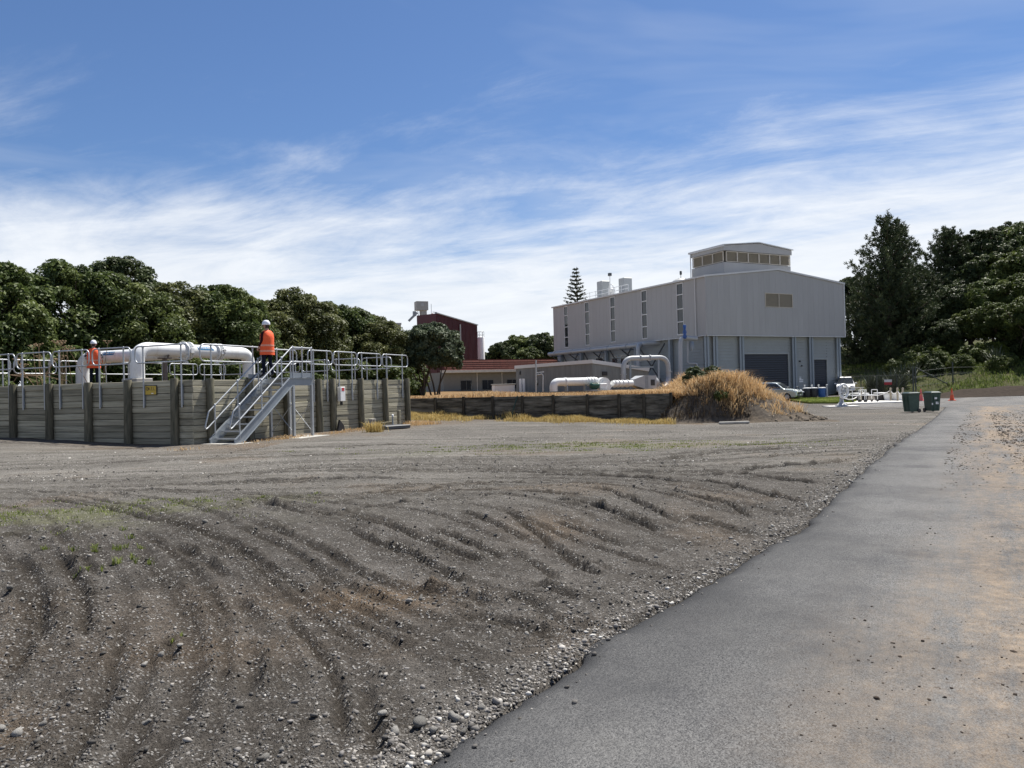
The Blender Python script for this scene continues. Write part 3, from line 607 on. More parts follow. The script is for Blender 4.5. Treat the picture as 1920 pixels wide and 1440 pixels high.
for i in range(len(lj)-1):
    for k in range(11):
        put_plank(pm[0], wall, bed(0, lj[i]+.003), bed(0, lj[i+1]-.003), .09+k*.2-.2+.02*0, out_l+U*random.uniform(-.012, .012))
rposts = [.59, 2.32, 4.2, 6.02, 6.89, 8.79, 10.64, 12.46]; rj = [-.03]+rposts
for i in range(len(rj)-1):
    for k in range(11):
        o = random.uniform(-.012, .012); cut = (.28 if k % 2 else 0) if i == 0 else 0
        put_plank(pm[0], wall, bed(rj[i]+.003, 0), bed(rj[i+1]-.003, 0), .085+k*.2-.2, out_r+W*o)
for w_ in lposts[:-1]: round_post(wall, bed(-.16, w_), -.3, TOP+.03+random.uniform(-.02, .03), .125, MAT['post'], (U.x*.03, U.y*.03))
for u_ in rposts: round_post(wall, bed(u_, -.16), -.4, TOP+.03+random.uniform(-.02, .03), .125, MAT['post'], (W.x*.02, W.y*.02))
# far and hidden sides close the bed
fs = MB(); fs.prism([bed(LEN_U, 0, -.3), bed(LEN_U+.05, 0, -.3), bed(LEN_U+.05, LEN_W, -.3), bed(LEN_U, LEN_W, -.3)], (0, 0, 2.28)); fs.build('back_boards', MAT['plank'], wall)

# ------------------------------------------------------------------ guard rails: each a hoop on two posts
ORD = ['first', 'second', 'third', 'fourth', 'fifth', 'sixth', 'seventh', 'eighth', 'ninth', 'tenth']
def guard_rail(p, q, posts, zb, drop, label, group, knee=True, out=Vector((0, 0, 0))):
    """hoop between plan points p,q; posts are fractions along it; feet fixed drop below zb"""
    p, q = p+out, q+out; root = empty('guard_rail', (p+q)/2+UP*zb, label, 'guard rail', group); d = q-p
    mb = MB(); mb.tube(hoop(p, q, zb+.56, zb+1.08, .16, 5), .023, 8, closed=True); mb.build('hoop_rail', MAT['galv'], root)
    for f in posts:
        c = p+d*f; mp_ = MB(); mp_.tube([c+UP*(zb-drop), c+UP*(zb+1.06)], .026, 8); po = mp_.build('post', MAT['galv'], root)
        kn = MB(); kn.lathe(c+UP*(zb+1.06), [(.02, -.05), (.036, -.03), (.036, .03), (.012, .055)], 8); kn.build('clamp', MAT['galv'], po); kn = MB(); kn.lathe(c+UP*(zb+.56), [(.03, -.035), (.036, -.02), (.036, .02), (.03, .035)], 8); kn.build('clamp', MAT['galv'], po)
        if drop > .3:
            pl = MB(); pl.box(c+UP*(zb-drop*.55)-out.normalized()*.02, (.075, .03, drop*.75), out.cross(UP)); pl.build('fixing_plate', MAT['galv_dark'], po)
    return root
GL = 'guard rails round the raised bed'
lrails = [(-.01, .31, 1.89, 2.23), (2.42, 2.73, 3.82, 4.13), (4.28, 4.6, 5.69, 6.02), (6.08, 6.43, 7.51, 7.8), (7.89, 8.22, 9.35, 9.65), (9.74, 10.06, 11.1, 11.2)]
for i, (a, p1, p2, b) in enumerate(lrails[:5]):
    guard_rail(bed(0, a), bed(0, b), [(p1-a)/(b-a), (p2-a)/(b-a)], TOP, .85, f'grey hoop guard rail above the front wall, {ORD[i]} left of the wall corner', GL, out=-U*.11)
rrails = [(.23, .68, 2.54, 2.97), (3.89, 4.29, 5.03, 5.39), (5.45, 5.77, 6.6, 6.95), (7.02, 7.36, 8.24, 8.59), (8.63, 8.94, 10.07, 10.4), (10.5, 10.84, 12.12, 12.6)]
for i, (a, p1, p2, b) in enumerate(rrails):
    if i == 0: lb = 'grey hoop guard rail between the timber wall corner and the staircase'
    elif i == 1: lb = 'grey hoop guard rail standing behind the staircase landing on the bed edge'
    elif i == 5: lb = 'grey hoop guard rail above the last post of the tall timber wall'
    else: lb = f'grey hoop guard rail above the side wall, {ORD[i-2]} past the staircase landing'
    guard_rail(bed(a, 0), bed(b, 0), [(p1-a)/(b-a), (p2-a)/(b-a)], TOP, .85 if i != 1 else .1, lb, GL, out=-W*.11 if i != 1 else W*.35)
for i in range(7):
    a = -.1+i*1.85; guard_rail(bed(a, LEN_W-.5), bed(a+1.72, LEN_W-.5), (.17, .83), TOP-.05, .05, f'grey hoop guard rail before the hedge, {ORD[i]} from the near end of the bed', GL)
for i in range(6):
    a = .5+i*1.7; guard_rail(bed(LEN_U-.3, a), bed(LEN_U-.3, a+1.58), (.17, .83), TOP-.05, .05, f'grey hoop guard rail across the back of the bed, {ORD[i]} from the far post', GL)

# ------------------------------------------------------------------ steel staircase
SB = Vector((-9.30, 23.60, 0)); SF = Vector((-8.43, 23.28, 0))     # feet of the inner and outer stringers
RUN, LAND = 2.68, 1.12; LZ = 2.02
st = empty('steel_staircase', (SB+SF)/2, 'grey galvanised steel staircase climbing beside the timber wall to a small landing', 'staircase')
slope = LZ/RUN; tread_n = 9
for s_ in (SB, SF):
    mb = MB(); th = .045 if s_ is SF else -.045
    lat = (SF-SB).normalized(); h = .24
    pr = [s_+UP*.0, s_+U*.28, s_+U*(RUN+.02)+UP*(LZ-.26), s_+U*(RUN+LAND)+UP*(LZ-.26), s_+U*(RUN+LAND)+UP*(LZ-.02), s_+U*(RUN-.12)+UP*(LZ-.02), s_+UP*.14]
    mb.prism([p-lat*.02 for p in pr], lat*.04)
    for q0, q1 in ((pr[6], pr[5]), (pr[1], pr[2]), (pr[5], pr[4])): mb.bar(q0+lat*(.03 if s_ is SF else -.03), q1+lat*(.03 if s_ is SF else -.03), .06, .012)
    mb.build('stringer', MAT['galv_dark'], st)
for k in range(tread_n):
    zt = (k+.7)*LZ/(tread_n+.6); c = (SB+SF)/2+U*(zt/slope+.10)+UP*zt; mb = MB(); w_ = (SF-SB).length-.07
    mb.box(c, (w_, .25, .03), (SF-SB)); mb.box(c-U*.125+UP*.005, (w_, .02, .045), (SF-SB)); mb.build('tread', MAT['galv'], st)
lc = (SB+SF)/2+U*(RUN+LAND/2)
mb = MB(); mb.box(lc+UP*(LZ-.005), ((SF-SB).length-.05, LAND, .035), (SF-SB)); mb.build('landing', MAT['galv'], st)
mb = MB(); mb.bar(SF+U*(RUN-.05)+UP*(LZ+.09), SF+U*(RUN+LAND)+UP*(LZ+.09), .012, .16); mb.build('toe_board', MAT['galv_dark'], st)
mb = MB(); mb.bar(SF+U*(RUN+LAND-.01)+UP*(LZ+.09), SB+U*(RUN+LAND-.01)+UP*(LZ+.09), .012, .16); mb.build('toe_board', MAT['galv_dark'], st)
mb = MB(); mb.bar(SB+U*(RUN-.9)-W*(-.05)+UP*(LZ+.07), SB+U*(RUN-.05)+W*.05+UP*(LZ+.07), .012, .14); mb.build('toe_board', MAT['galv_dark'], st)
legs = [SF+U*(RUN+.08), SF+U*(RUN+LAND-.06), SB+U*(RUN+.08), SB+U*(RUN+LAND-.06)]
for l in legs:
    mb = MB(); mb.bar(l+UP*-.05, l+UP*(LZ-.24), .085, .085, U); mb.box(l+UP*.0, (.2, .2, .02), U); mb.build('leg', MAT['galv'], st)
for a, b in ((0, 2), (2, 0), (1, 3), (3, 1)):
    mb = MB(); mb.tube([legs[a]+UP*.15, legs[b]+UP*1.2], .011, 6); mb.build('brace_rod', MAT['galv'], st)
def handrail(base, closed_end):
    mb = MB(); lat = Vector((0, 0, 0)); up1 = .96; up2 = .5
    top0, topL = base+U*.08+UP*(.12+up1), base+U*RUN+UP*(LZ+up1+.06)
    low0, lowL = base+U*.08+UP*(.12+up2), base+U*RUN+UP*(LZ+up2+.04)
    e = base+U*(RUN+LAND)
    path = [e+UP*(LZ+up1+.06), topL+U*.05, top0-U*.12-UP*.09, low0-U*.32-UP*.24, low0+U*.08+UP*.06, lowL+U*.02, e+UP*(LZ+up2+.04)]
    if not closed_end: path = [topL+U*.18]+path[1:6]+[lowL+U*.15]
    mb.tube(rounded(path, .16, 5), .024, 8); rail = mb.build('handrail', MAT['galv'], st)
    ps = [(.22, .22*slope), (1.22, 1.22*slope), (2.2, 2.2*slope), (RUN+.1, LZ)]+([(RUN+LAND*.52, LZ), (RUN+LAND-.03, LZ)] if closed_end else [])
    for t, z in ps:
        zz = min(z, LZ); tp = base+U*t+UP*(zz+up1+.06 if t > RUN else .12+up1+(t-.08)*slope*.99)
        m2 = MB(); m2.tube([base+U*t+UP*(zz-.02), tp], .025, 8); m2.lathe(tp, [(.026, -.05), (.036, -.03), (.036, .03), (.012, .05)], 8); m2.build('baluster', MAT['galv'], st)
handrail(SF, True); handrail(SB, False)
mb = MB(); e0, e1 = SF+U*(RUN+LAND), SB+U*(RUN+LAND)
for h in (.56, 1.02): mb.tube([e0+UP*(LZ+h), e1+UP*(LZ+h)], .023, 8)
mb.build('end_rail', MAT['galv'], st)
slab = MB(); slab.box(SF*.5+SB*.5+U*.2+UP*-.03, (1.3, .8, .10), (SF-SB), bev=.01); tag(slab.build('footing_slab', MAT['concrete']), 'pale concrete slab under the bottom step of the steel staircase', 'slab')
slab = MB(); slab.box(lc+Vector((0, 0, -.03))+W*-.1, (1.7, 1.7, .09), (SF-SB), bev=.01); tag(slab.build('footing_slab', MAT['concrete']), 'pale concrete slab under the legs of the staircase landing', 'slab')

# ------------------------------------------------------------------ white air pipes on the bed
def flange(p, d, r, parent, t=.05, m='white_pipe', bolts=True):
    mb = MB(); mb.disc(p, d, r, t, 24); o = mb.build('flange', MAT[m], parent)
    if bolts:
        d = Vector(d).normalized(); ref = UP if abs(d.z) < .9 else Vector((1, 0, 0)); a = d.cross(ref).normalized(); b = d.cross(a); mb = MB()
        for k in range(12):
            t_ = 2*math.pi*k/12; q = Vector(p)+(a*math.cos(t_)+b*math.sin(t_))*r*.86; mb.tube([q-d*t*.9, q+d*t*.9], .014, 6)
        tag(mb.build('bolts', MAT['galv'], o), kind='stuff')
    return o
PR = .245; B0, B1 = bed(1.73, 4.26), bed(7.23, 4.26)
pb = empty('white_air_pipe', B0+UP*2, 'big white overground pipe bridging across the bed on two risers, with flanged valves', 'pipe')
mb = MB(); mb.tube(rounded([B0+UP*2.15, B0+UP*3.18, B0+U*2.05+UP*3.18], .62, 9), PR, 24); mb.build('riser_elbow', MAT['white_pipe'], pb)
mb = MB(); mb.tube(rounded([B0+U*2.3+UP*3.18, B0+U*3.6+UP*3.18], .1), PR, 24); mb.build('pipe_section', MAT['white_pipe'], pb)
mb = MB(); mb.tube(rounded([B0+U*3.85+UP*3.18, B1+UP*3.18, B1+UP*2.2], .68, 9), PR, 24); mb.build('riser_elbow', MAT['white_pipe'], pb)
for t in (2.05, 2.3, 3.6, 3.85): flange(B0+U*t+UP*3.18, U, PR*1.38, pb)
for t in (2.175, 3.725):
    mb = MB(); mb.disc(B0+U*t+UP*3.18, U, PR*.8, .2, 20); mb.box(B0+U*t+UP*3.18-W*.3, (.16, .12, .2), U, bev=.01); vv = mb.build('valve_body', MAT['white_pipe'], pb)
    if t > 3:
        q = MB(); c = B0+U*(t+.06)+UP*3.18-W*.365; q.prism([c+UP*.09-U*.09, c+UP*.09+U*.09, c-UP*.09], -W*.004); q.build('triangle_plate', MAT['black'], vv)
        q = MB(); c = c-W*.005; q.prism([c+UP*.06-U*.05, c+UP*.06+U*.05, c-UP*.05], -W*.003); q.build('triangle_face', MAT['white_paint'], vv)
    q = MB(); q.lathe(B0+U*t+UP*(3.18-.45), [(.10, 0), (.10, .03), (.05, .06), (.05, .2)], 12); q.build('drain_flange', MAT['white_pipe'], vv)
MAT['rust_post'] = mat('brown_steel_support', (.13, .105, .09), .7, .2, 6)
mb = MB(); mb.box(B0+U*1.2+UP*2.4, (.12, .12, .9), U); mb.box(B0+U*1.2+UP*2.88, (.34, .34, .04), U); mb.tube([B0+U*1.2+UP*2.9-W*.15, B0+U*1.2+UP*2.99-W*.2], .03, 6); mb.build('pipe_support', MAT['rust_post'], pb)
for b_ in (B0, B1):
    mb = MB(); mb.box(b_+UP*2.02, (.7, .7, .25), U, bev=.02); mb.build('plinth', MAT['concrete'], pb)
A0_, A1_ = Vector((-17.3, 31.0, 0)), None; A1_ = A0_-W*3.3; AE_ = A0_-W*5.42
pa = empty('white_air_pipe', A0_+UP*2, 'white pipe behind the person in the patterned sleeves, bending down into the bed', 'pipe')
mb = MB(); mb.tube(rounded([A0_+UP*1.95, A0_+UP*3.12, A1_+UP*3.12], .6, 9), PR, 24); mb.build('riser_elbow', MAT['white_pipe'], pa)
mb = MB(); mb.tube([A1_+UP*3.12, AE_+UP*3.12], PR*.97, 24); mb.build('tee_pipe', MAT['white_pipe'], pa)
mb = MB(); mb.disc(A1_-W*.03+UP*3.12, W, PR*1.03, .05, 24); mb.build('joint_band', MAT['dark_steel'], pa)
MAT['blue_sticker'] = mat('blue_vinyl', (.02, .16, .33), .4, .08, 6)
def text_mesh(body, size, name, m, parent, o, xd, yd, extr=.002):
    """lettering laid on a surface: o = centre, xd / yd unit directions"""
    cu = bpy.data.curves.new(name, 'FONT'); cu.body = body; cu.size = size; cu.align_x = 'CENTER'; cu.align_y = 'CENTER'; cu.extrude = extr
    tmp = bpy.data.objects.new(name, cu); COL.objects.link(tmp); dg = bpy.context.evaluated_depsgraph_get(); me = bpy.data.meshes.new_from_object(tmp.evaluated_get(dg)); bpy.data.objects.remove(tmp)
    xd, yd = Vector(xd).normalized(), Vector(yd).normalized(); zd = xd.cross(yd); M_ = Matrix((xd, yd, zd)).transposed().to_4x4(); M_.translation = Vector(o)-wpos(parent); me.transform(M_)
    return link_mesh(name, me, m, parent)
def pipe_sticker(parent, c, d, out, body, w, h, r):
    """curved sticker on the side of a pipe of radius r along d"""
    d = Vector(d).normalized(); out = Vector(out).normalized(); mb = MB(); n = 6; ph0 = R(28); dph = h/r; V_, F_ = [], []
    for i in range(n+1):
        ph = ph0+dph*(i/n-.5)
        for s in (-.5, .5): V_.append(Vector(c)+d*w*s+(out*math.cos(ph)+UP*math.sin(ph))*(r+.004))
    for i in range(n): F_.append((2*i, 2*i+1, 2*i+3, 2*i+2))
    mb.add(V_, F_, True); o = mb.build('pipe_label', MAT['blue_sticker'], parent)
    yd = (UP*math.cos(ph0)-out*math.sin(ph0)); oc = Vector(c)+(out*math.cos(ph0)+UP*math.sin(ph0))*(r+.012)
    text_mesh(body, h*.72, 'lettering', MAT['white_paint'], o, oc, d, yd, .001)
    for s in (-1, 1):
        q = MB(); t = oc+d*s*w*.45; q.prism([t+yd*h*.34-d*s*.03, t+d*s*.02, t-yd*h*.34-d*s*.03], (out*math.cos(ph0)+UP*math.sin(ph0))*.002); q.build('arrow', MAT['white_paint'], o)
pipe_sticker(pa, A0_-W*1.75+UP*3.12, -W, -U, 'FOUL AIR', .62, .15, PR)
pipe_sticker(pb, B0+U*2.95+UP*3.18, U, -W, 'FOUL AIR', .80, .15, PR)

# ------------------------------------------------------------------ small things on and by the wall
MAT['sign_yellow'] = mat('faded_yellow_sign', (.52, .36, .045), .6, .12, 9)
sg = empty('warning_sign', bed(-.06, 1.62)+UP*1.72, 'small yellow warning sign with black border screwed to the front timber wall', 'sign')
sx = -W; so = bed(-.075, 1.62)+UP*1.70
mb = MB(); mb.box(so, (.50, .012, .31), sx); mb.build('border', MAT['black'], sg)
mb = MB(); mb.box(so-U*.008, (.455, .008, .265), sx); mb.build('panel', MAT['sign_yellow'], sg)
text_mesh('A.E.L.', .14, 'lettering', MAT['black'], sg, so-U*.0135+sx*.05+UP*.04, sx, UP, .001)
q = MB(); q.tube([so-U*.0135-sx*.145+UP*.045+(sx*math.cos(t)+UP*math.sin(t))*.05 for t in np.linspace(0, 6.283, 17)[:-1]], .009, 6, closed=True); q.box(so-U*.0135-sx*.145+UP*.045, (.012, .004, .06), sx); q.build('symbol', MAT['black'], sg)
q = MB(); q.box(so-U*.0125+sx*.07-UP*.1, (.09, .004, .03), sx); q.build('small_mark', MAT['white_paint'], sg)
MAT['red'] = mat('red_print', (.5, .05, .06), .5, .08, 8)
bx = empty('switch_box', bed(7.2, -.25)+UP*1.2, 'white switch box with red label fixed to a wall post beyond the staircase', 'switch box')
bo = bed(7.22, -.30)+UP*1.42
mb = MB(); mb.box(bo, (.32, .16, .56), U, bev=.015); mb.build('case', MAT['white_paint'], bx)
mb = MB(); mb.box(bo+UP*.18-W*.083, (.17, .006, .12), U); mb.build('red_label', MAT['red'], bx)
for s in (-.06, .03):
    mb = MB(); mb.tube([bo+U*s-UP*.27, bo+U*s-UP*.42], .028, 8); mb.build('cable_gland', MAT['black'], bx)
def hollow_block(c, ax, label):
    ax = Vector(ax).normalized(); ay = UP.cross(ax); r_ = empty('concrete_block', c, label, 'block', 'hollow concrete blocks by the wall'); mb = MB(); c = Vector(c)
    for (x, z, w, h) in ((0, .09, .39, .028), (0, -.09, .39, .028), (-.18, 0, .03, .152), (0, 0, .03, .152), (.18, 0, .03, .152)): mb.box(c+ax*x+UP*z, (w, .19, h), ax)
    mb.build('shell', MAT['concrete'], r_); mb = MB(); mb.box(c+ay*.07, (.33, .03, .15), ax); mb.build('web', MAT['dark_steel'], r_)
kb = bed(9.1, -.42); hollow_block(kb+UP*.06, U, 'lower of two hollow grey blocks stacked at the wall foot'); hollow_block(kb+UP*.26+U*.02, U*.97+W*.2, 'upper of two hollow grey blocks stacked at the wall foot')
mb = MB(); mb.box(bed(9.95, -.52)+UP*.08, (.75, .22, .22), U, bev=.012); tag(mb.build('timber_sleeper', MAT['post']), 'short dark timber sleeper lying against the wall foot', 'timber')
ps = bed(10.3, -1.0); mb = MB(); mb.box(ps+UP*.3, (.16, .12, .75), U, bev=.01); tag(mb.build('timber_peg', MAT['plank']), 'pale squared timber peg standing upright by the far wall post', 'post')
sp = bed(8.6, -1.7); sl_ = empty('drain_cover', sp, 'dark slab with a white capped standpipe in front of the wall', 'slab')
mb = MB(); mb.box(sp+UP*.06, (1.25, .8, .14), U*.94-W*.34, bev=.02); mb.build('slab', MAT['dark_steel'], sl_)
mb = MB(); mb.tube([sp+U*.3+W*.15+UP*.1, sp+U*.3+W*.15+UP*.5], .03, 8); mb.build('standpipe', MAT['galv_dark'], sl_)
mb = MB(); mb.lathe(sp+U*.3+W*.15+UP*.46, [(.045, 0), (.05, .05), (.03, .09), (0, .1)], 10); mb.build('cap', MAT['white_paint'], sl_)
bp_ = bed(6.95, -.36); mb = MB(); mb.prism([bp_+U*-.2, bp_+U*.25, bp_+U*.2+UP*.2, bp_+U*-.05+UP*.42], -W*.08); tag(mb.build('rubber_mat', MAT['black']), 'black rubber offcut slumped at the foot of a wall post', 'mat')
# ------------------------------------------------------------------ people
MAT['skin'] = mat('skin', (.42, .25, .18), .6, .06, 10); MAT['hair'] = mat('dark_hair', (.03, .022, .018), .7, .2, 20)
MAT['navy'] = mat('navy_cloth', (.012, .015, .028), .9, .2, 12, bump=.006); MAT['maroon'] = mat('dark_maroon_sleeve', (.03, .008, .012), .9, .2, 12)
MAT['hivis'] = mat('orange_hi_vis_cloth', (.85, .115, .03), .75, .10, 7, bump=.02, bscale=5)
MAT['reflect'] = mat('grey_reflective_tape', (.75, .30, .20), .45, .1, 8)
MAT['helmet'] = mat('white_helmet_shell', (.74, .76, .82), .35, .03, 4)
def patterned():
    m, N, L, B = new_mat('black_white_patterned_cloth'); tc = N.new('ShaderNodeTexCoord'); v = N.new('ShaderNodeTexVoronoi'); v.inputs['Scale'].default_value = 22; L.new(tc.outputs['Object'], v.inputs['Vector'])
    r_ = N.new('ShaderNodeValToRGB'); r_.color_ramp.interpolation = 'CONSTANT'; r_.color_ramp.elements[0].color = (.03, .03, .04, 1); r_.color_ramp.elements[1].position = .5; r_.color_ramp.elements[1].color = (.6, .6, .6, 1); L.new(v.outputs['Color'], r_.inputs[0]); L.new(r_.outputs[0], B.inputs['Base Color']); B.inputs['Roughness'].default_value = .9; return m
MAT['pattern'] = patterned()
def skin_body(name, joints, edges, root, sub=2):
    """one continuous body surface grown round connected joints {name: ((x,y,z), radius or (rx,ry))}"""
    me = bpy.data.meshes.new(name); bm = bmesh.new(); lay = bm.verts.layers.skin.verify(); vs_ = {}
    for k, (p, r) in joints.items():
        v = bm.verts.new(p); v[lay].radius = r if isinstance(r, tuple) else (r, r); v[lay].use_root = (k == root); vs_[k] = v
    for a, b in edges: bm.edges.new((vs_[a], vs_[b]))
    bm.to_mesh(me); bm.free(); o = bpy.data.objects.new(name, me); COL.objects.link(o)
    sk = o.modifiers.new('Skin', 'SKIN'); sk.use_smooth_shade = True; sk.branch_smoothing = .4
    ss = o.modifiers.new('Sub', 'SUBSURF'); ss.levels = sub; ss.render_levels = sub
    dg = bpy.context.evaluated_depsgraph_get(); me2 = bpy.data.meshes.new_from_object(o.evaluated_get(dg)); bpy.data.objects.remove(o); return me2
def loft(mb, rings):
    n = len(rings[0]); V_ = [p for r_ in rings for p in r_]; F_ = [(i*n+k, i*n+(k+1) % n, (i+1)*n+(k+1) % n, (i+1)*n+k) for i in range(len(rings)-1) for k in range(n)]; mb.add(V_, F_, True)
def make_person(loc, heading, H, label, sleeve, pose, head_turn=0.0):
    """local frame: +Y is where the body faces, X to its right; H is the height to the crown"""
    s = H/1.78; root = empty('person', loc, label, 'person', 'workers in orange vests'); root.rotation_euler = (0, 0, heading)
    J = {'pel': ((0, 0, .98), (.15, .115)), 'bel': ((0, .0, 1.12), (.145, .11)), 'che': ((0, -.01, 1.32), (.165, .12)), 'nb': ((0, -.015, 1.48), (.075, .07)), 'nk': ((0, .0, 1.54), .052), 'hd': ((0, .02, 1.62), (.075, .085)), 'hc': ((0, .02, 1.71), (.078, .092)), 'ht': ((0, .01, 1.775), (.045, .05))}
    E_ = [('pel', 'bel'), ('bel', 'che'), ('che', 'nb'), ('nb', 'nk'), ('nk', 'hd'), ('hd', 'hc'), ('hc', 'ht')]
    for sd_, n in ((-1, 'l'), (1, 'r')):
        ft = pose.get('foot_'+n, (sd_*.11, 0.0, 0)); kn = ((sd_*.1+ft[0])/2, ft[1]*.5+.03, .50)
        J['h'+n] = ((sd_*.09, 0, .92), .092); J['k'+n] = (kn, .062); J['c'+n] = (((kn[0]+ft[0])/2, (kn[1]+ft[1])/2-.02, .34), .058); J['a'+n] = ((ft[0], ft[1], .09), .04); J['t'+n] = ((ft[0]+sd_*.02, ft[1]+.17, .035), (.035, .03))
        E_ += [('pel', 'h'+n), ('h'+n, 'k'+n), ('k'+n, 'c'+n), ('c'+n, 'a'+n), ('a'+n, 't'+n)]
        el, wr = pose.get('elbow_'+n, (sd_*.27, -.03, 1.16)), pose.get('wrist_'+n, (sd_*.27, .06, .92))
        J['s'+n] = ((sd_*.185, -.01, 1.43), .066); J['e'+n] = (el, .045); J['w'+n] = (wr, .031)
        d = (Vector(wr)-Vector(el)).normalized(); pm_ = Vector(wr)+d*.055; J['p'+n] = (tuple(pm_), (.036, .02))
        E_ += [('che', 's'+n), ('s'+n, 'e'+n), ('e'+n, 'w'+n), ('w'+n, 'p'+n)]
        side = Vector((0, 1, 0)) if abs(d.y) < .8 else Vector((0, 0, 1)); across = side
        for k, (o_, ln) in enumerate(((-.027, .055), (-.009, .07), (.009, .075), (.027, .066))):
            b0 = pm_+d*.02+across*o_; J[f'f{n}{k}'] = (tuple(b0+d*ln*.5), .0085); J[f'g{n}{k}'] = (tuple(b0+d*ln+Vector((-sd_*.018, 0, 0))), .0075); E_ += [('p'+n, f'f{n}{k}'), (f'f{n}{k}', f'g{n}{k}')]
        th = Vector(wr)+d*.03+across*.04; J['th'+n] = (tuple(th), .01); J['tt'+n] = (tuple(th+d*.045+across*.012), .008); E_ += [('w'+n, 'th'+n), ('th'+n, 'tt'+n)]
    J = {k: (tuple(c*s for c in p), tuple(x*s for x in r) if isinstance(r, tuple) else r*s) for k, (p, r) in J.items()}
    me = skin_body('body', J, E_, 'pel'); mats = [MAT['skin'], sleeve, MAT['navy'], MAT['black'], MAT['hair']]
    for m in mats: me.materials.append(m)
    wl_, wr_ = Vector(J['wl'][0]), Vector(J['wr'][0])
    for p in me.polygons:
        c = p.center; z = c.z/s
        hand = min((c-wl_).length, (c-wr_).length, (c-Vector(J['pl'][0])).length, (c-Vector(J['pr'][0])).length) < .07*s and abs(c.x) > .15*s
        p.material_index = 0 if (z > 1.5 or hand) else 3 if z < .1 else 2 if (z < .95 and abs(c.x) < .22*s) else 1
        if z > 1.56 and c.y < .0 : p.material_index = 4
    body = link_mesh('body', me, None, root)
    # face: nose, ears, eyes, mouth are small raised forms on the head
    hb = empty('head_details', (0, 0, 0)); hb.parent = root
    def hp(x, y, z): v = Matrix.Rotation(head_turn, 3, 'Z') @ Vector((x, y, 0)); return Vector((v.x, v.y+.02, z))*s
    bpy.data.objects.remove(hb)
    f_ = MB(); f_.tube([hp(0, .085, 1.665), hp(0, .112, 1.625), hp(0, .095, 1.615)], [.008*s, .014*s, .01*s], 8)
    for sx_ in (-1, 1): f_.lathe(hp(sx_*.078, -.005, 1.635), [(.004*s, -.03*s), (.016*s, -.015*s), (.018*s, .012*s), (.005*s, .03*s)], 8)
    o = f_.build('nose_and_ears', MAT['skin'], None); o.parent = body
    f_ = MB()
    for sx_ in (-1, 1): f_.lathe(hp(sx_*.03, .082, 1.655), [(0, -.008*s), (.009*s, 0), (0, .008*s)], 8)
    f_.tube([hp(-.025, .082, 1.575), hp(0, .09, 1.575), hp(.025, .082, 1.575)], .005*s, 6); o = f_.build('eyes_and_mouth', MAT['hair'], None); o.parent = body
    # helmet
    hm = MB(); ring = lambda rx, ry, z, dy=0: [hp(rx*math.sin(t), dy+ry*math.cos(t), z) for t in np.linspace(0, 2*math.pi, 20, endpoint=False)]
    loft(hm, [ring(.104, .125, 1.675), ring(.112, .134, 1.68), ring(.113, .135, 1.70), ring(.108, .128, 1.745), ring(.09, .108, 1.79), ring(.058, .07, 1.822), ring(.02, .025, 1.836), ring(.001, .001, 1.838)])
    o = hm.build('helmet', MAT['helmet'], None); o.parent = root
    pk = MB(); loft(pk, [[hp(x_, .09+.075*math.cos(x_/.11*1.3)*k_, 1.682-.006*k_) for x_ in np.linspace(-.1, .1, 9)] for k_ in (0, 1)][0:2]) if False else None
    vp = [hp(x_, .125*math.sqrt(max(0, 1-(x_/.112)**2))+.045*math.cos(x_/.112*1.4), 1.678) for x_ in np.linspace(-.105, .105, 11)]+[hp(x_, .12*math.sqrt(max(0, 1-(x_/.112)**2)), 1.684) for x_ in np.linspace(.105, -.105, 11)]
    pk = MB(); pk.prism(vp, Vector((0, 0, .006))); p_ = pk.build('peak', MAT['helmet'], None); p_.parent = o
    # vest: shell round the torso with arm holes left open at the shoulders
    def vring(z, rx, ry, dy=0.0): return [Vector((rx*math.sin(t), dy+ry*math.cos(t)*(1 if math.cos(t) > 0 else 1.0), z))*s for t in np.linspace(0, 2*math.pi, 28, endpoint=False)]
    prof = [(.72, .255, .2, 0), (.80, .25, .198, 0), (.95, .24, .19, 0), (1.14, .235, .182, -.005), (1.28, .235, .182, -.01), (1.40, .215, .16, -.012), (1.465, .17, .118, -.012), (1.505, .105, .085, -.01)]
    vst = MB(); loft(vst, [vring(*p) for p in prof]); vo = vst.build('vest', MAT['hivis'], None); vo.parent = root
    for z in (.84, 1.02):
        b_ = MB(); i0 = [p for p in prof if p[0] <= z][-1]; loft(b_, [vring(z-.028, i0[1]+.004, i0[2]+.004, i0[3]), vring(z+.028, i0[1]+.003, i0[2]+.003, i0[3])]); o = b_.build('reflective_band', MAT['reflect'], None); o.parent = vo
    for sx_ in (-.1, .1):
        for back in (1,):
            b_ = MB(); pts = [Vector((sx_, (-.008+back*(.186-.5*abs(sx_)**2)) if z < 1.4 else (-.012+back*(.1 if z < 1.47 else .05)), z)) for z in (1.09, 1.2, 1.3, 1.38, 1.45, 1.49)]
            V2 = []; 
            for p in pts: V2 += [Vector((p.x-.025, p.y, p.z))*s, Vector((p.x+.025, p.y, p.z))*s]
            b_.add(V2, [(2*i, 2*i+1, 2*i+3, 2*i+2) for i in range(len(pts)-1)]); o = b_.build('reflective_strip', MAT['reflect'], None); o.parent = vo
    return root
make_person(Vector((-15.75, 29.0, 1.94)), R(10), 1.70, 'person in orange vest and white helmet seen from behind before the white pipe', MAT['pattern'],
            dict(elbow_r=(.31, .0, 1.18), wrist_r=(.27, .16, 1.02), elbow_l=(-.31, 0, 1.18), wrist_l=(-.27, .16, 1.02)))
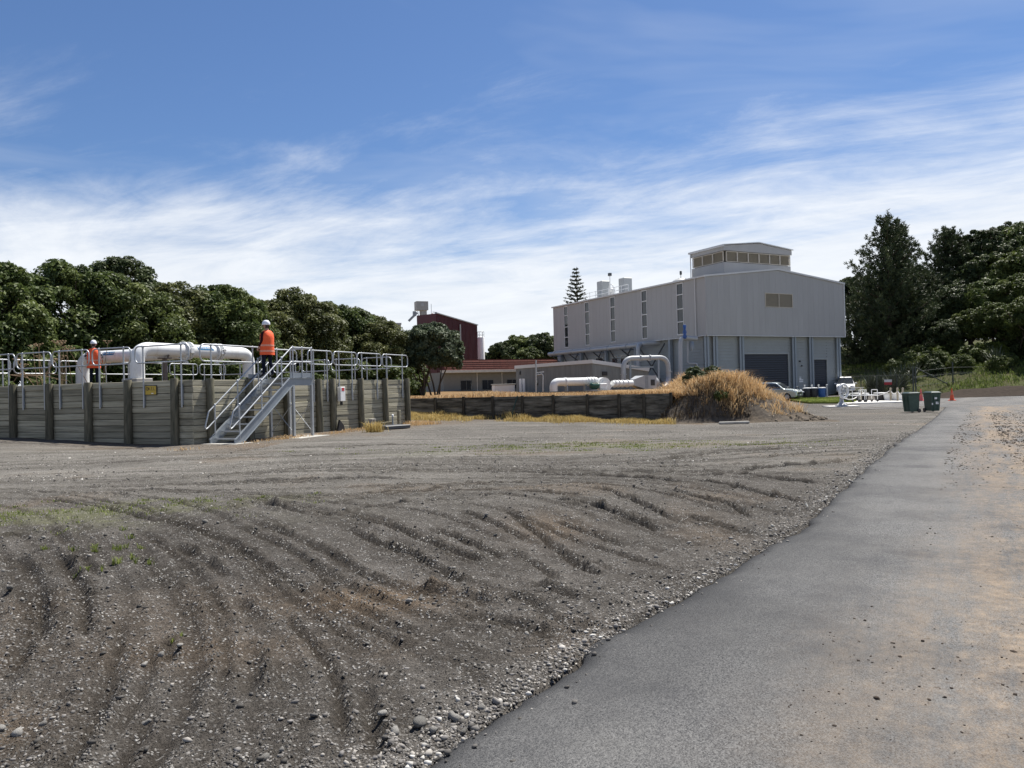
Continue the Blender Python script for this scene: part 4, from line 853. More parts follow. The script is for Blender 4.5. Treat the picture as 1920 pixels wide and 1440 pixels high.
make_person(Vector((-8.16, 25.72, LZ+.02)), R(62), 1.87, 'person in orange vest with dark sleeves standing at the top of the stairs looking left', MAT['maroon'],
            dict(foot_l=(-.1, .08, 0), foot_r=(.12, -.08, 0), elbow_l=(-.25, -.02, 1.16), wrist_l=(-.22, .14, .95), elbow_r=(.25, -.03, 1.16), wrist_r=(.2, .12, .97)), R(8))
# ------------------------------------------------------------------ main plant building
BC = Vector((18.33, 72, 0)); Bb = Vector((.8908, .4545, 0)); Ba = Vector((-.4545, .8908, 0)); FW, FL = 18.65, 28.4
def bl(s, t, z=0.0): return BC+Bb*s+Ba*t+UP*z
EAVE, RIDGE, SOF, RS = 11.52, 12.54, 5.98, 9.3
MAT['cladding'] = mat('pale_grey_steel_cladding', (.375, .368, .358), .5, .05, .8, rnd=.012, col2=(.345, .338, .328), mixs=.5, stretch=(1, 1, .25))
MAT['trim'] = mat('pale_trim', (.60, .60, .59), .45, .04, 2)
MAT['siding'] = mat('grey_lap_siding', (.32, .34, .335), .7, .06, 2)
MAT['column'] = mat('blue_grey_steel_column', (.27, .31, .345), .5, .08, 3, metal=.2)
MAT['roller'] = mat('charcoal_roller_door', (.022, .027, .037), .5, .06, 2)
MAT['louvre'] = mat('tan_louvre', (.44, .385, .29), .55, .08, 3)
MAT['roof'] = mat('grey_roof_sheet', (.45, .46, .46), .4, .06, 2, metal=.3)
def glass():
    m, N, L, B = new_mat('dark_window_glass'); B.inputs['Base Color'].default_value = (.03, .034, .038, 1); B.inputs['Roughness'].default_value = .04; B.inputs['Specular IOR Level'].default_value = .6; B.inputs['IOR'].default_value = 1.5
    tc = N.new('ShaderNodeTexCoord'); nz = N.new('ShaderNodeTexNoise'); nz.inputs['Scale'].default_value = .7; L.new(tc.outputs['Object'], nz.inputs['Vector']); bp = N.new('ShaderNodeBump'); bp.inputs['Distance'].default_value = .01; bp.inputs['Strength'].default_value = .25; L.new(nz.outputs['Fac'], bp.inputs['Height']); L.new(bp.outputs[0], B.inputs['Normal']); return m
MAT['glass'] = glass()
plant = empty('plant_building', bl(0, 0, -.3), 'large pale grey metal clad plant building with five tall window strips and a roof monitor', 'building')
core = MB(); core.prism([bl(.12, .12, SOF+.02), bl(FW-.12, .12, SOF+.02), bl(FW-.12, FL-.12, SOF+.02), bl(.12, FL-.12, SOF+.02)], (0, 0, EAVE-SOF-.1)); core.build('wall_core', MAT['cladding'], plant)
def front_top(s): return EAVE+(RIDGE-EAVE)*(1-abs(s-RS)/RS) if s < RS else EAVE+(RIDGE-EAVE)*(1-(s-RS)/(FW-RS))
fp = list(np.linspace(0, FW, 26)); fp[13] = min(fp[13], 20)
for i in range(25):
    s0, s1 = fp[i]+.004, fp[i+1]-.004; sv = [s0]+([RS] if s0 < RS < s1 else [])+[s1]
    louv = (7.5, 11.25)
    def pan(z0, tops): mb = MB(); mb.prism([bl(s0, 0, z0), bl(s1, 0, z0)]+[bl(s_, 0, tops(s_)) for s_ in sv[::-1]], Ba*.06); mb.build('cladding_panel', MAT['cladding'], plant)
    if s1 > louv[0] and s0 < louv[1]:
        pan(SOF, lambda q: 8.78); pan(10.22, lambda q: front_top(q)-.05)
        if s0 < louv[0]: mb = MB(); mb.prism([bl(s0, 0, 8.785), bl(louv[0], 0, 8.785), bl(louv[0], 0, 10.215), bl(s0, 0, 10.215)], Ba*.06); mb.build('cladding_panel', MAT['cladding'], plant)
        if s1 > louv[1]: mb = MB(); mb.prism([bl(louv[1], 0, 8.785), bl(s1, 0, 8.785), bl(s1, 0, 10.215), bl(louv[1], 0, 10.215)], Ba*.06); mb.build('cladding_panel', MAT['cladding'], plant)
    else: pan(SOF, lambda q: front_top(q)-.05)
wins = [(3.19, 4.19), (8.97, 9.92), (14.75, 15.7), (20.01, 20.97), (24.79, 25.73)]; edges = [.02]
gaps = []; prev = .02
for w0, w1 in wins: gaps.append((prev, w0)); prev = w1
gaps.append((prev, FL))
for g0, g1 in gaps:
    n = max(1, round((g1-g0)/.78))
    for i in range(n):
        t0, t1 = g0+(g1-g0)*i/n+.006, g0+(g1-g0)*(i+1)/n-.006; mb = MB(); mb.prism([bl(0, t0, SOF), bl(0, t1, SOF), bl(0, t1, EAVE-.05), bl(0, t0, EAVE-.05)], Bb*.06); mb.build('cladding_panel', MAT['cladding'], plant)
MAT['window_frame'] = mat('white_window_frame', (.66, .66, .65), .4, .03, 3)
for w0, w1 in wins:
    zz = [6.30, 7.54, 8.80, 10.20, 11.30]
    for z0, z1 in ((SOF, 6.29), (11.31, EAVE-.05)): mb = MB(); mb.prism([bl(0, w0, z0), bl(0, w1, z0), bl(0, w1, z1), bl(0, w0, z1)], Bb*.06); mb.build('cladding_panel', MAT['cladding'], plant)
    mb = MB()
    for z in zz: mb.box(bl(.01, (w0+w1)/2, z), (.12, w1-w0-.01, .09), Bb)
    for t in (w0+.025, w1-.025): mb.box(bl(.012, t, (6.3+11.3)/2), (.11, .05, 5.0), Bb)
    fr = mb.build('window', MAT['window_frame'], plant)
    for i in range(4):
        q = MB(); q.box(bl(.05, (w0+w1)/2, (zz[i]+zz[i+1])/2), (.03, w1-w0-.11, zz[i+1]-zz[i]-.09), Bb); q.build('pane', MAT['glass'], fr)
# trims: gable barge, corner flashings, sill flashing, gutter, downpipe
mb = MB(); mb.bar(bl(-.12, -.06, EAVE+.02), bl(RS, -.06, RIDGE+.05), .1, .16); mb.build('barge_board', MAT['trim'], plant)
mb = MB(); mb.bar(bl(RS, -.06, RIDGE+.05), bl(FW+.12, -.06, EAVE+.02), .1, .16); mb.build('barge_board', MAT['trim'], plant)
mb = MB(); mb.box(bl(-.02, -.02, (SOF+EAVE)/2), (.16, .16, EAVE-SOF), Bb); mb.build('corner_flashing', MAT['cladding'], plant)
mb = MB(); mb.box(bl(FW+.0, -.02, (SOF+EAVE)/2), (.12, .14, EAVE-SOF), Bb); mb.build('corner_flashing', MAT['trim'], plant)
mb = MB(); mb.bar(bl(-.12, -.1, EAVE+.0), bl(-.12, FL+.1, EAVE+.0), .16, .14); mb.build('gutter', MAT['trim'], plant)
mb = MB(); mb.bar(bl(-.02, -.03, SOF-.03), bl(FW, -.03, SOF-.03), .14, .06); mb.bar(bl(-.03, -.02, SOF-.03), bl(-.03, FL, SOF-.03), .14, .06); tag(mb.build('sill_flashing', MAT['trim'], plant), kind='stuff')
mb = MB(); mb.tube(rounded([bl(-.12, 1.36, EAVE-.05), bl(-.1, 1.36, SOF-.15)], .1), .055, 8); mb.build('downpipe', MAT['trim'], plant)
mb = MB(); mb.prism([bl(-.1, -.1, EAVE+.06), bl(RS, -.1, RIDGE+.1), bl(RS, -.1, RIDGE+.02), bl(-.1, -.1, EAVE-.02)], Ba*(FL+.2)); mb.build('roof_slope', MAT['roof'], plant)
mb = MB(); mb.prism([bl(FW+.1, -.1, EAVE+.06), bl(RS, -.1, RIDGE+.1), bl(RS, -.1, RIDGE+.02), bl(FW+.1, -.1, EAVE-.02)], Ba*(FL+.2)); mb.build('roof_slope', MAT['roof'], plant)
mb = MB(); mb.prism([bl(.03, .03, SOF+.005), bl(FW-.03, .03, SOF+.005), bl(FW-.03, FL-.03, SOF+.005), bl(.03, FL-.03, SOF+.005)], (0, 0, .012)); mb.build('soffit', MAT['trim'], plant)
def louvre(parent, o, xd, nd, w, h, n, name='louvre'):
    """bank of blades: o lower left corner, xd along, nd outward"""
    xd, nd = Vector(xd).normalized(), Vector(nd).normalized(); mb = MB(); o = Vector(o)
    mb.prism([o-nd*.1, o+xd*w-nd*.1, o+xd*w+UP*h-nd*.1, o+UP*h-nd*.1], -nd*.02)
    for i in range(n):
        z = h*(i+.5)/n; mb.prism([o+UP*(z-h/n*.46)+nd*.02, o+UP*(z-h/n*.36)+nd*.02, o+UP*(z+h/n*.5)-nd*.08, o+UP*(z+h/n*.4)-nd*.08], xd*w)
    l = mb.build(name, MAT['louvre'], parent); tag(l, kind='stuff'); f = MB()
    for a_, b_ in ((o, o+xd*w), (o+UP*h, o+xd*w+UP*h), (o, o+UP*h), (o+xd*w, o+xd*w+UP*h)): f.bar(a_+nd*.015, b_+nd*.015, .07, .07, nd)
    tag(f.build('louvre_frame', MAT['louvre_frame'], l), kind='stuff'); return l
MAT['louvre_frame'] = mat('beige_frame', (.52, .47, .39), .5, .05, 3)
louvre(plant, bl(7.54, .02, 8.83), Bb, -Ba, 1.83, 1.35, 14); louvre(plant, bl(9.39, .02, 8.83), Bb, -Ba, 1.83, 1.35, 14)
# lower storey: lap siding set back behind steel columns
def lap(a, b, z0, z1, nd, parent, n, name='siding'):
    a, b, nd = Vector(a), Vector(b), Vector(nd); mb = MB()
    for i in range(n):
        h0, h1 = z0+(z1-z0)*i/n, z0+(z1-z0)*(i+1)/n; V_ = [a+UP*h0+nd*.10, b+UP*h0+nd*.10, b+UP*h1+nd*.008, a+UP*h1+nd*.008, a+UP*h0, b+UP*h0]; mb.add(V_, [(0, 1, 2, 3), (4, 5, 1, 0)])
    o = mb.build(name, MAT['siding'], parent, fix=False); return tag(o, kind='stuff')
SB_ = .55
segs = [(.0, 4.9, -.3, SOF), (4.9, 11.0, 4.25, SOF), (11.0, 14.45, -.3, SOF), (14.45, 16.45, 3.68, SOF), (16.45, 18.3, -.3, SOF)]
for s0, s1, z0, z1 in segs: lap(bl(s0, SB_), bl(s1, SB_), z0, z1, -Ba, plant, max(4, round((z1-z0)/.30)))
lap(bl(SB_, FL), bl(SB_, SB_), -.3, SOF, -Bb, plant, 21)
mb = MB(); mb.prism([bl(.6, .75, -.3), bl(18.2, .75, -.3), bl(18.2, FL-.3, -.3), bl(.6, FL-.3, -.3)], (0, 0, SOF+.3)); mb.build('lower_core', MAT['dark_steel'], plant)
for s in (.18, 1.25, 4.55, 11.55, 13.95, 17.95):
    mb = MB(); c = bl(s, .22); mb.bar(c+UP*-.3-Bb*.12, c+UP*SOF-Bb*.12, .03, .34, Bb); mb.bar(c+UP*-.3+Bb*.12, c+UP*SOF+Bb*.12, .03, .34, Bb); mb.bar(c+UP*-.3, c+UP*SOF, .21, .025, Bb); mb.build('column', MAT['column'], plant)
for t in (5.6, 11.4, 17.0, 22.3, 27.0):
    mb = MB(); c = bl(.2, t); mb.box(c+UP*(SOF-.3)/2, (.34, .3, SOF+.3), Bb); mb.build('column', MAT['column'], plant)
def roller_door(s0, s1, z0, z1):
    mb = MB(); n = int((z1-z0)/.11); V_, F_ = [], []
    for i in range(n+1):
        z = z0+(z1-z0)*i/n; V_ += [bl(s0, SB_-.02-(.025 if i % 2 else 0), z), bl(s1, SB_-.02-(.025 if i % 2 else 0), z)]
    F_ = [(2*i, 2*i+1, 2*i+3, 2*i+2) for i in range(n)]; mb.add(V_, F_); d = mb.build('roller_door', MAT['roller'], plant)
    for p_, q_ in ((bl(s0-.07, SB_-.06, z0), bl(s0-.07, SB_-.06, z1+.14)), (bl(s1+.07, SB_-.06, z0), bl(s1+.07, SB_-.06, z1+.14)), (bl(s0, SB_-.06, z1+.07), bl(s1, SB_-.06, z1+.07))):
        f = MB(); f.bar(p_, q_, .14, .14, Ba); f.build('door_frame', MAT['siding'], d)
roller_door(4.98, 10.9, -.3, 4.2); roller_door(14.52, 16.38, -.3, 3.62)
mb = MB(); mb.box(bl(2.7, SB_-.05, 2.2), (2.2, .08, .85), Bb); w = mb.build('window', MAT['window_frame'], plant); q = MB(); q.box(bl(2.7, SB_-.1, 2.2), (2.05, .05, .72), Bb); q.build('pane', MAT['glass'], w)
for (c, w, h) in ((12.55, .28, .55), (12.82, .26, .3)): mb = MB(); mb.box(bl(c, SB_-.07, 1.62 if h > .5 else 1.5), (w, .03, h), Bb); mb.build('notice', MAT['white_paint'], plant)
for s, z in ((12.5, 3.4), (12.75, 2.95)): mb = MB(); mb.lathe(bl(s, SB_-.12, z), [(.04, .14), (.14, 0), (0, .02)], 8); mb.build('wall_lamp', MAT['dark_steel'], plant)
for t0, t1 in ((6.4, 10.9), (12.0, 16.4), (17.7, 21.8), (22.8, 26.6)):
    for p_, q_ in ((bl(.15, t0, 1.0), bl(.15, t1, 5.6)), (bl(.12, t0, 5.6), bl(.12, t1, 1.0))): mb = MB(); mb.bar(p_, q_, .1, .1); mb.build('brace', MAT['dark_steel'], plant)
for t0, t1 in ((13.2, 14.6), (15.2, 16.3), (18.2, 19.6)):
    mb = MB(); mb.box(bl(SB_-.04, (t0+t1)/2, 3.4), (.06, t1-t0, 2.9), Bb); w = mb.build('window', MAT['window_frame'], plant); q = MB(); q.box(bl(SB_-.09, (t0+t1)/2, 3.4), (.05, t1-t0-.16, 2.7), Bb); q.build('pane', MAT['glass'], w)
# roof monitor with louvre band
m0, m1, mt, md = RS-4.62, RS+4.66, 2.47, 5.1
mon = MB(); mon.prism([bl(m0+.1, mt+.1, 11.6), bl(m1-.1, mt+.1, 11.6), bl(m1-.1, mt+md-.1, 11.6), bl(m0+.1, mt+md-.1, 11.6)], (0, 0, 1.9)); mo = mon.build('roof_monitor', MAT['cladding'], plant)
c2 = MB(); c2.prism([bl(m0+.35, mt+.3, 13.45), bl(m1-.3, mt+.3, 13.45), bl(m1-.3, mt+md-.3, 13.45), bl(m0+.35, mt+md-.3, 13.45)], (0, 0, 1.2)); c2.build('monitor_core', MAT['dark_steel'], mo)
for k in range(6): louvre(mo, bl(m0+.38+k*(m1-m0-.5)/6, mt+.12, 13.58), Bb, -Ba, (m1-m0-.5)/6-.06, 1.0, 12)
for k in range(3): louvre(mo, bl(m0+.12, mt+md-.3-k*(md-.5)/3, 13.58), -Ba, -Bb, (md-.5)/3-.06, 1.0, 12)
mb = MB(); mb.prism([bl(m0, mt, 14.66), bl(m1, mt, 14.66), bl(m1, mt, 15.12), bl(RS, mt, 15.6), bl(m0, mt, 15.12)], Ba*md); mb.build('monitor_gable', MAT['cladding'], mo)
for sA, zA, sB, zB in ((m0-.15, 15.16, RS, 15.66), (m1+.15, 15.16, RS, 15.66)): mb = MB(); mb.prism([bl(sA, mt-.12, zA), bl(sB, mt-.12, zB), bl(sB, mt-.12, zB+.08), bl(sA, mt-.12, zA+.08)], Ba*(md+.24)); mb.build('monitor_roof', MAT['trim'], mo)
mb = MB(); mb.box(bl(m0-.1, mt+md/2, 15.1), (.14, md+.2, .14), Bb); mb.build('monitor_gutter', MAT['trim'], mo)
mb = MB(); mb.tube([bl(m0-.08, mt+md-.15, 15.05), bl(m0-.08, mt+md-.15, 12.4)], .05, 6); mb.build('monitor_downpipe', MAT['trim'], mo)
# roof plant: boxes, rail, mast, dome vent
MAT['roof_box'] = mat('grey_roof_cowl', (.42, .43, .42), .5, .05, 2)
for t, z1 in ((24.4, 14.5), (19.7, 14.25)):
    mb = MB(); mb.box(bl(5, t, (12+z1)/2), (1.2, 1.15, z1-12), Bb, bev=.06); o = tag(mb.build('roof_cowl', MAT['roof_box']), 'tall grey box cowl on the plant roof, ' + ('nearer the conical pine' if t > 22 else 'nearer the roof monitor'), 'cowl', 'box cowls on the plant roof')
rl = empty('roof_rail', bl(5, 22, 12), 'white safety railing between the two box cowls on the plant roof', 'railing')
for z in (12.75, 13.2): mb = MB(); mb.tube([bl(3.9, 27.2, z), bl(3.9, 17.6, z)], .035, 6); mb.build('rail', MAT['white_paint'], rl)
for t in np.linspace(27.2, 17.6, 8): mb = MB(); mb.tube([bl(3.9, t, 11.9), bl(3.9, t, 13.2)], .035, 6); mb.build('post', MAT['white_paint'], rl)
mb = MB(); mb.tube(rounded([bl(3.85, 20.6, 12), bl(3.85, 20.6, 13.6), bl(3.85, 21.5, 13.6), bl(3.85, 21.5, 12)], .4), .05, 6); mb.build('ladder_hoop', MAT['white_paint'], rl)
ms = empty('roof_mast', bl(5, 22.9, 12), 'slim mast with a small dark box on top between the roof cowls', 'mast')
mb = MB(); mb.tube([bl(5, 22.9, 12), bl(5, 22.9, 15.0)], .05, 6); mb.build('pole', MAT['white_paint'], ms)
mb = MB(); mb.box(bl(5, 22.9, 15.15), (.34, .34, .36), Bb); mb.build('box', MAT['dark_steel'], ms)
mb = MB(); mb.lathe(bl(4.6, 22.0, 12.1), [(.3, 0), (.3, .8), (.42, .85), (.42, 1.1), (0, 1.25)], 12); tag(mb.build('roof_vent', MAT['white_paint']), 'short white round vent cowl beside the roof mast', 'vent')
dv = empty('dome_vent', bl(3, 7.1, 11.8), 'grey domed roof vent with a lamp on top beside the roof monitor', 'vent')
mb = MB(); mb.lathe(bl(3, 7.1, 11.75), [(1.0, 0), (1.0, .25), (.8, .45), (.5, .62), (0, .7)], 14); mb.build('dome', MAT['roof_box'], dv)
mb = MB(); mb.lathe(bl(3, 7.1, 12.4), [(.03, 0), (.03, .35), (.12, .4), (.12, .75), (.0, .8)], 8); mb.build('lamp', MAT['dark_steel'], dv)

# ------------------------------------------------------------------ pipework beside the plant building
def P(u, v, Y):  # photo pixel at depth Y -> real place
    du, dv_ = u-960, v-720; c, s = math.cos(R(1.415)), math.sin(R(1.415)); return Vector(((du*c-dv_*s)/1442*Y, Y, CAM_H-((du*s+dv_*c)-7)/1442*Y))
lp = empty('long_duct', bl(-1, 18, 5.6), 'long grey pipe running under the window wall of the plant building and bending down', 'pipe')
e_ = bl(-1.2, 8.6, 5.58)
mb = MB(); mb.tube(rounded([bl(-1.2, 27.6, 5.58), e_, bl(-2.2, 7.75, 5.4), bl(-2.2, 7.75, 1.6)], .5, 6), .22, 14); mb.build('pipe_run', MAT['grey_pipe'], lp)
for t in (11, 14.5, 18, 22, 26): mb = MB(); mb.disc(bl(-1.2, t, 5.58), Ba, .28, .08, 14); mb.build('pipe_collar', MAT['grey_pipe'], lp)
for t in (12.1, 17.6, 22.7, 26.9):
    mb = MB(); mb.bar(bl(.4, t, 4.2), bl(-1.2, t, 5.3), .1, .1); mb.build('bracket', MAT['dark_steel'], lp); mb = MB(); mb.bar(bl(.4, t, 5.3), bl(-1.5, t, 5.3), .1, .1); mb.build('bracket', MAT['galv_dark'], lp)
mb = MB(); mb.tube(rounded([e_+Ba*.6+UP*.05, e_-Ba*.5+UP*.1, bl(.6, 7.6, 5.75)], .4, 5), .24, 12); mb.build('branch_pipe', MAT['grey_pipe'], lp)
lo = empty('pipe_loop', P(1210, 715, 67), 'grey pipe loop rising and falling in front of the plant building wall', 'pipe')
mb = MB(); mb.tube(rounded([P(1169, 716, 66.5), P(1169, 672, 66.5), P(1252, 670, 68.5), P(1254, 712, 68.5), P(1246, 727, 67.5)], .95, 8), .21, 14); mb.build('loop_pipe', MAT['grey_pipe'], lo)
for p_, d_ in ((P(1169, 702, 66.5), UP), (P(1218, 671, 67.6), Bb), (P(1200, 671.3, 67.2), Bb), (P(1254, 697, 68.5), UP)): mb = MB(); mb.disc(p_, d_, .28, .08, 14); mb.build('pipe_collar', MAT['grey_pipe'], lo)
for u in (1182, 1235): mb = MB(); mb.bar(P(u, 674, 67.4), P(u, 733, 67.4), .14, .14); mb.build('support', MAT['column'], lo)
mb = MB(); mb.bar(P(1180, 689, 67.6), P(1225, 688, 68.2), .16, .12); mb.build('support_beam', MAT['column'], lo)
rp = empty('wall_pipe', P(1276, 715, 70.5), 'grey upright pipe with an elbow into the wall near the downpipe', 'pipe')
mb = MB(); mb.tube(rounded([P(1276, 735, 70.5), P(1276, 632, 70.5), P(1306, 635, 71.8)], .6, 6), .2, 12); mb.build('pipe_run', MAT['grey_pipe'], rp)
mb = MB(); mb.tube(rounded([P(1290, 640, 71.3), P(1289, 681, 71.3), P(1307, 682, 71.3), P(1307, 700, 71.3)], .2, 4), .08, 8); mb.build('thin_pipe', MAT['grey_pipe'], rp)
mb = MB(); mb.lathe(P(1297, 650, 71.3), [(.18, -.4), (.22, -.1), (.22, .4), (.1, .5)], 10); mb.build('filter_pot', MAT['galv_dark'], rp)
MAT['blue_paint'] = mat('blue_valve_paint', (.02, .08, .28), .45, .1, 4)
mb = MB(); mb.lathe(P(1284, 629, 70.5), [(.12, -.3), (.2, -.1), (.12, .1), (.2, .3), (.1, .55), (.16, .9), (.06, 1.0)], 10); mb.build('valve_actuator', MAT['blue_paint'], rp)

# ------------------------------------------------------------------ fan set on the terrace
fan = empty('fan_set', P(1090, 733, 62), 'white fan with big white intake pipe and green motor on the terrace', 'fan')
pz = 1.86
a0, a1 = P(1040, 716, 60.5), P(1118, 714, 62.5); a0.z = a1.z = pz
mb = MB(); mb.tube(rounded([Vector((a0.x-.1, a0.y, .9)), Vector((a0.x-.1, a0.y, pz)), a1], .85, 9), .315, 20); mb.build('intake_pipe', MAT['white_pipe'], fan)
dd = (a1-a0).normalized()
for f in (.24, .78, .86, .93): mb = MB(); mb.disc(a0+(a1-a0)*f, dd, .36, .06 if f < .8 else .1, 20); mb.build('pipe_collar', MAT['white_pipe'], fan)
for f in (.27, .72): mb = MB(); mb.box(a0+(a1-a0)*f-UP*.55, (.12, .3, .6), dd); mb.build('saddle', MAT['galv_dark'], fan)
sc_ = P(1131, 719, 62.8); sc_.z = 1.62
mb = MB(); n = 26; rr_ = [.5+.16*(k/n) for k in range(n)]; axd = Vector((.35, -.94, 0)).normalized(); sdv = Vector((.94, .35, 0)); prof = [sc_+(sdv*math.cos(2*math.pi*k/n)+UP*math.sin(2*math.pi*k/n))*rr_[k]-axd*.3 for k in range(n)]; mb.prism(prof, axd*.6); mb.build('fan_casing', MAT['white_pipe'], fan)
mb = MB(); mb.disc(sc_+axd*.33, axd, .3, .08, 20); mb.build('inlet_ring', MAT['white_pipe'], fan)
MAT['motor_green'] = mat('dark_green_motor', (.012, .07, .045), .4, .1, 5)
mc = P(1115, 723.5, 61.5); mb = MB(); mb.tube([mc-dd*.3, mc+dd*.3], .24, 16); mb.lathe(mc-dd*.3, [(.24, 0), (.2, -.1), (0, -.12)], 12, dd); mo_ = mb.build('motor', MAT['motor_green'], fan)
for k in range(10): q = MB(); t_ = k*math.pi/5; pd = (UP*math.cos(t_)+axd*math.sin(t_)); q.box(mc+pd*.25, (.5, .02, .05), dd, pd); tag(q.build('cooling_fin', MAT['motor_green'], mo_))
mb = MB(); mb.box(mc+dd*.75-UP*.02, (.7, .4, .42), dd, bev=.04); mb.build('bearing_housing', MAT['white_pipe'], fan)
mb = MB(); mb.box(mc+dd*.4-UP*.42, (2.0, .8, .2), dd); mb.build('base_frame', MAT['galv'], fan)
o0, o1 = P(1148, 722, 63), P(1185, 722, 64.2); o0.z = o1.z = 1.62; d2 = (o1-o0).normalized()
mb = MB(); mb.tube([o0, o1], .26, 18); mb.build('outlet_pipe', MAT['white_pipe'], fan)
for f in (.12, .3, .5, .75): mb = MB(); mb.disc(o0+(o1-o0)*f, d2, .32, .07, 18); mb.build('pipe_collar', MAT['white_pipe'], fan)
ves = empty('filter_vessel', P(1203, 730, 65), 'grey boxy filter vessel with tapered end joined to the white fan pipe', 'vessel')
v0 = P(1185, 720, 64.4); v0.z = 1.7; e1_, e2_ = v0+d2*.9, v0+d2*2.3
def rect(c, w, h): n_ = d2.cross(UP).normalized(); return [c+n_*w+UP*h, c-n_*w+UP*h, c-n_*w-UP*h, c+n_*w-UP*h]
mb = MB(); mb.add(rect(v0, .25, .25)+rect(e1_, .55, .55), [(0, 1, 5, 4), (1, 2, 6, 5), (2, 3, 7, 6), (3, 0, 4, 7), (0, 3, 2, 1)]); mb.build('taper', MAT['grey_pipe'], ves)
mb = MB(); mb.box((e1_+e2_)/2, ((e2_-e1_).length, 1.1, 1.1), d2); bx_ = mb.build('body', MAT['grey_pipe'], ves)
nn = d2.cross(UP).normalized(); nn = nn if nn.y < 0 else -nn
q = MB(); q.box((e1_+e2_)/2+nn*.56+d2*.25-UP*.05, (.45, .03, .5), d2); q.build('access_hatch', MAT['black'], bx_)
for k in range(4): q = MB(); q.box(e1_+d2*(.1+k*.1)+nn*.56, (.02, .02, 1.0), d2); q.build('stiffener', MAT['galv_dark'], bx_)
mb = MB(); mb.lathe(e2_, [(.5, 0), (.5, .25), (.35, .5), (.05, .6)], 14, d2); mb.build('end_dome', MAT['grey_pipe'], ves)
mb = MB(); mb.box((e1_+e2_)/2-UP*.75, (1.4, .9, .5), d2); mb.build('base_frame', MAT['galv_dark'], ves)

# ------------------------------------------------------------------ low concrete annex
AO = Vector((7.07, 67, 0))
def an(s, t, z=0.0): return AO+Bb*s+Ba*t+UP*z
ax_ = empty('annex', an(0, 0, .9), 'low bare concrete annex with pale roof fascia in front of the plant building', 'building')
mb = MB(); mb.prism([an(.12, .12, .6), an(5.9, .12, .6), an(5.9, 14.5, .6), an(.12, 14.5, .6)], (0, 0, 2.4)); mb.build('wall_core', MAT['dark_steel'], ax_)
for i in range(8):
    t0, t1 = i*14.6/8+.01, (i+1)*14.6/8-.01; mb = MB(); mb.prism([an(0, t0, .6), an(0, t1, .6), an(0, t1, 3.5), an(0, t0, 3.5)], Bb*.12); mb.build('wall_panel', MAT['cast_conc'], ax_)
for i in range(3):
    s0, s1 = i*2+.01+(.12 if i == 0 else 0), (i+1)*2-.01; mb = MB(); mb.prism([an(s0, 0, .6), an(s1, 0, .6), an(s1, 0, 3.5-.13*s1), an(s0, 0, 3.5-.13*s0)], Ba*.12); mb.build('wall_panel', MAT['cast_conc'], ax_)
mb = MB(); mb.bar(an(-.06, -.1, 3.62), an(-.06, 14.7, 3.62), .1, .32); mb.build('fascia', MAT['trim'], ax_)
mb = MB(); mb.bar(an(-.1, -.06, 3.62), an(6, -.06, 3.62-.13*6), .1, .32); mb.build('fascia', MAT['trim'], ax_)
mb = MB(); mb.prism([an(-.02, -.02, 3.66), an(6, -.02, 3.66-.8), an(6, 14.6, 3.66-.8), an(-.02, 14.6, 3.66)], (0, 0, .06)); mb.build('roof', MAT['roof'], ax_)
for t0, t1, z0, z1, m in ((12.6, 13.1, .9, 2.4, 'white_paint'), (13.3, 13.8, .9, 2.4, 'white_paint'), (9.9, 10.3, 1.7, 2.3, 'glass')): mb = MB(); mb.box(an(-.03, (t0+t1)/2, (z0+z1)/2), (.06, t1-t0, z1-z0), Bb); mb.build('door' if m != 'glass' else 'window', MAT[m], ax_)
for t, z in ((13.6, 3.0), (9.6, 2.95)): mb = MB(); mb.box(an(-.08, t, z), (.14, .2, .34), Bb); mb.build('wall_lamp', MAT['dark_steel'], ax_)
mb = MB(); mb.box(an(1.2, -.05, 2.55), (.5, .1, .35), Bb); mb.build('vent', MAT['black'], ax_)
gp = empty('standpipe_frame', P(1013, 733, 64), 'thin pale standpipe with a crossbar in front of the annex wall', 'pipe')
mb = MB(); mb.tube([P(1005, 735, 64), P(1005, 675, 64)], .06, 8); mb.build('tall_pipe', MAT['galv'], gp)
mb = MB(); mb.tube(rounded([P(1005, 703, 64), P(1018, 701, 64), P(1018, 735, 64)], .15), .05, 8); mb.build('side_pipe', MAT['galv'], gp)
mb = MB(); mb.bar(P(1004, 699, 64.1), P(1020, 697, 64.1), .1, .1); mb.build('crossbar', MAT['galv'], gp)

# ------------------------------------------------------------------ red buildings and tanks beyond
MAT['red_tile'] = mat('faded_red_tiles', (.15, .058, .047), .8, .2, 3, col2=(.13, .06, .05), mixs=.8, rnd=.1); MAT['red_steel'] = mat('dark_red_ribbed_steel', (.075, .013, .018), .5, .08, 1, rnd=.05)
MAT['cream_wall'] = mat('grey_rendered_wall', (.23, .235, .215), .85, .08, 2); MAT['white_wall'] = mat('off_white_gutter', (.62, .62, .56), .6, .12, 2)
L0, L1 = Vector((-8.2, 92, 0)), Vector((12.0, 101, 0)); Ld = (L1-L0).normalized(); Ln = Vector((Ld.y, -Ld.x, 0)); LL = (L1-L0).length
lr = empty('low_red_building', L0+UP*1, 'low grey building with a band of faded red tiles above a white gutter', 'building')
mb = MB(); mb.prism([L0+UP*.8, L1+UP*.8, L1-Ln*9+UP*.8, L0-Ln*9+UP*.8], (0, 0, 2.75)); mb.build('wall', MAT['cream_wall'], lr)
mb = MB(); mb.bar(L0+Ln*.75-Ld*.6+UP*3.62, L1+Ln*.75+UP*3.62, .14, .3); mb.build('gutter', MAT['white_wall'], lr)
mb = MB(); mb.prism([L0+Ln*.7+UP*3.45, L1+Ln*.7+UP*3.45, L1+UP*3.45, L0+UP*3.45], (0, 0, .06)); mb.build('soffit', MAT['white_wall'], lr)
ncol = 24
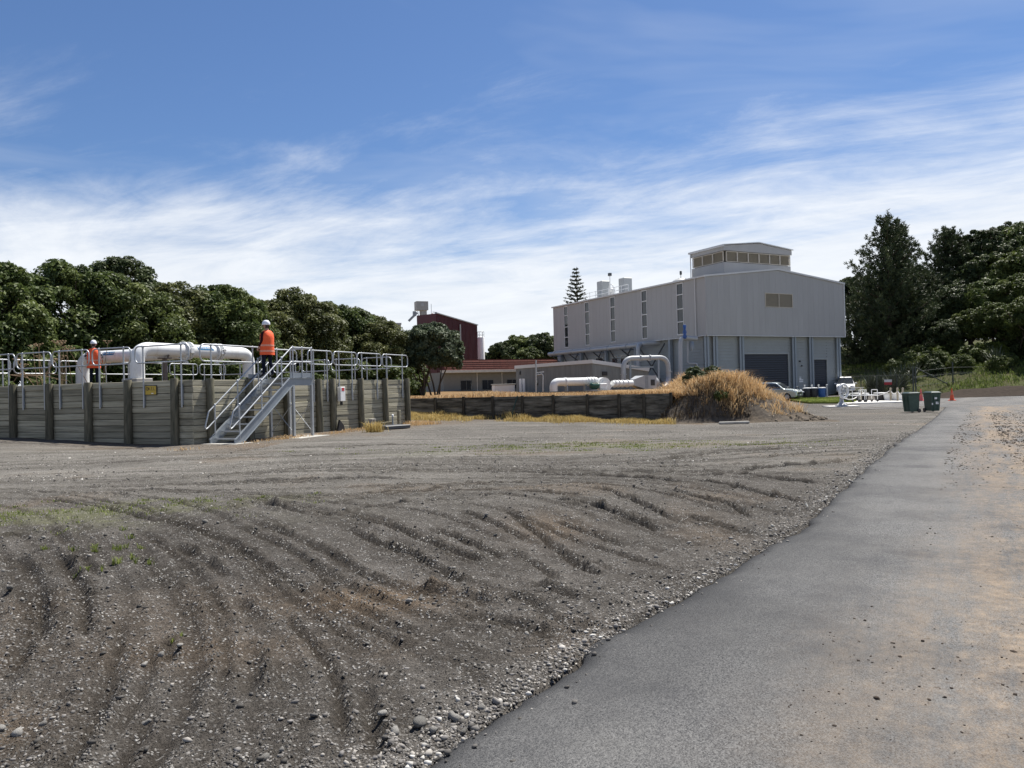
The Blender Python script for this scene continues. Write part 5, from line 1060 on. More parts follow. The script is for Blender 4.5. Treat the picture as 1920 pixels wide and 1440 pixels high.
for r_ in range(5):
    z0, z1 = 3.74+r_*.25, 3.74+(r_+1)*.25+.01; o0_, o1_ = .66-r_*.11, .66-(r_+1)*.11
    for k in range(ncol):
        f0, f1 = LL*k/ncol+.005, LL*(k+1)/ncol-.005; mb = MB(); mb.prism([L0+Ld*f0+Ln*(o0_+.05)+UP*z0, L0+Ld*f1+Ln*(o0_+.05)+UP*z0, L0+Ld*f1+Ln*o1_+UP*z1, L0+Ld*f0+Ln*o1_+UP*z1], -Ln*.05); 
        if r_ == 0 or True: mb.build('roof_tile', MAT['red_tile'], lr)
mb = MB(); mb.prism([L0+UP*4.96+Ln*.12, L1+UP*4.96+Ln*.12, L1-Ln*9+UP*5.2, L0-Ln*9+UP*5.2], (0, 0, .1)); mb.build('flat_roof', MAT['red_tile'], lr)
for f in (2.9, 5.7, 9.0, 12.4):
    mb = MB(); mb.box(L0+Ld*f+Ln*.03+UP*1.95, (1.5, .08, 1.25), Ld); w = mb.build('window', MAT['cream_wall'], lr); 
    for s in (-.37, .37): q = MB(); q.box(L0+Ld*(f+s)+Ln*.08+UP*1.95, (.68, .04, 1.12), Ld); q.build('pane', MAT['glass'], w)
for f in (4.3, 7.6, 10.7): mb = MB(); mb.tube([L0+Ld*f+Ln*.1+UP*3.5, L0+Ld*f+Ln*.1+UP*1.0], .06, 6); mb.build('downpipe', MAT['white_wall'], lr)
T0, T1 = P(818, 640, 113), P(895, 640, 120); T0.z = T1.z = 0; Td = (T1-T0).normalized(); Tn = Vector((Td.y, -Td.x, 0)); TL = (T1-T0).length
tr = empty('tall_red_building', T0+UP*1, 'tall dark red ribbed steel building rising behind the low tiled one', 'building')
zt = lambda f: 12.7-1.35*f/TL
mb = MB(); mb.prism([T0+UP*1, T1+UP*1, T1+UP*zt(TL), T0+UP*zt(0)], -Tn*4); mb.build('wall_core', MAT['red_steel'], tr)
for k in range(16):
    f0, f1 = TL*k/16+.01, TL*(k+1)/16-.01; mb = MB(); mb.prism([T0+Td*f0+Tn*.01+UP*1, T0+Td*f1+Tn*.01+UP*1, T0+Td*f1+Tn*.01+UP*zt(f1), T0+Td*f0+Tn*.01+UP*zt(f0)], Tn*.05)
    for j in range(2): q0 = f0+(f1-f0)*(j+.5)/2; mb.prism([T0+Td*(q0-.05)+Tn*.058+UP*1, T0+Td*(q0+.05)+Tn*.058+UP*1, T0+Td*(q0+.05)+Tn*.058+UP*zt(q0), T0+Td*(q0-.05)+Tn*.058+UP*zt(q0)], Tn*.05)
    tag(mb.build('steel_panel', MAT['red_steel'], tr), kind='stuff')
mb = MB(); mb.bar(T0+Tn*.1+UP*(zt(0)+.06), T1+Tn*.1+UP*(zt(TL)+.06), .35, .14); mb.build('roof_edge', MAT['roof'], tr)
dp = P(864, 640, 117.3); mb = MB(); mb.tube([Vector((dp.x, dp.y-.6, 11.3)), Vector((dp.x, dp.y-.6, 1))], .12, 6); mb.build('downpipe', MAT['roof_box'], tr)
vp_ = P(811, 597, 116); mb = MB(); mb.lathe(vp_-UP*1.0, [(.5, 0), (.5, .9), (1.25, 1.0), (.1, 1.75), (0, 1.8)], 4); mb.build('roof_cap', MAT['red_tile'], tr)
am = P(809, 597, 117); mb = MB(); mb.tube([am-UP*.5, am+UP*2.2], .035, 5); mb.build('aerial', MAT['galv_dark'], tr)
am = P(816, 597, 117); mb = MB(); mb.tube([am-UP*.5, am+UP*.95], .05, 5); mb.bar(am+UP*.95-Td*.5, am+UP*.95+Td*.4, .07, .07); mb.build('aerial', MAT['galv_dark'], tr)
tk = P(902.5, 670, 122); tnk = empty('white_tank', Vector((tk.x, tk.y, 1)), 'slim white tank with a railed top behind the red building', 'tank')
mb = MB(); mb.lathe((tk.x, tk.y, 1), [(.56, 0), (.56, 8.55), (.5, 8.65), (0, 8.75)], 18); mb.build('shell', MAT['white_paint'], tnk)
for z in (9.4, 10.0, 10.5): mb = MB(); mb.tube([Vector((tk.x+.5*math.cos(t), tk.y+.5*math.sin(t), z)) for t in np.linspace(0, 6.283, 13)[:-1]], .03, 5, closed=True); mb.build('rail', MAT['galv'], tnk)
for t in np.linspace(0, 6.283, 7)[:-1]: mb = MB(); mb.tube([Vector((tk.x+.5*math.cos(t), tk.y+.5*math.sin(t), 9.0)), Vector((tk.x+.5*math.cos(t), tk.y+.5*math.sin(t), 10.5))], .03, 5); mb.build('rail_post', MAT['galv'], tnk)
MAT['silo'] = mat('beige_grey_silo', (.36, .36, .33), .6, .06, 2)
sb = P(790, 582, 132); sl = empty('silo_head', Vector((sb.x, sb.y, 1)), 'pale grey box on a column rising above the round tree', 'tower'); sd_ = Vector((.93, .36, 0))
mb = MB(); mb.box(sb+UP*.75, (2.05, 1.6, 1.5), sd_); mb.build('head_box', MAT['silo'], sl)
mb = MB(); mb.box(sb+UP*.9-sd_.cross(UP)*-.82, (.5, .05, .5), sd_); mb.build('hatch', MAT['roof_box'], sl)
cc = P(794, 590, 132); mb = MB(); mb.box(Vector((cc.x, cc.y, (sb.z+1)/2)), (.95, .9, sb.z-1), sd_); mb.build('column', MAT['silo'], sl)
mb = MB(); mb.bar(P(782, 586, 131.5), P(766, 602, 131.5), .35, .35); mb.build('conveyor', MAT['galv_dark'], sl)
mb = MB(); mb.box(P(777, 588, 131.5), (.5, .5, .8), sd_); mb.build('drive_box', MAT['galv_dark'], sl)
for k in range(3): mb = MB(); mb.bar(P(783+k*4, 583, 131.8), P(786+k*2, 600, 131.8), .08, .08); mb.build('strut', MAT['dark_steel'], sl)
gb = P(740, 600, 128); g_ = empty('grey_block', Vector((gb.x, gb.y, 1)), 'pale grey block building peeping over the end of the hedge', 'building')
mb = MB(); mb.box(Vector((gb.x, gb.y, 6.7)), (1.15, 3, 11.4), (.9, .43, 0)); mb.build('wall', MAT['silo'], g_); mb = MB(); mb.box(Vector((gb.x, gb.y, 12.5)), (1.3, 3.2, .3), (.9, .43, 0)); mb.build('parapet', MAT['roof_box'], g_)
hr = P(930, 675, 128); h_ = empty('hip_roof_house', Vector((hr.x, hr.y, 1)), 'far house with a pale hipped roof between the red and grey buildings', 'house')
hd = Vector((.97, .25, 0)); hn = Vector((-.25, .97, 0)); hc = Vector((hr.x, hr.y, 0))
mb = MB(); mb.prism([hc-hd*2.6-hn*1.5+UP*1, hc+hd*2.6-hn*1.5+UP*1, hc+hd*2.6+hn*4+UP*1, hc-hd*2.6+hn*4+UP*1], (0, 0, 4.0)); mb.build('wall', MAT['cream_wall'], h_)
rb_, rt_ = 5.0, 6.35; q = [hc-hd*3-hn*2+UP*rb_, hc+hd*3-hn*2+UP*rb_, hc+hd*3+hn*4.4+UP*rb_, hc-hd*3+hn*4.4+UP*rb_, hc-hd*1.2+hn*1.2+UP*rt_, hc+hd*1.0+hn*1.2+UP*rt_]
mb = MB(); mb.add(q, [(0, 1, 5, 4), (1, 2, 5), (2, 3, 4, 5), (3, 0, 4), (3, 2, 1, 0)]); mb.build('roof', MAT['trim'], h_)
ws = P(944, 733, 78); mb = MB(); wd = Ba*-1
wt = empty('water_trough', ws-UP*.4, 'low white lidded trough standing before the grey tiled building', 'trough')
mb = MB(); mb.box(ws+UP*.2, (2.15, 1.0, .8), (.96, .28, 0), bev=.03); mb.build('body', MAT['white_paint'], wt)
mb = MB(); mb.box(ws+UP*.66, (2.3, 1.15, .1), (.96, .28, 0), bev=.02); mb.build('lid', MAT['concrete'], wt)
# ------------------------------------------------------------------ low timber wall, terrace, mound
Q0, Q1 = Vector((-5.73, 42, 0)), Vector((7.58, 36, 0)); Qd = (Q1-Q0).normalized(); Qn = Vector((Qd.y, -Qd.x, 0)); QT = 1.05
lw = empty('low_timber_wall', (Q0+Q1)/2, 'low blackened timber retaining wall in front of the terrace with the fan', 'retaining wall')
me_old = MB(); me_old.box((0, 0, 0), (1, .05, .245), bev=.006); om = bpy.data.meshes.new('plank'); om.from_pydata(me_old.v, [], me_old.f); om.materials.append(MAT['old_plank'])
qp = [-5.3, -3.5, -1.75, .03, 1.8, 3.51, 5.22, 6.88, 8.57, 10.35, 11.95, 13.17, 14.46]
for i in range(len(qp)-1):
    for k in range(6): put_plank(om, lw, Q0+Qd*(qp[i]+.004), Q0+Qd*(qp[i+1]-.004), QT-.125-k*.25, Qn*.03+Qn*random.uniform(-.008, .008))
for t in qp: mb = MB(); c = Q0+Qd*t+Qn*.11; mb.box(c+UP*.3, (.13, .12, 1.55+random.uniform(-.02, .05)), Qd, bev=.012); mb.build('post', MAT['old_post'], lw)
tx = spread([(-70, -12, 3), (-12, 8, .4), (8, 19, .5)]); ty = np.r_[np.linspace(0, 1, 40)**1.8]
TX, TY = np.meshgrid(tx, ty); y0 = np.interp(TX, [-70, -20, -5.73, 7.58, 19], [60, 45, 42, 36, 36])+.03; y1 = np.full_like(y0, 175.); YY = y0+(y1-y0)*TY
XR = 7.45+np.maximum(YY-36, 0)*.30; XX = np.where(TX > 7.4, 7.4+(TX-7.4)/11.6*np.maximum(XR-7.4, .02), TX)
ZZ = .99+.05*fbm(XX, YY, .5, 3)+.25*sst(55, 95, YY)*sst(2, -8, XX)+.06*fbm(XX, YY, 2.0, 2)*sst(60, 40, YY)
ii = np.arange(TX.size).reshape(TX.shape); tf = np.stack([ii[:-1, :-1], ii[:-1, 1:], ii[1:, 1:], ii[1:, :-1]], -1).reshape(-1, 4)
MAT['terrace'] = mat('dry_grassy_soil', (.20, .115, .05), .95, .35, 2.2, bump=.03, col2=(.13, .10, .055), mixs=.5)
tv = np.stack([XX, YY, ZZ], -1); top = tv.reshape(-1, 3); n0 = len(top)
# skirts on the front and right edges so the terrace reads as solid ground
fr_i = ii[0, :]; rt_i = ii[:, -1]; sk = [top, np.c_[top[fr_i][:, :2], np.full(len(fr_i), -.6)], np.c_[top[rt_i][:, 0]+1.6, top[rt_i][:, 1], np.full(len(rt_i), -.6)]]
fa = [tf]; a_ = n0+np.arange(len(fr_i)); fa.append(np.stack([a_[:-1], a_[1:], fr_i[1:], fr_i[:-1]], -1)); b_ = n0+len(fr_i)+np.arange(len(rt_i)); fa.append(np.stack([b_[:-1], b_[1:], rt_i[1:], rt_i[:-1]], -1))
tag(link_mesh('terrace', np_mesh('terrace', np.concatenate(sk), np.concatenate(fa), True), MAT['terrace']), kind='structure')
kb0, kb1 = Vector((-1.2, 56.5, 0)), Vector((12.2, 53.0, 0)); mb = MB(); mb.bar(kb0+UP*1.06, kb1+UP*1.06, .25, .2); tag(mb.build('terrace_kerb', MAT['dark_steel']), kind='structure')
# mound
def mound_h(x, y):
    prof = (.45+.55*sst(7.2, 9.4, x))*sst(6.6, 7.5, x)*(1-.16*sst(10, 12, x))*(1-sst(11.2, 15.2, x)); f_ = sst(10, 12.5, x)
    yy = y-.18*(x-10.3)*0
    return 2.0*prof*sst(0, 1, (yy-(34.4-1.4*f_))/(1.9+3.0*f_))*sst(52, 40, yy)*(1+.22*fbm(x, y, .7, 3))
mx, my = np.meshgrid(np.arange(6.2, 22, .18), np.arange(33.4, 58, .22)); mzz = base_z(mx, my)-.05+mound_h(mx, my)+.26*fbm(mx, my, 1.6, 4)*sst(.1, .5, mound_h(mx, my))
ii = np.arange(mx.size).reshape(mx.shape); mf = np.stack([ii[:-1, :-1], ii[:-1, 1:], ii[1:, 1:], ii[1:, :-1]], -1).reshape(-1, 4)
MAT['mound'] = mat('mound_soil', (.105, .086, .066), .95, .4, 4, bump=.06, col2=(.066, .058, .05), mixs=.9)
tag(link_mesh('mound', np_mesh('mound', np.stack([mx, my, mzz], -1).reshape(-1, 3), mf, True), MAT['mound']), kind='structure')
def mound_z(x, y): return base_z(x, y)-.05+mound_h(x, y)
MAT['mound_clods'] = stone_material('mound_clods', [(0, (.045, .038, .03)), (1, (.20, .17, .13)), (.6, (.10, .083, .064))])
# ------------------------------------------------------------------ grasses (blade geometry)
def blades(x, y, z, h, w, lean, rg, seg=2):
    n = len(x); az = rg.uniform(0, 6.283, n); la = rg.uniform(0, 6.283, n); ln = lean*h*rg.uniform(.2, 1.0, n)
    wx, wy = np.cos(az)*w, np.sin(az)*w; dx_, dy_ = np.cos(la)*ln, np.sin(la)*ln
    b0 = np.stack([x-wx, y-wy, z-.02], 1); b1 = np.stack([x+wx, y+wy, z-.02], 1); m0 = np.stack([x-wx*.7+dx_*.35, y-wy*.7+dy_*.35, z+h*.6], 1); m1_ = np.stack([x+wx*.7+dx_*.35, y+wy*.7+dy_*.35, z+h*.6], 1); t = np.stack([x+dx_, y+dy_, z+h*(1-.25*lean)], 1)
    v = np.stack([b0, b1, m0, m1_, t], 1).reshape(-1, 3); k = np.arange(n)[:, None]*5
    f = np.concatenate([k+np.array([[0, 1, 3]]), k+np.array([[0, 3, 2]]), k+np.array([[2, 3, 4]])]); return v, f
def blade_material(name, ramp, trans=.25):
    m, N, L, B = new_mat(name); a = N.new('ShaderNodeAttribute'); a.attribute_name = 'rnd'; cr = N.new('ShaderNodeValToRGB')
    for i, (p, c) in enumerate(ramp):
        e = cr.color_ramp.elements[i] if i < 2 else cr.color_ramp.elements.new(p); e.position = p; e.color = (*c, 1)
    L.new(a.outputs['Fac'], cr.inputs[0]); L.new(cr.outputs[0], B.inputs['Base Color']); B.inputs['Roughness'].default_value = .75; B.inputs['Specular IOR Level'].default_value = .25
    if trans:
        tr_ = N.new('ShaderNodeBsdfTranslucent'); L.new(cr.outputs[0], tr_.inputs['Color']); mx_ = N.new('ShaderNodeMixShader'); mx_.inputs[0].default_value = trans; out = N['Material Output']; L.new(B.outputs[0], mx_.inputs[1]); L.new(tr_.outputs[0], mx_.inputs[2]); L.new(mx_.outputs[0], out.inputs['Surface'])
    return m
MAT['dry_grass'] = blade_material('dry_orange_grass', [(0, (.28, .17, .08)), (1, (.74, .62, .42)), (.5, (.56, .38, .19)), (.8, (.64, .48, .28))], .3)
MAT['yellow_grass'] = blade_material('yellow_green_grass', [(0, (.32, .23, .07)), (1, (.66, .55, .26)), (.5, (.50, .37, .14))], .3)
MAT['green_grass'] = blade_material('fresh_green_grass', [(0, (.10, .13, .03)), (1, (.27, .31, .09)), (.5, (.17, .205, .05))], .35)
MAT['hill_grass'] = blade_material('rank_hill_grass', [(0, (.045, .068, .016)), (1, (.20, .25, .06)), (.5, (.10, .135, .03))], .3)
def grass(name, label, x, y, z, h, w, lean, m, seed, cat='grass'):
    rg_ = np.random.default_rng(seed); n = len(x); v, f = blades(x, y, z, h, w, lean, rg_); r_ = np.repeat(np.clip(rg_.normal(.5, .25, n), 0, 1), 5)
    return tag(link_mesh(name, np_mesh(name, v, f, False, dict(rnd=r_)), MAT[m]), label, cat, kind='stuff')
rg = np.random.default_rng(21)
n = 70000; x = rg.uniform(6.9, 18, n); y = 34.2+rg.random(n)**1.2*14; hh = mound_h(x, y); k = (rg.random(n) < np.clip((hh-.38)*1.4+1.3*fbm(x, y, .9, 3), 0, 1)); k &= (hh > .3) & (x < 15.4); x, y = x[k], y[k]
grass('dry_grass_mound', 'shaggy dry orange grass covering the soil mound', x, y, mound_z(x, y), rg.uniform(.10, .46, len(x))*np.clip(1+2.6*fbm(x, y, 1.1, 2), .25, 2.0), .009+.006*rg.random(len(x)), 1.25, 'dry_grass', 1)
n = 1500; x = rg.uniform(6.8, 10.8, n); y = rg.uniform(34.3, 36.2, n); k = mound_h(x, y) > .2; x, y = x[k], y[k]
MAT['dead_stems'] = blade_material('dead_brown_stems', [(0, (.03, .02, .012)), (1, (.16, .12, .07)), (.5, (.07, .05, .03))], .1)
grass('dead_stems', 'dark dead stems hanging on the steep front of the mound', x, y, mound_z(x, y), rg.uniform(.15, .5, len(x)), .012, 1.2, 'dead_stems', 2)
n = 260; x = rg.uniform(8, 12.2, n); y = rg.uniform(37.2, 41, n); 
grass('seed_stalks', 'thin dry seed stalks standing on top of the mound', x, y, mound_z(x, y), rg.uniform(.3, .6, n), .009, .6, 'dead_stems', 3)
x = rg.uniform(4.6, 8.6, 6500); y = 36.0-(x-7.58)*.45+.1+rg.random(6500)**1.3*3; grass('dry_grass_spill', 'dry grass spilling over the end of the low timber wall', x, y, np.maximum(mound_z(x, y), .95), rg.uniform(.15, .5, len(x)), .011, 1.3, 'dry_grass', 12)
n = 3600; x = rg.uniform(10.5, 17, n); y = rg.uniform(33.2, 40, n); k = (mound_h(x, y) > .08) & (rg.random(n) < np.clip(.3+1.6*fbm(x, y, 1.0, 3), 0, 1)); x, y = x[k], y[k]
v, f = rocks(np.stack([x, y, mound_z(x, y)+.02], 1), rg.uniform(.03, .10, len(x)), (OV, OF), rg, (.4, .8)); tag(link_mesh('mound_clods', np_mesh('mound_clods', v, f, False, dict(rnd=np.repeat(rg.random(len(x)), 8))), MAT['mound_clods']), 'grey brown soil clods on the bare side of the mound', 'soil', kind='stuff')
# foot of the low wall
n = 42000; t = rg.uniform(-1.5, 15.2, n); o_ = np.abs(rg.normal(0, 1, n))*1.15+.12; p0 = np.array(Q0)[:2]+t[:, None]*np.array(Qd)[:2]+o_[:, None]*np.array(Qn)[:2]; x, y = p0[:, 0], p0[:, 1]; k = rg.random(n) < np.clip(.55+1.3*fbm(x, y, .9, 3)-.1*o_, 0, 1); x, y = x[k], y[k]
grass('dry_grass_strip', 'yellow dry grass along the foot of the low timber wall', x, y, base_z(x, y), rg.uniform(.14, .5, len(x))*np.clip(1+1.4*fbm(x, y, .7, 2), .3, 1.7)*(1-.5*np.clip(o_[k], 0, 1.5)/1.5), .012, .7, 'yellow_grass', 4)
n = 34000; x = rg.uniform(-9, 8.5, n); y = 36+rg.random(n)*17; lim = np.interp(x, [-9, -5.73, 7.58, 9], [43.5, 42, 36, 35.4]); k = (y > lim+.15) & (rg.random(n) < np.clip(.5+1.4*fbm(x, y, .6, 3), .05, 1)); x, y = x[k], y[k]
grass('dry_grass_terrace', 'rusty dry grass growing over the terrace behind the low wall', x, y, np.full(len(x), 1.0), rg.uniform(.05, .2, len(x))*(1+1.4*np.exp(-((x+1.5)/2.2)**2)), .014, .7, 'dry_grass', 5)
# green weeds over the yard
def weed_patch(n, cx, cy, rx, ry, seed, hgt=(.015, .05)):
    g = np.random.default_rng(seed); c = g.normal(0, 1, (max(6, n//22), 2)); c = c[g.integers(0, len(c), n)]+g.normal(0, .06, (n, 2)); x, y = cx+c[:, 0]*rx, cy+c[:, 1]*ry; k = x < edge_x(y)-.3; x, y = x[k], y[k]; z, _, _ = ground_z(x, y); return x, y, z, g.uniform(*hgt, len(x))
px_ = [weed_patch(1300, -6.2, 9.2, 1.5, .6, 1), weed_patch(600, -4.6, 10.4, 1.0, .4, 2), weed_patch(260, -3.75, 7.15, .3, .22, 3, (.02, .07)), weed_patch(70, -3.35, 6.55, .05, .09, 4, (.03, .09)), weed_patch(60, -3.5, 6.3, .09, .05, 5, (.02, .07)), weed_patch(90, -4.05, 5.75, .09, .06, 6, (.02, .06)), weed_patch(20, -2.1, 4.75, .04, .04, 7, (.02, .05)), weed_patch(3600, 2.4, 19.8, 2.6, .9, 8, (.02, .05)), weed_patch(1500, -7.2, 8.4, .8, .25, 9)]
x, y, z, h = [np.concatenate([p[i] for p in px_]) for i in range(4)]
grass('green_weeds', 'sparse bright green weeds scattered on the gravel yard', x, y, z, h, .004+.004*sst(7, 14, y), .9, 'green_grass', 6)
# tuft by the stairs
n = 320; c = bed(6.3, -2.4); x = rg.normal(c.x, .16, n); y = rg.normal(c.y, .16, n)
tag(grass('grass_tuft', 'pale yellow grass tuft growing alone beyond the staircase', x, y, np.zeros(n), rg.uniform(.2, .55, n), .012, .8, 'yellow_grass', 7, 'grass tuft'), kind='thing')
n = 9000; t = rg.uniform(-2, 13, n); o_ = rg.uniform(.1, 1.6, n); x = -9.75+.3903*t+.9207*o_; y = 23.44+.9207*t-.3903*o_; k = rg.random(n) < np.clip(.1+1.5*fbm(x, y, .8, 3)+.4*sst(8, 12, t), 0, 1); x, y = x[k], y[k]
grass('dry_grass_wallfoot', 'thin rusty grass at the foot of the tall timber wall', x, y, base_z(x, y), rg.uniform(.02, .12, len(x))*(1+1.0*sst(9.5, 12, (y-23.44)/.92)), .012, .8, 'dry_grass', 8)
# leaning dark pipe on the low wall and a pale kerb stone on the gravel
lean_t = 7.9; mb = MB(); c = Q0+Qd*6.35; mb.tube([c+Qn*.45+UP*-.1, c+Qd*.28+Qn*.12+UP*1.08], .03, 8); MAT['green_hose'] = mat('dark_green_pole', (.015, .05, .04), .5, .1, 5); tag(mb.build('leaning_pole', MAT['green_hose']), 'thin dark green pole leaning on the low timber wall', 'pole')
kp = Vector((9.6, 33.4, 0)); kp.z = gz1(kp.x, kp.y)+.05; mb = MB(); mb.box(kp, (1.35, .16, .12), (.98, .1, 0), bev=.03); tag(mb.build('concrete_strip', MAT['concrete']), 'pale concrete strip lying on the gravel before the mound', 'kerb')
# ------------------------------------------------------------------ trees
def leaf_material(name, ramp, trans=.3, gloss=.55):
    m, N, L, B = new_mat(name); a = N.new('ShaderNodeAttribute'); a.attribute_name = 'rnd'; oi = N.new('ShaderNodeObjectInfo'); ad = N.new('ShaderNodeMath'); ad.operation = 'MULTIPLY_ADD'; ad.inputs[1].default_value = .16
    sb_ = N.new('ShaderNodeMath'); sb_.operation = 'SUBTRACT'; sb_.inputs[1].default_value = .5; L.new(oi.outputs['Random'], sb_.inputs[0]); L.new(sb_.outputs[0], ad.inputs[0]); L.new(a.outputs['Fac'], ad.inputs[2])
    cr = N.new('ShaderNodeValToRGB')
    for i, (p, c) in enumerate(ramp):
        e = cr.color_ramp.elements[i] if i < 2 else cr.color_ramp.elements.new(p); e.position = p; e.color = (*c, 1)
    L.new(ad.outputs[0], cr.inputs[0]); L.new(cr.outputs[0], B.inputs['Base Color']); B.inputs['Roughness'].default_value = gloss; B.inputs['Specular IOR Level'].default_value = .22
    tr_ = N.new('ShaderNodeBsdfTranslucent'); L.new(cr.outputs[0], tr_.inputs['Color']); mx_ = N.new('ShaderNodeMixShader'); mx_.inputs[0].default_value = trans; out = N['Material Output']; L.new(B.outputs[0], mx_.inputs[1]); L.new(tr_.outputs[0], mx_.inputs[2]); L.new(mx_.outputs[0], out.inputs['Surface'])
    return m
MAT['leaf_hedge'] = leaf_material('glossy_hedge_leaves', [(0, (.026, .044, .013)), (1, (.165, .20, .06)), (.5, (.072, .102, .029))])
MAT['leaf_olive'] = leaf_material('olive_hedge_leaves', [(0, (.034, .044, .014)), (1, (.18, .19, .065)), (.5, (.082, .096, .031))])
MAT['leaf_grey'] = leaf_material('grey_green_leaves', [(0, (.030, .044, .022)), (1, (.165, .195, .12)), (.5, (.072, .098, .054))])
MAT['leaf_dark'] = leaf_material('dark_evergreen_leaves', [(0, (.02, .034, .013)), (1, (.10, .125, .05)), (.5, (.048, .068, .026))])
MAT['leaf_mid'] = leaf_material('mid_green_leaves', [(0, (.03, .046, .013)), (1, (.15, .18, .05)), (.5, (.07, .095, .026))])
MAT['leaf_lime'] = leaf_material('yellow_green_leaves', [(0, (.045, .07, .012)), (1, (.17, .21, .045)), (.5, (.09, .12, .022))])
MAT['needle'] = leaf_material('pine_needles', [(0, (.022, .034, .015)), (1, (.10, .12, .052)), (.5, (.05, .068, .03))], .1, .6)
MAT['bark'] = mat('grey_brown_bark', (.10, .08, .062), .95, .35, 5, bump=.03, stretch=(3, 3, .5))
def unit(v): return v/(np.linalg.norm(v, axis=-1, keepdims=True)+1e-9)
def leaf_quads(c, nrm, size, rg, asp=.42):
    """pointed leaf per centre c, lying in the plane with normal nrm"""
    n = len(c); t = unit(np.cross(nrm, rg.standard_normal((n, 3)))); b = np.cross(nrm, t); s = size[:, None]
    v = np.stack([c-t*s*.5, c+b*s*asp*.5+nrm*s*.06, c+t*s*.5, c-b*s*asp*.5+nrm*s*.06], 1).reshape(-1, 3)
    return v, np.arange(n*4).reshape(n, 4)
def crown_mesh(name, rad, seed, clumps, leaves, leaf, m, rc=(.5, .9), squash=.75, low=-.55, gap=.25, fine=.5, asp=.5):
    """crown of leaf clumps on a lumpy ellipsoid of radii rad, centred on the origin"""
    g = np.random.default_rng(seed); d = unit(g.standard_normal((clumps*3, 3))); d = d[d[:, 2] > low][:clumps]; n = len(d)
    lob = unit(g.standard_normal((9, 3))); amp = g.uniform(-.10, .22, 9); bump_ = (np.exp(-((1-d@lob.T)*5)**2)*amp).sum(1)
    rr = (1-.45*g.random(n)**2.2)*(.86+bump_)
    cc = d*rr[:, None]*np.array(rad)*.9; R_ = g.uniform(*rc, n)*(1.05-.25*np.clip(d[:, 2], 0, 1))
    L_, Nn, Rn = [], [], []
    cid = np.repeat(np.arange(n), leaves); e = unit(g.standard_normal((n*leaves, 3))+d[cid]*.8+np.array([0, 0, .35])); r_ = g.random(n*leaves)**.45
    pos = cc[cid]+e*(R_[cid]*r_)[:, None]*np.array([1, 1, squash]); nr = unit(e*.9+np.array([0, 0, .55])+.75*g.standard_normal(pos.shape))
    size = leaf*g.uniform(.7, 1.3, len(pos)); v, f = leaf_quads(pos, nr, size, g, asp)
    crnd = g.normal(.5, .16, n); r0 = np.clip(crnd[cid]+g.normal(0, .14, len(cid))+.12*(r_-.6), 0, 1)
    me = np_mesh(name, v, f, False, dict(rnd=np.repeat(r0, 4))); me.materials.append(m); return me
def trunk_mesh(name, h, r, seed, nb=7, spread_=.9, fork=.35, top=.85):
    g = random.Random(seed); mb = MB()
    main = [Vector((0, 0, -.3))]; 
    for i in range(1, 7): main.append(Vector((g.gauss(0, .05)*h*.3, g.gauss(0, .05)*h*.3, h*top*i/6)))
    mb.tube(main, [r*(1.25-.15*i) if i < 2 else r*(1-.14*i) for i in range(7)], 8)
    for k in range(nb):
        z = h*(fork+(top-fork)*k/nb); a = k*2.4+g.uniform(-.4, .4); L_ = h*spread_*.42*(1.1-.5*k/nb); base = Vector((0, 0, z)); d = Vector((math.cos(a), math.sin(a), .65)); p = [base, base+d*L_*.4+Vector((0, 0, .1)), base+d*L_*.75+Vector((0, 0, .25*L_)), base+d*L_+Vector((0, 0, .45*L_))]
        mb.tube(p, [r*.5, r*.36, r*.22, r*.08], 6)
    me = bpy.data.meshes.new(name); me.from_pydata([tuple(v) for v in mb.v], [], mb.f); me.polygons.foreach_set('use_smooth', mb.sm); me.materials.append(MAT['bark']); return me
def tree(name, crown, cz, trunk, loc, sc, rz, label, cat='tree', group=None):
    o = empty(name, loc, label, cat, group); o.rotation_euler = (0, 0, rz); o.scale = sc if isinstance(sc, tuple) else (sc, sc, sc)
    if trunk is not None: link_mesh('trunk', trunk, None, o)
    link_mesh('crown', crown, None, o, (0, 0, cz)); return o
hedge_c = [crown_mesh('hedge_crown', (3.3, 3.3, 3.9), 50+i, 200, 270, .21, MAT['leaf_hedge'], (.55, .95), low=-.8) for i in range(3)]
hedge_t = trunk_mesh('hedge_trunk', 6, .2, 3, 8)
HG = 'hedge trees behind the raised bed'
hed = [(-27.5, 27.0, 1.0, .2), (-28.5, 33.5, 1.12, 1.4), (-24.6, 36.0, 1.02, 2.6), (-23.6, 41.5, 1.12, .9), (-21.0, 43.0, .96, 3.9), (-20.3, 48.0, 1.04, 5.0), (-18.2, 49.5, 1.0, 1.9), (-17.6, 54.0, 1.06, 2.2), (-15.4, 57.0, 1.07, 4.4), (-14.0, 62.0, 1.1, .6), (-12.2, 65.5, 1.02, 3.3), (-10.6, 61.0, .86, 1.1)]
for i, (x, y, s, rz) in enumerate(hed):
    tree('hedge_tree', hedge_c[i % 3], 4.1, hedge_t, (x, y, .1 if y < 40 else .6), (s, s, s*(.98 if i % 2 else 1.04)), rz, f'dense green hedge tree behind the raised bed, {ORD[i] if i < 10 else ["eleventh", "twelfth"][i-10]} from the left', group=HG)
    if i in (5, 7, 8, 10, 11): sl_ = [c for c in COL.objects if c.name.startswith('crown') and c.parent and c.parent.name.startswith('hedge_tree')][-1].material_slots[0]; sl_.link = 'OBJECT'; sl_.material = MAT['leaf_olive']
    if i in (1, 4): sl_ = [c for c in COL.objects if c.name.startswith('crown') and c.parent and c.parent.name.startswith('hedge_tree')][-1].material_slots[0]; sl_.link = 'OBJECT'; sl_.material = MAT['leaf_mid']
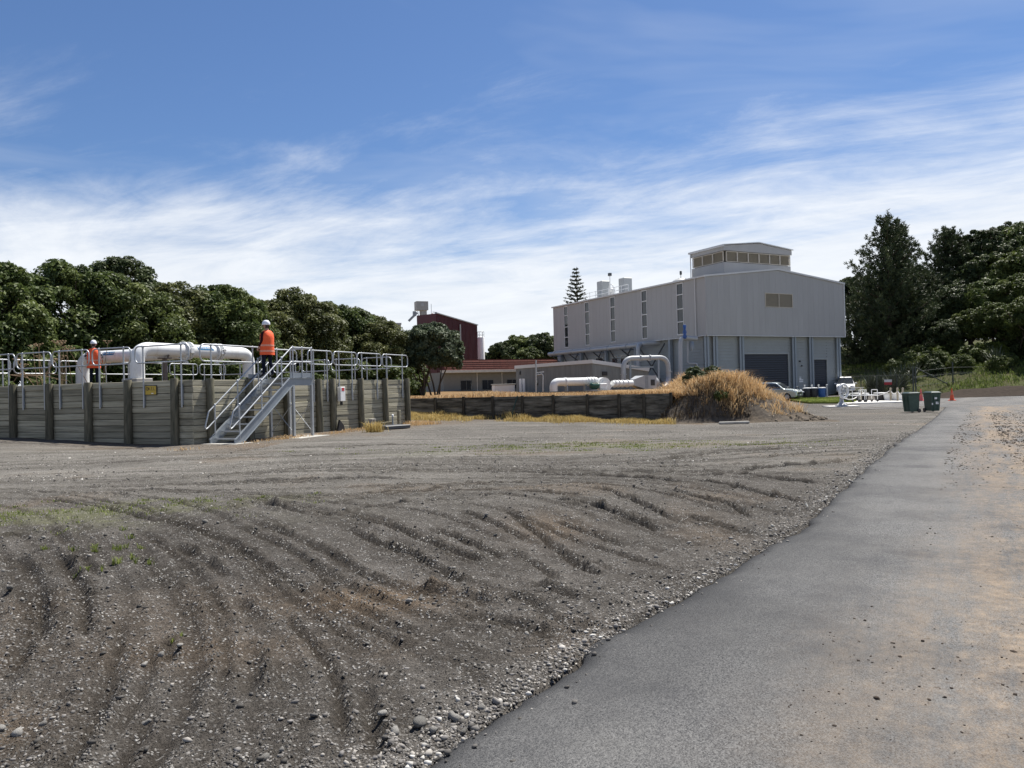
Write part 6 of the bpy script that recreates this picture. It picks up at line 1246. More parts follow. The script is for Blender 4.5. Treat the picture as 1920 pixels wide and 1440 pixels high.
bush_c = [crown_mesh('bush_crown', (1.9, 1.9, 1.9), 80+i, 70, 200, .24, MAT['leaf_hedge'], (.45, .75), low=-.9) for i in range(2)]
# lower skirts of foliage close the hedge to the ground
for i, (x, y, s) in enumerate([(-22.5, 31.5, .95), (-21.3, 36.2, 1.0), (-19.0, 41.0, .9), (-17.4, 44.5, .9), (-15.6, 49.0, .95), (-13.9, 53.5, .95), (-12.0, 57.5, .95), (-9.0, 58.0, .85), (-9.0, 66.5, 1.0)]):
    tree('hedge_bush', bush_c[i % 2], 1.6, None, (x, y, .5), (s, s, s*1.05), i*1.3, f'low leafy bush filling the hedge foot, {ORD[i]} from the left', 'bush', 'bushes at the hedge foot')
dark_c = crown_mesh('dark_crown', (3.2, 3.2, 3.0), 90, 130, 200, .25, MAT['leaf_dark'], (.5, .9))
dark_t = trunk_mesh('dark_trunk', 9, .22, 5, 6, .7, .55)
tree('dark_tree', dark_c, 9.3, dark_t, (-25.2, 50, .2), (.9, .9, .86), 0, 'darker tree crown standing up behind the hedge, above the left pipe', group='dark trees behind the hedge')
tree('dark_tree', dark_c, 9.0, dark_t, (-25.0, 66, .6), (.85, .85, .88), 2, 'darker tree crown behind the hedge, between the pipe and the person on the stairs', group='dark trees behind the hedge')
tree('dark_tree', dark_c, 9.0, dark_t, (-21.5, 112, .6), (.95, .95, .95), 4, 'far dark tree crown behind the hedge end beside the grey block', group='dark trees behind the hedge')
# round tree with bare stems
rt_c = crown_mesh('round_crown', (2.75, 2.6, 2.35), 95, 210, 210, .2, MAT['leaf_grey'], (.32, .6), low=-.6)
rtr = empty('round_tree', (-6.62, 62, 1.0), 'round grey green tree with bare dark stems before the red buildings', 'tree')
link_mesh('crown', rt_c, None, rtr, (0, 0, 3.75)).scale = (1.06, 1.06, 1.12)
for k in range(9):
    a = k*.7; g_ = random.Random(k); b0 = Vector((-6.75+g_.uniform(-.9, .9), 62+g_.uniform(-.6, .6), .9)); mb = MB(); mb.tube([b0, b0+Vector((math.cos(a)*.3, math.sin(a)*.3, 1.1)), b0+Vector((math.cos(a)*.9, math.sin(a)*.9, 2.4)), b0+Vector((math.cos(a)*1.5, math.sin(a)*1.5, 3.6))], [.085, .07, .05, .02], 6); mb.build('stem', MAT['bark'], rtr)
# trees between the red building and the plant
mid_c = [crown_mesh('mid_crown', (3.0, 3.0, 2.7), 100+i, 120, 170, .34, MAT['leaf_mid' if i else 'leaf_dark'], (.5, .95)) for i in range(2)]
mid_t = trunk_mesh('mid_trunk', 7, .2, 8, 6)
for i, (u, v, Y, s, k) in enumerate([(945, 652, 140, 1.0, 0), (972, 641, 142, 1.25, 1), (1003, 638, 145, 1.15, 0), (1028, 648, 138, 1.25, 0), (988, 660, 130, .9, 1), (920, 664, 150, .75, 0), (1052, 655, 140, 1.2, 1)]):
    p = P(u, v, Y); tree('background_tree', mid_c[k], 6.2, mid_t, (p.x, p.y, max(0.2, p.z-6.2*s-1.6*s)), s, i*1.7, f'background tree seen between the tiled building and the plant, {ORD[i]} of the clump', group='trees beyond the annex')
p = P(1010, 640, 143); 
# Norfolk-type pine: tiers of level branches on a straight stem
nf = empty('conical_pine', (P(1081, 600, 125).x, 125, 0), 'slender conical pine with level tiers of branches above the plant roof', 'tree')
nb_ = P(1081, 500, 125); H_n = nb_.z; g = np.random.default_rng(4)
mb = MB(); mb.tube([Vector((nb_.x, 125, 0)), Vector((nb_.x, 125, H_n*.6)), Vector((nb_.x, 125, H_n))], [.3, .17, .03], 8); mb.build('trunk', MAT['bark'], nf)
V_, C_, N_ = [], [], []; mb = MB()
for i, z in enumerate(np.arange(H_n-.5, H_n-10, -.62)):
    L_ = .25+(H_n-z)*.31; nbr = 6; a0 = i*.5
    for k in range(nbr):
        a = a0+k*6.283/nbr; d = Vector((math.cos(a), math.sin(a), .22)); b = Vector((nb_.x, 125, z)); mb.tube([b, b+d*L_*.6, b+d*L_+Vector((0, 0, .12))], [.05, .035, .015], 4, cap=False)
        t = g.random(int(26*L_+10)); q = np.array(b)+np.outer(.12+.88*t, np.array(d)*L_)+g.normal(0, .07, (len(t), 3))+np.array([0, 0, .05]); C_.append(q)
mb.build('branches', MAT['bark'], nf).__setitem__('kind', 'stuff')
C_ = np.concatenate(C_); nr = unit(g.standard_normal(C_.shape)+np.array([0, 0, .6])); v, f = leaf_quads(C_, nr, g.uniform(.2, .36, len(C_)), g, .45)
me = np_mesh('foliage', v-np.array([nb_.x, 125, 0]), f, False, dict(rnd=np.repeat(g.random(len(C_)), 4))); me.materials.append(MAT['needle']); o = link_mesh('crown', me, None, nf)
# ------------------------------------------------------------------ hillside at the right with pines and broadleaved trees
def hill_z(x, y):
    x, y = np.asarray(x, float), np.asarray(y, float); d = (y-66)*.80+(x-37)*.62-8.5
    return 8.5*(1-np.exp(-np.where(d > 0, .27*d, 0)/8.5))*sst(30, 38, x)*sst(300, 200, y)+.5*fbm(x, y, .12, 3)*sst(0, 8, d)
hx, hy = np.meshgrid(spread([(30, 80, 1), (80, 260, 10)]), spread([(60, 120, 1), (120, 320, 10)])); hz = hill_z(hx, hy)-.04-1.2*(((hy-66)*.80+(hx-37)*.62-8.5) < 0); ii = np.arange(hx.size).reshape(hx.shape)
MAT['hill'] = mat('grassy_hillside', (.055, .065, .022), .95, .35, 1.2, bump=.06, col2=(.05, .042, .022), mixs=.4)
tag(link_mesh('hillside', np_mesh('hillside', np.stack([hx, hy, hz], -1).reshape(-1, 3), np.stack([ii[:-1, :-1], ii[:-1, 1:], ii[1:, 1:], ii[1:, :-1]], -1).reshape(-1, 4), True), MAT['hill']), kind='structure')
def hz1(x, y): return float(hill_z(x, y))
def pine(name, loc, H, R_, seed, label, lead=2):
    """dark pine: drooping-to-rising boughs carrying needle tufts, candles at the tips"""
    g = np.random.default_rng(seed); o = empty(name, loc, label, 'tree', 'dark pines beside the plant building'); b0 = Vector(loc); mb = MB(); mb.tube([b0-UP*.4, b0+UP*H*.5, b0+UP*H*.97], [.42, .26, .05], 9); mb.build('trunk', MAT['bark'], o)
    mb = MB(); C, D = [], []; z = H*.06; i = 0
    while z < H*.985:
        f = z/H; L_ = R_*(1-f**1.5)*(.75+.5*g.random())*(1.0 if f > .12 else .75)+.25; a = i*2.4+g.uniform(-.3, .3); rise = -.05+.75*f; pts = []
        for s in np.linspace(0, 1, 6): pts.append(Vector((math.cos(a)*L_*s, math.sin(a)*L_*s, z+L_*(rise*s+.28*s*s))))
        mb.tube([b0+p for p in pts], [.07, .06, .05, .04, .03, .015], 5, cap=False)
        for s in np.linspace(.12, 1, max(4, int(L_*3.8))):
            j = min(int(s*5), 4); p = pts[j].lerp(pts[j+1], s*5-j) if s < 1 else pts[5]; w = .55*L_*(1.1-s)*.55+.18
            for k in range(3): C.append([p.x+g.normal(0, w*.6), p.y+g.normal(0, w*.6), p.z+g.normal(.05, .16)]); D.append([math.cos(a)*.5+g.normal(0, .3), math.sin(a)*.5+g.normal(0, .3), .75])
        z += H*.0092+.03; i += 1
    for k in range(lead+4):
        zt = H*(1-.02*k); C += [[g.normal(0, .1*k), g.normal(0, .1*k), zt-j*.25] for j in range(6)]; D += [[0, 0, 1]]*6
    tag(mb.build('boughs', MAT['bark'], o), kind='stuff'); C, D = np.array(C), unit(np.array(D)); n = len(C); per = 14; cid = np.repeat(np.arange(n), per); q = unit(D[cid]+.75*g.standard_normal((n*per, 3))); L_ = g.uniform(.22, .42, n*per); st_ = C[cid]+g.normal(0, .09, (n*per, 3)); e_ = st_+q*L_[:, None]; sd_ = unit(np.cross(q, g.standard_normal(q.shape)))*.06
    v = np.stack([st_-sd_, st_+sd_, e_], 1).reshape(-1, 3); me = np_mesh('needles', v, np.arange(len(v)).reshape(-1, 3), False, dict(rnd=np.repeat(np.clip(g.normal(.5, .2, n)[cid], 0, 1), 3))); me.materials.append(MAT['needle']); link_mesh('crown', me, None, o); return o
p1 = P(1662, 405, 92); pine('dark_pine', (p1.x, 92, .0), p1.z, 6.6, 1, 'tallest dark pine with twin leaders rising right beside the plant building')
p2 = P(1683, 415, 94); pine('dark_pine', (p2.x, 94, .4), p2.z-.8, 4.6, 2, 'dark pine crowded against the tallest pine on its far side')
p3 = P(1778, 432, 100); b3 = hz1(p3.x, 100); pine('dark_pine', (p3.x, 100, b3), p3.z-b3, 6.4, 3, 'dark pine on the hillside with candle tips, between two tree groups')
p4 = P(1625, 520, 97); pine('dark_pine', (p4.x, 97, 0), p4.z, 4.2, 4, 'shorter dark pine half hidden behind the plant building corner')
p5 = P(1720, 505, 96); pine('dark_pine', (p5.x, 96, hz1(p5.x, 96)), p5.z-hz1(p5.x, 96), 5.2, 5, 'low dark pine filling the gap between the taller pines')
bl_c = [crown_mesh('hill_crown', (3.6, 3.6, 3.3), 120+i, 130, 180, .3, MAT[['leaf_dark', 'leaf_mid', 'leaf_hedge'][i]], (.5, 1.0), low=-.6) for i in range(3)]
bl_t = trunk_mesh('hill_trunk', 8, .25, 12, 8, 1.0, .3)
hl = [(1850, 482, 98, 1.1, 0), (1893, 470, 104, 1.15, 0), (1930, 470, 100, 1.2, 2), (1955, 500, 92, 1.2, 1), (1840, 520, 96, 1.1, 0), (1890, 520, 94, 1.15, 1), (1925, 560, 88, 1.0, 1), (1860, 570, 91, 1.0, 2), (1815, 560, 95, 1.0, 0), (1780, 575, 93, .9, 0), (1905, 610, 84, .8, 2), (1870, 625, 85, .7, 1), (1825, 615, 88, .75, 1), (1935, 640, 80, .8, 1), (1590, 560, 108, 1.0, 0), (1770, 630, 88, .6, 0), (1735, 600, 92, .8, 0)]
desc = ['dark evergreen crown', 'mid green leafy tree', 'light leafed tree']
ORD2 = ORD+['eleventh', 'twelfth', 'thirteenth', 'fourteenth', 'fifteenth', 'sixteenth', 'seventeenth', 'eighteenth', 'nineteenth', 'twentieth']
for i, (u, v, Y, s, k) in enumerate(hl):
    p = P(u, v, Y); gz_ = hz1(p.x, Y); hgt = max(p.z-gz_, 2.2); tree('hillside_tree', bl_c[k], 6.6, bl_t, (p.x, Y, p.z-6.6*s if p.z-6.6*s > gz_-2 else gz_-.5), s, i*1.1, f'{desc[k]} on the hillside past the pines, {ORD2[i]} down from the skyline', group='trees on the hillside')
sh_c = [crown_mesh('shrub_crown', (1.3, 1.3, 1.1), 140+i, 45, 150, .2, MAT[['leaf_mid', 'leaf_lime', 'leaf_dark'][i]], (.35, .6), low=-.7) for i in range(3)]
for i, (x, y, s, k) in enumerate([(47.5, 86, 1.0, 1), (50.0, 88, 1.3, 0), (52.6, 83.5, 1.1, 1), (54.5, 84.5, 1.2, 2), (57.0, 82.5, 1.3, 0), (59, 80.5, 1.1, 2), (45.5, 86.5, 1.2, 0), (56.5, 86.5, 1.3, 1), (43.5, 84.5, 1.0, 0), (51.5, 79.8, .7, 0), (55.8, 78.2, .8, 2), (41.5, 83.0, 1.0, 0), (60.5, 77, .8, 0), (47.0, 80.5, .9, 0), (49.3, 78.0, .8, 0), (44.5, 81.0, .8, 2), (53.5, 77.0, .7, 0), (57.5, 76.0, .9, 0), (50.5, 83.0, 1.2, 0), (46.0, 83.5, 1.1, 0)]):
    tree('hillside_shrub', sh_c[k], .7, None, (x, y, hz1(x, y)), s, i*2.1, f'{["mid green", "yellow green", "dark green"][k]} shrub on the hillside below the trees, {ORD2[i]} of the shrubs', 'shrub', 'shrubs on the hillside')
n = 26000; x = rg.uniform(36, 66, n); y = rg.uniform(70, 92, n); zz_ = hill_z(x, y); k = (zz_ > .15) & (rg.random(n) < np.clip(.6+1.2*fbm(x, y, .35, 3), .05, 1)); x, y, zz_ = x[k], y[k], zz_[k]
grass('hillside_grass', 'rank green grass over the lower hillside', x, y, zz_, rg.uniform(.15, .5, len(x)), .03, 1.0, 'hill_grass', 31)
# grey green weeds growing through the mound
for i, (x, y, s_, lb) in enumerate([(8.9, 37.6, .42, 'dark green weed bush on the mound crest, nearest the low wall end'), (10.0, 38.3, .5, 'taller dark green weed bush in the middle of the mound crest'), (9.6, 35.5, .26, 'small green weed bush on the steep front of the mound')]):
    tree('weed_bush', sh_c[2 if i < 2 else 0], .55, None, (x, y, float(mound_z(x, y))-.15), s_, i*1.9, lb, 'weed')
# flax clumps
def flax(loc, n, h, seed, label):
    g = np.random.default_rng(seed); mb = MB(); b = Vector(loc)
    for k in range(n):
        a = g.uniform(0, 6.283); tilt = g.uniform(.1, .95); L_ = h*g.uniform(.6, 1.1); d = Vector((math.cos(a)*math.sin(tilt), math.sin(a)*math.sin(tilt), math.cos(tilt))); s_ = d.cross(UP).normalized()*.05; p0 = b+Vector((g.normal(0, .15), g.normal(0, .15), 0)); p1 = p0+d*L_*.6; p2 = p0+d*L_-UP*.18*L_*math.sin(tilt)
        mb.add([p0-s_, p0+s_, p1-s_*.9, p1+s_*.9, p2], [(0, 1, 3, 2), (2, 3, 4)])
    o = empty('flax_bush', loc, label, 'flax', 'flax bushes by the fence'); l = mb.build('leaves', MAT['flax'], o, fix=False); l['kind'] = 'stuff'; return o
MAT['flax'] = mat('flax_blades', (.05, .065, .035), .45, .35, 4, col2=(.085, .10, .06), mixs=2)
for i, (u, Y, h) in enumerate([(1632, 78, 2.2), (1652, 77.5, 2.4), (1675, 77, 2.6), (1692, 78, 2.6), (1712, 80, 2.2), (1868, 79, 2.6), (1745, 84, 1.8)]):
    p = P(u, 712, Y); flax((p.x, Y, hz1(p.x, Y)), 90, h, i, f'spiky dark flax bush by the wire fence, {ORD[i]} from the plant building')
# bare branchy fennel on the bed
fe = empty('dry_fennel', bed(2.2, 8.9, 1.94), 'dry brown fennel stalks with flat seed heads on the raised bed', 'plant'); g = random.Random(2); MAT['fennel'] = mat('dry_fennel', (.26, .19, .12), .9, .2, 8)
for k in range(16):
    b = bed(1.2+g.random()*2.6, 7.3+g.random()*3.4, 1.9); t = b+Vector((g.gauss(0, .35), g.gauss(0, .3), g.uniform(.8, 1.75))); mb = MB(); mb.tube([b, b.lerp(t, .5)+Vector((g.gauss(0, .06), 0, 0)), t], [.014, .011, .008], 5)
    for j in range(7): a = j*.9; e = t+Vector((math.cos(a)*.14, math.sin(a)*.14, .1+g.uniform(-.02, .03))); mb.tube([t, e], .004, 4); mb.lathe(e, [(.0, 0), (.04, .01), (.03, .03), (0, .035)], 6)
    s_ = mb.build('stalk', MAT['fennel'], fe); s_['kind'] = 'stuff'
for k in range(7):
    b = bed(.7+g.random()*1.2, 9.0+g.random()*1.2, 1.92); mb = MB(); e = b-W*g.uniform(1.2, 2.4)+UP*g.uniform(.05, .5)+U*g.gauss(0, .3); mb.tube([b+UP*.5, b.lerp(e, .5)+UP*.32, e], [.02, .016, .008], 5); mb.build('fallen_stalk', MAT['fennel'], fe)
# ------------------------------------------------------------------ bins, cones, car and the display pad at the end of the road
MAT['bin_green'] = mat('dark_green_bin_plastic', (.018, .055, .042), .45, .1, 4, col2=(.03, .07, .055), mixs=2); MAT['bin_lid'] = mat('bin_lid_plastic', (.02, .045, .04), .4, .08, 4)
def wheelie_bin(loc, rz, lean_y, label, lid=True):
    o = empty('wheelie_bin', (0, 0, 0), label, 'wheelie bin', 'wheelie bins by the road edge')
    def ring(z, w, d, y0): return [Vector((-w, y0-d, z)), Vector((w, y0-d, z)), Vector((w, y0+d, z)), Vector((-w, y0+d, z))]
    mb = MB(); rs_ = [ring(.05, .23, .26, .01), ring(.35, .245, .285, .0), ring(.9, .265, .32, -.01), ring(.95, .28, .335, -.01), ring(.98, .28, .335, -.01)]
    V_ = [p for r_ in rs_ for p in r_]; F_ = [(i*4+k, i*4+(k+1) % 4, (i+1)*4+(k+1) % 4, (i+1)*4+k) for i in range(4) for k in range(4)]+[(3, 2, 1, 0)]; mb.add(V_, F_); b = mb.build('body', MAT['bin_green'], o)
    for x in (-.12, .12): q = MB(); q.prism([Vector((x-.02, -.262, .1)), Vector((x+.02, -.262, .1)), Vector((x+.02, -.345, .86)), Vector((x-.02, -.345, .86))], (0, -.015, 0)); q.build('rib', MAT['bin_green'], b)
    mb = MB(); mb.prism([Vector((-.31, -.4, .985)), Vector((.31, -.4, .985)), Vector((.31, .37, 1.0)), Vector((-.31, .37, 1.0))], (0, 0, .025)); mb.add([Vector((-.28, -.36, 1.02)), Vector((.28, -.36, 1.02)), Vector((.28, .33, 1.03)), Vector((-.28, .33, 1.03)), Vector((-.2, -.25, 1.075)), Vector((.2, -.25, 1.075)), Vector((.2, .25, 1.075)), Vector((-.2, .25, 1.075))], [(0, 1, 5, 4), (1, 2, 6, 5), (2, 3, 7, 6), (3, 0, 4, 7), (4, 5, 6, 7)])
    l = mb.build('lid', MAT['bin_lid'], o); q = MB(); q.tube([Vector((-.2, .4, 1.0)), Vector((.2, .4, 1.0))], .02, 6); q.build('handle', MAT['bin_lid'], l)
    for x in (-.25, .25): q = MB(); q.tube([Vector((x-.03, .27, .1)), Vector((x+.03, .27, .1))], .1, 14); q.build('wheel', MAT['black'], o)
    o.location = loc; o.rotation_euler = (0, 0, rz); return o
bz = gz1(21, 40.6)
wheelie_bin((20.98, 40.5, bz), R(-78), 0, 'green wheelie bin with its lid jutting out, nearer the valve wheel')
b2 = wheelie_bin((22.3, 40.9, bz), R(8), 0, 'green wheelie bin with white stickers, beside the road edge')
for x, z, w, h in ((-.03, .72, .16, .1), (.08, .47, .17, .13), (-.2, .42, .07, .1)): q = MB(); q.box(Vector((22.3, 40.9, bz))+Matrix.Rotation(R(8), 3, 'Z') @ Vector((x, -.335+(.72-z)*.11, z)), (w, .012, h), (math.cos(R(8)), math.sin(R(8)), 0)); s_ = q.build('sticker', MAT['white_paint']); s_.parent = b2; s_.matrix_parent_inverse = (Matrix.Translation(b2.location) @ Matrix.Rotation(R(8), 4, 'Z')).inverted()
MAT['cone_orange'] = mat('orange_cone_rubber', (.80, .10, .03), .5, .08, 6); MAT['cone_pink'] = mat('faded_pink_cone', (.72, .12, .12), .5, .08, 6)
def cone(loc, m, label):
    o = empty('traffic_cone', loc, label, 'traffic cone', 'traffic cones at the road end'); c = Vector(loc); mb = MB(); mb.box(c+UP*.025, (.42, .42, .05), bev=.02); mb.build('base', MAT[m], o)
    mb = MB(); mb.lathe(c+UP*.05, [(.17, 0), (.155, .06), (.03, .83), (.025, .87), (0, .875)], 16); b = mb.build('body', MAT[m], o); q = MB(); q.lathe(c+UP*.05, [(.106, .38), (.078, .54)], 16); q.build('reflective_sleeve', MAT['cone_band'], b)
MAT['cone_band'] = mat('dull_orange_band', (.70, .20, .10), .5, .1, 6)
def at_ground(u, v): # photo pixel on the low yard level
    z = -.32; c, s = math.cos(R(1.415)), math.sin(R(1.415)); du, dv_ = u-960, v-720; b = -((du*s+dv_*c)-7)/1442; Y = (z-CAM_H)/b; return Vector(((du*c-dv_*s)/1442*Y, Y, gz1((du*c-dv_*s)/1442*Y, Y)+.02))
cone(at_ground(1785, 751.5), 'cone_orange', 'bright orange traffic cone standing alone on the asphalt'); cone(at_ground(1727, 752), 'cone_pink', 'pinkish traffic cone half hidden behind the wheelie bins')
# silver car nose-on behind the mound
MAT['car_paint'] = mat('silver_blue_car_paint', (.42, .47, .48), .25, .03, 3, metal=.5); MAT['tyre'] = mat('tyre_rubber', (.02, .02, .02), .8, .2, 8)
def car(loc, head, label, paint, H=1.55):
    o = empty('parked_car', (0, 0, 0), label, 'car')
    prof = [(-2.2, .35), (-2.25, .75), (-2.05, 1.0), (-1.85, 1.42), (-1.2, H), (.0, H), (.45, H-.08), (1.15, 1.03), (1.95, .92), (2.2, .72), (2.25, .4), (2.1, .25), (-2.1, .25)]
    mb = MB(); W2 = lambda z: .86 if z < 1.02 else .86-(z-1.02)*.42; n = len(prof); V_ = [Vector((x, -W2(z), z)) for x, z in prof]+[Vector((x, -W2(z)+.0, z)) for x, z in prof]
    L_ = [Vector((x, W2(z), z)) for x, z in prof]; Rr = [Vector((x, -W2(z), z)) for x, z in prof]; mb.add(L_+Rr, [tuple(range(n)), tuple(range(2*n-1, n-1, -1))]+[(i, i+n, (i+1) % n+n, (i+1) % n) for i in range(n)]); b = mb.build('body', paint, o)
    bv = b.modifiers.new('Bevel', 'BEVEL'); bv.width = .07; bv.segments = 3; bv.limit_method = 'ANGLE'; bv.angle_limit = R(25)
    q = MB(); q.add([Vector((.5, -.62, H-.13)), Vector((.5, .62, H-.13)), Vector((1.12, .76, 1.07)), Vector((1.12, -.76, 1.07))], [(0, 3, 2, 1)]); w = q.build('windscreen', MAT['glass'], o); w.location = (.035, 0, .035)
    for s in (-1, 1):
        q = MB(); q.add([Vector((.42, s*.70, H-.14)), Vector((.98, s*.86, 1.06)), Vector((-1.75, s*.86, 1.06)), Vector((-1.25, s*.68, H-.12))], [(0, 1, 2, 3)]); w = q.build('side_window', MAT['glass'], o); w.location = (0, s*.012, 0)
        q = MB(); q.lathe((2.12, s*.62, .74), [(.0, .14), (.16, .08), (.2, 0)], 10, (1, s*.3, .1)); q.build('headlight', MAT['white_paint'], o)
        q = MB(); q.box((.95, s*.98, 1.1), (.12, .22, .15), bev=.03); q.build('mirror', paint, o)
        for x in (-1.4, 1.4):
            q = MB(); q.tube([Vector((x, s*.70, .32)), Vector((x, s*.89, .32))], .33, 20); t = q.build('wheel', MAT['tyre'], o); q = MB(); q.tube([Vector((x, s*.885, .32)), Vector((x, s*.90, .32))], .2, 14); q.build('rim', MAT['galv'], t)
    q = MB(); q.box((2.24, 0, .62), (.06, .95, .22), bev=.02); q.build('grille', MAT['black'], o); q = MB(); q.box((2.26, 0, .36), (.05, 1.3, .16), bev=.02); q.build('bumper_intake', MAT['black'], o); q = MB(); q.box((2.29, 0, .48), (.012, .42, .11)); q.build('number_plate', MAT['white_paint'], o)
    o.location = loc; o.rotation_euler = (0, 0, head); return o
cp = P(1452, 733, 69.0); car((cp.x, cp.y, gz1(cp.x, cp.y)), R(-38), 'silver car parked by the roller door, half hidden by the mound', MAT['car_paint'], 1.62)
cu = P(1586, 733, 80.0); car((cu.x, cu.y, gz1(cu.x, cu.y)), R(-114), 'white utility vehicle parked beyond the display pad near the fence', MAT['white_paint'], 1.8)
# rail of planters in front of the roller doors
MAT['blue_drum'] = mat('blue_plastic_drum', (.02, .10, .30), .45, .1, 4)
for i, (u, m, w) in enumerate([(1499, 'black', 1.0), (1513, 'black', .8), (1525.5, 'black', .8), (1541, 'blue_drum', .8)]):
    p = P(u, 744, 71.5); z0 = gz1(p.x, p.y); c = Vector((p.x, p.y, z0)); lb = ['low black tub next to the silver car nose', 'black drum with white rim, left of its twin', 'black drum with white rim, next to the blue drum', 'blue drum at the end of the tub row']
    o = empty('drum', c, lb[i], 'drum', 'row of drums before the roller doors'); mb = MB(); h = .62 if i == 0 else .95; mb.lathe(c, [(.30*w/.8, 0), (.34*w/.8, .1), (.33*w/.8, h*.5), (.34*w/.8, h-.05), (.31*w/.8, h)], 18); mb.build('body', MAT[m], o)
    mb = MB(); mb.lathe(c+UP*h, [(.355*w/.8, -.06), (.365*w/.8, 0), (.3*w/.8, .03), (0, .035)], 18); mb.build('rim', MAT['white_paint'], o)
    q = MB(); pb_ = c+Vector((.52, .1, 0)); q.box(pb_+UP*.55, (.12, .12, 1.2), bev=.02); q.box(pb_+UP*1.18, (.15, .15, .1), bev=.02); tag(q.build('bollard', MAT['galv']), f'short grey bollard beside the {["low tub", "first black drum", "second black drum", "blue drum"][i]}', 'bollard', 'bollards between the drums')
hf = P(1485, 747, 68.5); hf.z = gz1(hf.x, hf.y); bh = empty('bike_rack', hf, 'dark hooped rail standing before the silver car', 'rail')
for dx_ in (-.35, .45): mb = MB(); mb.tube(rounded([hf+Vector((dx_, 0, 0)), hf+Vector((dx_-.05, 0, 1.15)), hf+Vector((dx_+.2, .1, 1.2)), hf+Vector((dx_+.25, .2, 0))], .12), .035, 8); mb.build('hoop', MAT['dark_steel'], bh)
mb = MB(); mb.tube([hf+Vector((-.35, 0, .45)), hf+Vector((.6, .1, .45))], .03, 8); mb.build('cross_bar', MAT['dark_steel'], bh)
# lawn strip
l0, l1, l2, l3 = Vector((24.6, 67.5)), Vector((32.0, 70.0)), Vector((27.2, 57.6)), Vector((23.3, 58.6))
lawn_poly = [(23.2, 60), (25.4, 57.6), (27.0, 60.5), (31.5, 69.5), (24.5, 69.0)]
n = 26000; x = rg.uniform(22, 32, n); y = rg.uniform(57, 70, n)
def inside(px, py, poly):
    c = np.zeros(len(px), bool); j = len(poly)-1
    for i in range(len(poly)):
        xi, yi = poly[i]; xj, yj = poly[j]; c ^= ((yi > py) != (yj > py)) & (px < (xj-xi)*(py-yi)/(yj-yi)+xi); j = i
    return c
k = inside(x, y, lawn_poly); x, y = x[k], y[k]; grass('lawn_grass', 'bright green mown grass strip before the row of drums', x, y, base_z(x, y)+.1, rg.uniform(.05, .14, len(x)), .03, .6, 'green_grass', 41)
mb = MB(); mb.prism([Vector((a, b, gz1(a, b)-.1)) for a, b in lawn_poly], (0, 0, .22)); MAT['lawn'] = mat('lawn_soil', (.12, .15, .03), .95, .3, 3); tag(mb.build('lawn', MAT['lawn']), kind='structure')
# pale concrete pads
def pad(name, poly, h=.1): mb = MB(); mb.prism([Vector((a, b, gz1(a, b)-.1)) for a, b in poly], (0, 0, .1+h)); tag(mb.build(name, MAT['pad']), kind='structure')
MAT['pad'] = mat('white_concrete_pad', (.62, .61, .58), .8, .08, 3)
pad('concrete_pad', [(24.2, 55.6), (30.2, 57.4), (31.6, 62.5), (26.2, 62.0)], .09); pad('valve_plinth', [(20.9, 50.7), (23.0, 50.9), (23.2, 52.4), (21.0, 52.2)], .07)
wv = Vector((21.95, 51.3, gz1(21.95, 51.3)+.07)); vw = empty('valve_handwheel', wv, 'big white handwheel on a grey pedestal standing on its own pale plinth', 'valve')
mb = MB(); mb.lathe(wv, [(.42, 0), (.42, .05), (.3, .08), (.2, .2), (.13, .3), (.11, .9), (.15, 1.0), (.12, 1.35), (.08, 1.45), (0, 1.5)], 16); mb.build('pedestal', MAT['grey_pipe'], vw)
wd_ = Vector((.35, -.93, 0)).normalized(); wx = Vector((.93, .35, 0)).normalized(); wc = wv+UP*.98+wd_*.2
mb = MB(); mb.tube([wc+(wx*math.cos(t)+UP*math.sin(t)*1.25)*.36 for t in np.linspace(0, 6.283, 29)[:-1]], .075, 8, closed=True); wr = mb.build('rim', MAT['white_paint'], vw)
for k in range(6): t = k*math.pi/3+.3; q = MB(); q.tube([wc, wc+(wx*math.cos(t)+UP*math.sin(t)*1.25)*.34], .028, 6); q.build('spoke', MAT['white_paint'], wr)
mb = MB(); mb.disc(wc, wd_, .11, .16, 12); mb.build('hub', MAT['grey_pipe'], vw)
# rope barrier
MAT['rope'] = mat('white_rope', (.72, .71, .68), .8, .1, 10); MAT['pale_timber'] = mat('pale_timber_post', (.34, .30, .23), .85, .2, 6)
rp_ = [P(1614, 745, 60.5), P(1670, 745, 60.0), P(1683, 745, 59.2), P(1693, 745, 58.4)]
for i, p in enumerate(rp_):
    p.z = gz1(p.x, p.y); mb = MB(); mb.tube([p, p+UP*1.0], .075, 10); mb.lathe(p+UP*1.0, [(.085, 0), (.085, .05), (.03, .1), (0, .11)], 10); tag(mb.build('rope_post', MAT['pale_timber']), f'pale timber rope post at the display pad, {ORD[i]} from the handwheel', 'post', 'posts of the rope barrier')
def rope(a, b, sag, label):
    pts = [a.lerp(b, t)-UP*(sag*4*t*(1-t)) for t in np.linspace(0, 1, 11)]; mb = MB(); mb.tube(pts, .03, 6); tag(mb.build('barrier_rope', MAT['rope']), label, 'rope', 'ropes of the barrier')
for i in range(3): rope(rp_[i]+UP*.9, rp_[i+1]+UP*.9, .38 if i == 0 else .3, f'white rope sagging between the {ORD[i]} and {ORD[i+1]} rope posts')
rope(wv+UP*.55+Vector((.2, .2, 0)), rp_[0]+UP*.75, .3, 'white rope running from the handwheel plinth to the first rope post')
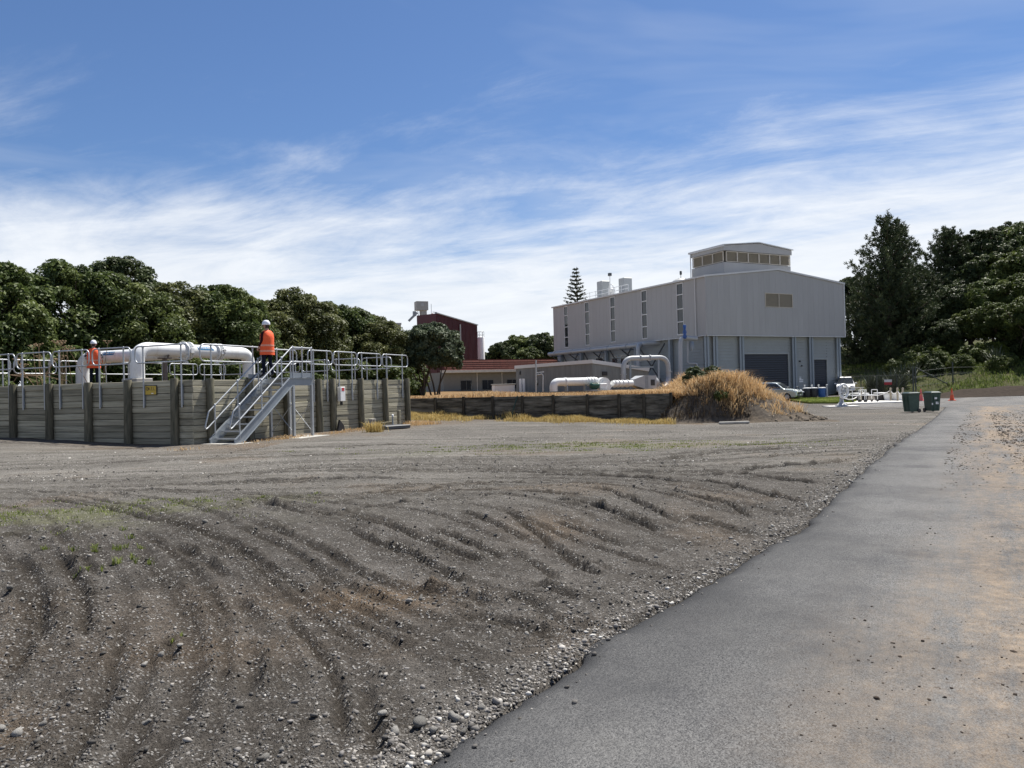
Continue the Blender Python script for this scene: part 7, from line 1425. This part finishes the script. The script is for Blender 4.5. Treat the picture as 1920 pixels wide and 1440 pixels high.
# low display trolleys, tubs and tables on the pad
def trolley(c, L_, label):
    c = Vector(c); c.z = gz1(c.x, c.y)+.1; o = empty('display_trolley', c, label, 'trolley', 'white trolleys on the pad'); d = Vector((.96, .28, 0)); n_ = Vector((-.28, .96, 0))
    mb = MB(); mb.box(c+UP*.5, (L_, .7, .06), d); mb.build('top', MAT['white_paint'], o)
    for s in (-1, 1):
        mb = MB(); mb.tube([c+d*s*L_/2+UP*.9-n_*.3, c+d*s*L_/2+UP*.9+n_*.3], .025, 6); mb.build('end_rail', MAT['white_paint'], o)
        for k in (-1, 1): mb = MB(); mb.tube([c+d*s*L_*.48+n_*k*.3+UP*.08, c+d*s*L_*.48+n_*k*.3+UP*.92], .025, 6); lg = mb.build('leg', MAT['white_paint'], o); q = MB(); q.tube([c+d*s*L_*.48+n_*k*.3+UP*.08-n_*.03, c+d*s*L_*.48+n_*k*.3+UP*.08+n_*.03], .09, 12); q.build('wheel', MAT['black'], lg)
trolley((P(1606, 750, 58.5)), 1.3, 'white wheeled trolley on the pad just past the handwheel'); trolley((P(1628, 750, 58.2)), 1.2, 'white wheeled trolley on the pad behind the first rope')
def tub(u, v, Y, w, h, label, m, kind='tub'):
    c = P(u, v, Y); c.z = gz1(c.x, c.y)+.09; o = empty('display_tub', c, label, kind, 'tubs on the pad'); mb = MB(); mb.lathe(c, [(w*.38, 0), (w*.45, h*.6), (w*.5, h), (w*.46, h+.02)], 16); mb.build('body', MAT[m], o); q = MB(); q.lathe(c+UP*h, [(w*.5, 0), (w*.53, .03), (w*.5, .07), (0, .08)], 16); q.build('rim', MAT['white_paint' if m == 'black' else 'concrete'], o)
tub(1604, 745, 62.5, .9, .55, 'black tub with white rim, left of the black tub stack', 'black'); tub(1617, 745, 63.5, 1.0, .5, 'black tub with white rim behind the trolleys', 'black'); tub(1651, 748, 61.5, 1.0, .55, 'black tub with white rim below the sagging rope', 'black'); tub(1668, 748, 60.8, .95, .5, 'white tub beside the second rope post', 'white_paint'); tub(1684, 748, 60.2, .95, .5, 'white tub between the last two rope posts', 'white_paint'); tub(1585, 748, 61.0, .7, .5, 'small black tub hidden behind the handwheel', 'black')
tb = P(1596, 730, 64); tb.z = gz1(tb.x, tb.y); o = empty('work_table', tb, 'grey topped table behind the handwheel in front of the white vehicle', 'table'); mb = MB(); mb.box(tb+UP*1.1, (1.9, .8, .07), (.96, .28, 0)); mb.build('top', MAT['concrete'], o)
for s in (-.85, .85):
    for k in (-.33, .33): mb = MB(); q_ = tb+Vector((.96*s-.28*k, .28*s+.96*k, 0)); mb.tube([q_, q_+UP*1.08], .035, 6); mb.build('leg', MAT['galv'], o)
for i, (du, z) in enumerate([(0, 0), (0, .24), (.1, .48)]):
    c = P(1602, 735, 65.5); c.z = gz1(c.x, c.y)+.1+z; mb = MB(); mb.tube([c+Vector((du+.42*math.cos(t), .42*math.sin(t), .12)) for t in np.linspace(0, 6.283, 19)[:-1]], .13, 8, closed=True); tag(mb.build('stacked_tyre', MAT['tyre']), f'black tyre in the stack behind the table, {["lowest", "middle", "topmost"][i]} of three', 'tyre', 'stacked tyres')
# wire fence and gate
MAT['fence_green'] = mat('weathered_fence_steel', (.075, .085, .075), .7, .1, 5)
fn = empty('wire_fence', P(1640, 735, 76), 'wire mesh fence with thin posts running from the plant building to the gate', 'fence')
f0, f1 = P(1583, 735, 79), P(1712, 735, 73.5); f0.z = f1.z = -.1
fp_ = [f0.lerp(f1, t) for t in (0, .26, .49, .78, 1)]
for p in fp_: mb = MB(); mb.tube([p, p+UP*2.0], .04, 8); mb.build('post', MAT['fence_green'], fn)
mb = MB(); mb.tube([f0+UP*1.9, f1+UP*1.9], .025, 6); mb.build('top_rail', MAT['fence_green'], fn)
def mesh_wires(a, b, h, parent):
    mb = MB(); L_ = (b-a).length; d = (b-a).normalized(); st_ = .2
    for k in range(int((L_+h)/st_)):
        s = k*st_; 
        for sg in (1, -1):
            x0, x1 = s-h, s; lo_, hi_ = max(x0, 0), min(x1, L_)
            if hi_-lo_ < .05: continue
            z0, z1 = (lo_-x0), (hi_-x0); z0, z1 = (z0, z1) if sg > 0 else (h-z0, h-z1); mb.tube([a+d*lo_+UP*z0, a+d*hi_+UP*z1], .004, 3, cap=False)
    tag(mb.build('mesh_wires', MAT['fence_green'], parent, fix=False), kind='stuff')
mesh_wires(f0, f1, 1.9, fn)
q = MB(); c = f0.lerp(f1, .66)+UP*1.25+Vector((-.1, -.15, 0)); q.box(c+UP*.12, (.75, .02, .25), f1-f0); sg_ = empty('fence_sign', c, 'small white and red sign hung on the wire fence', 'sign'); q.build('white_half', MAT['white_paint'], sg_); q = MB(); q.box(c-UP*.14, (.75, .02, .26), f1-f0); q.build('red_half', MAT['red'], sg_)
g0, g1, g2 = P(1717, 725, 73), P(1787, 722, 76), P(1868, 722, 80); gt = empty('wire_gate_fence', g0, 'taller wire fence with a diagonal stay along the foot of the hillside', 'fence')
for p in (g0, g1, g2, P(1712.5, 725, 73)):
    p.z = min(hz1(p.x, p.y), .35); mb = MB(); mb.tube([p-UP*.3, p+UP*2.6], .06, 8); mb.build('post', MAT['fence_green'], gt)
g3 = P(1960, 720, 85); g3.z = min(hz1(g3.x, g3.y), .5)
for a, b in ((g0, g1), (g1, g2), (g2, g3)):
    for h in (.7, 1.5, 2.1): mb = MB(); mb.tube([a+UP*h, b+UP*h], .014, 4); mb.build('wire', MAT['fence_green'], gt)
mb = MB(); mb.tube([g0+UP*2.5, g0.lerp(g1, .92)+UP*.35], .05, 6); mb.build('diagonal_stay', MAT['fence_green'], gt); mb = MB(); mb.tube([P(1712.5, 725, 73)+UP*.9, g0.lerp(g1, .45)+UP*1.6], .03, 6); mb.build('stay_wire', MAT['fence_green'], gt); mesh_wires(g0, g1, 1.7, gt); mesh_wires(g1, g2, 1.7, gt)
# dark soil bank at the end of the asphalt
bx_, by_ = np.meshgrid(np.linspace(0, 1, 60), np.linspace(0, 1, 10)); sx0 = 35+bx_*45; ctr = 68+bx_*6; bw = (by_-.5)*7; bzv = base_z(sx0, ctr)-.05+.75*np.sin(np.pi*by_)**1.2*sst(0, .18, bx_)*(1+.5*fbm(sx0, by_*6, .4, 3))+.06*fbm(sx0*3, by_*9, 1, 2)
ii = np.arange(bx_.size).reshape(bx_.shape); MAT['dark_soil'] = mat('dark_turned_soil', (.035, .027, .021), .95, .4, 3, bump=.05); tag(link_mesh('soil_bank', np_mesh('soil_bank', np.stack([sx0, ctr+bw, bzv], -1).reshape(-1, 3), np.stack([ii[:-1, :-1], ii[:-1, 1:], ii[1:, 1:], ii[1:, :-1]], -1).reshape(-1, 4), True), MAT['dark_soil']), kind='structure')
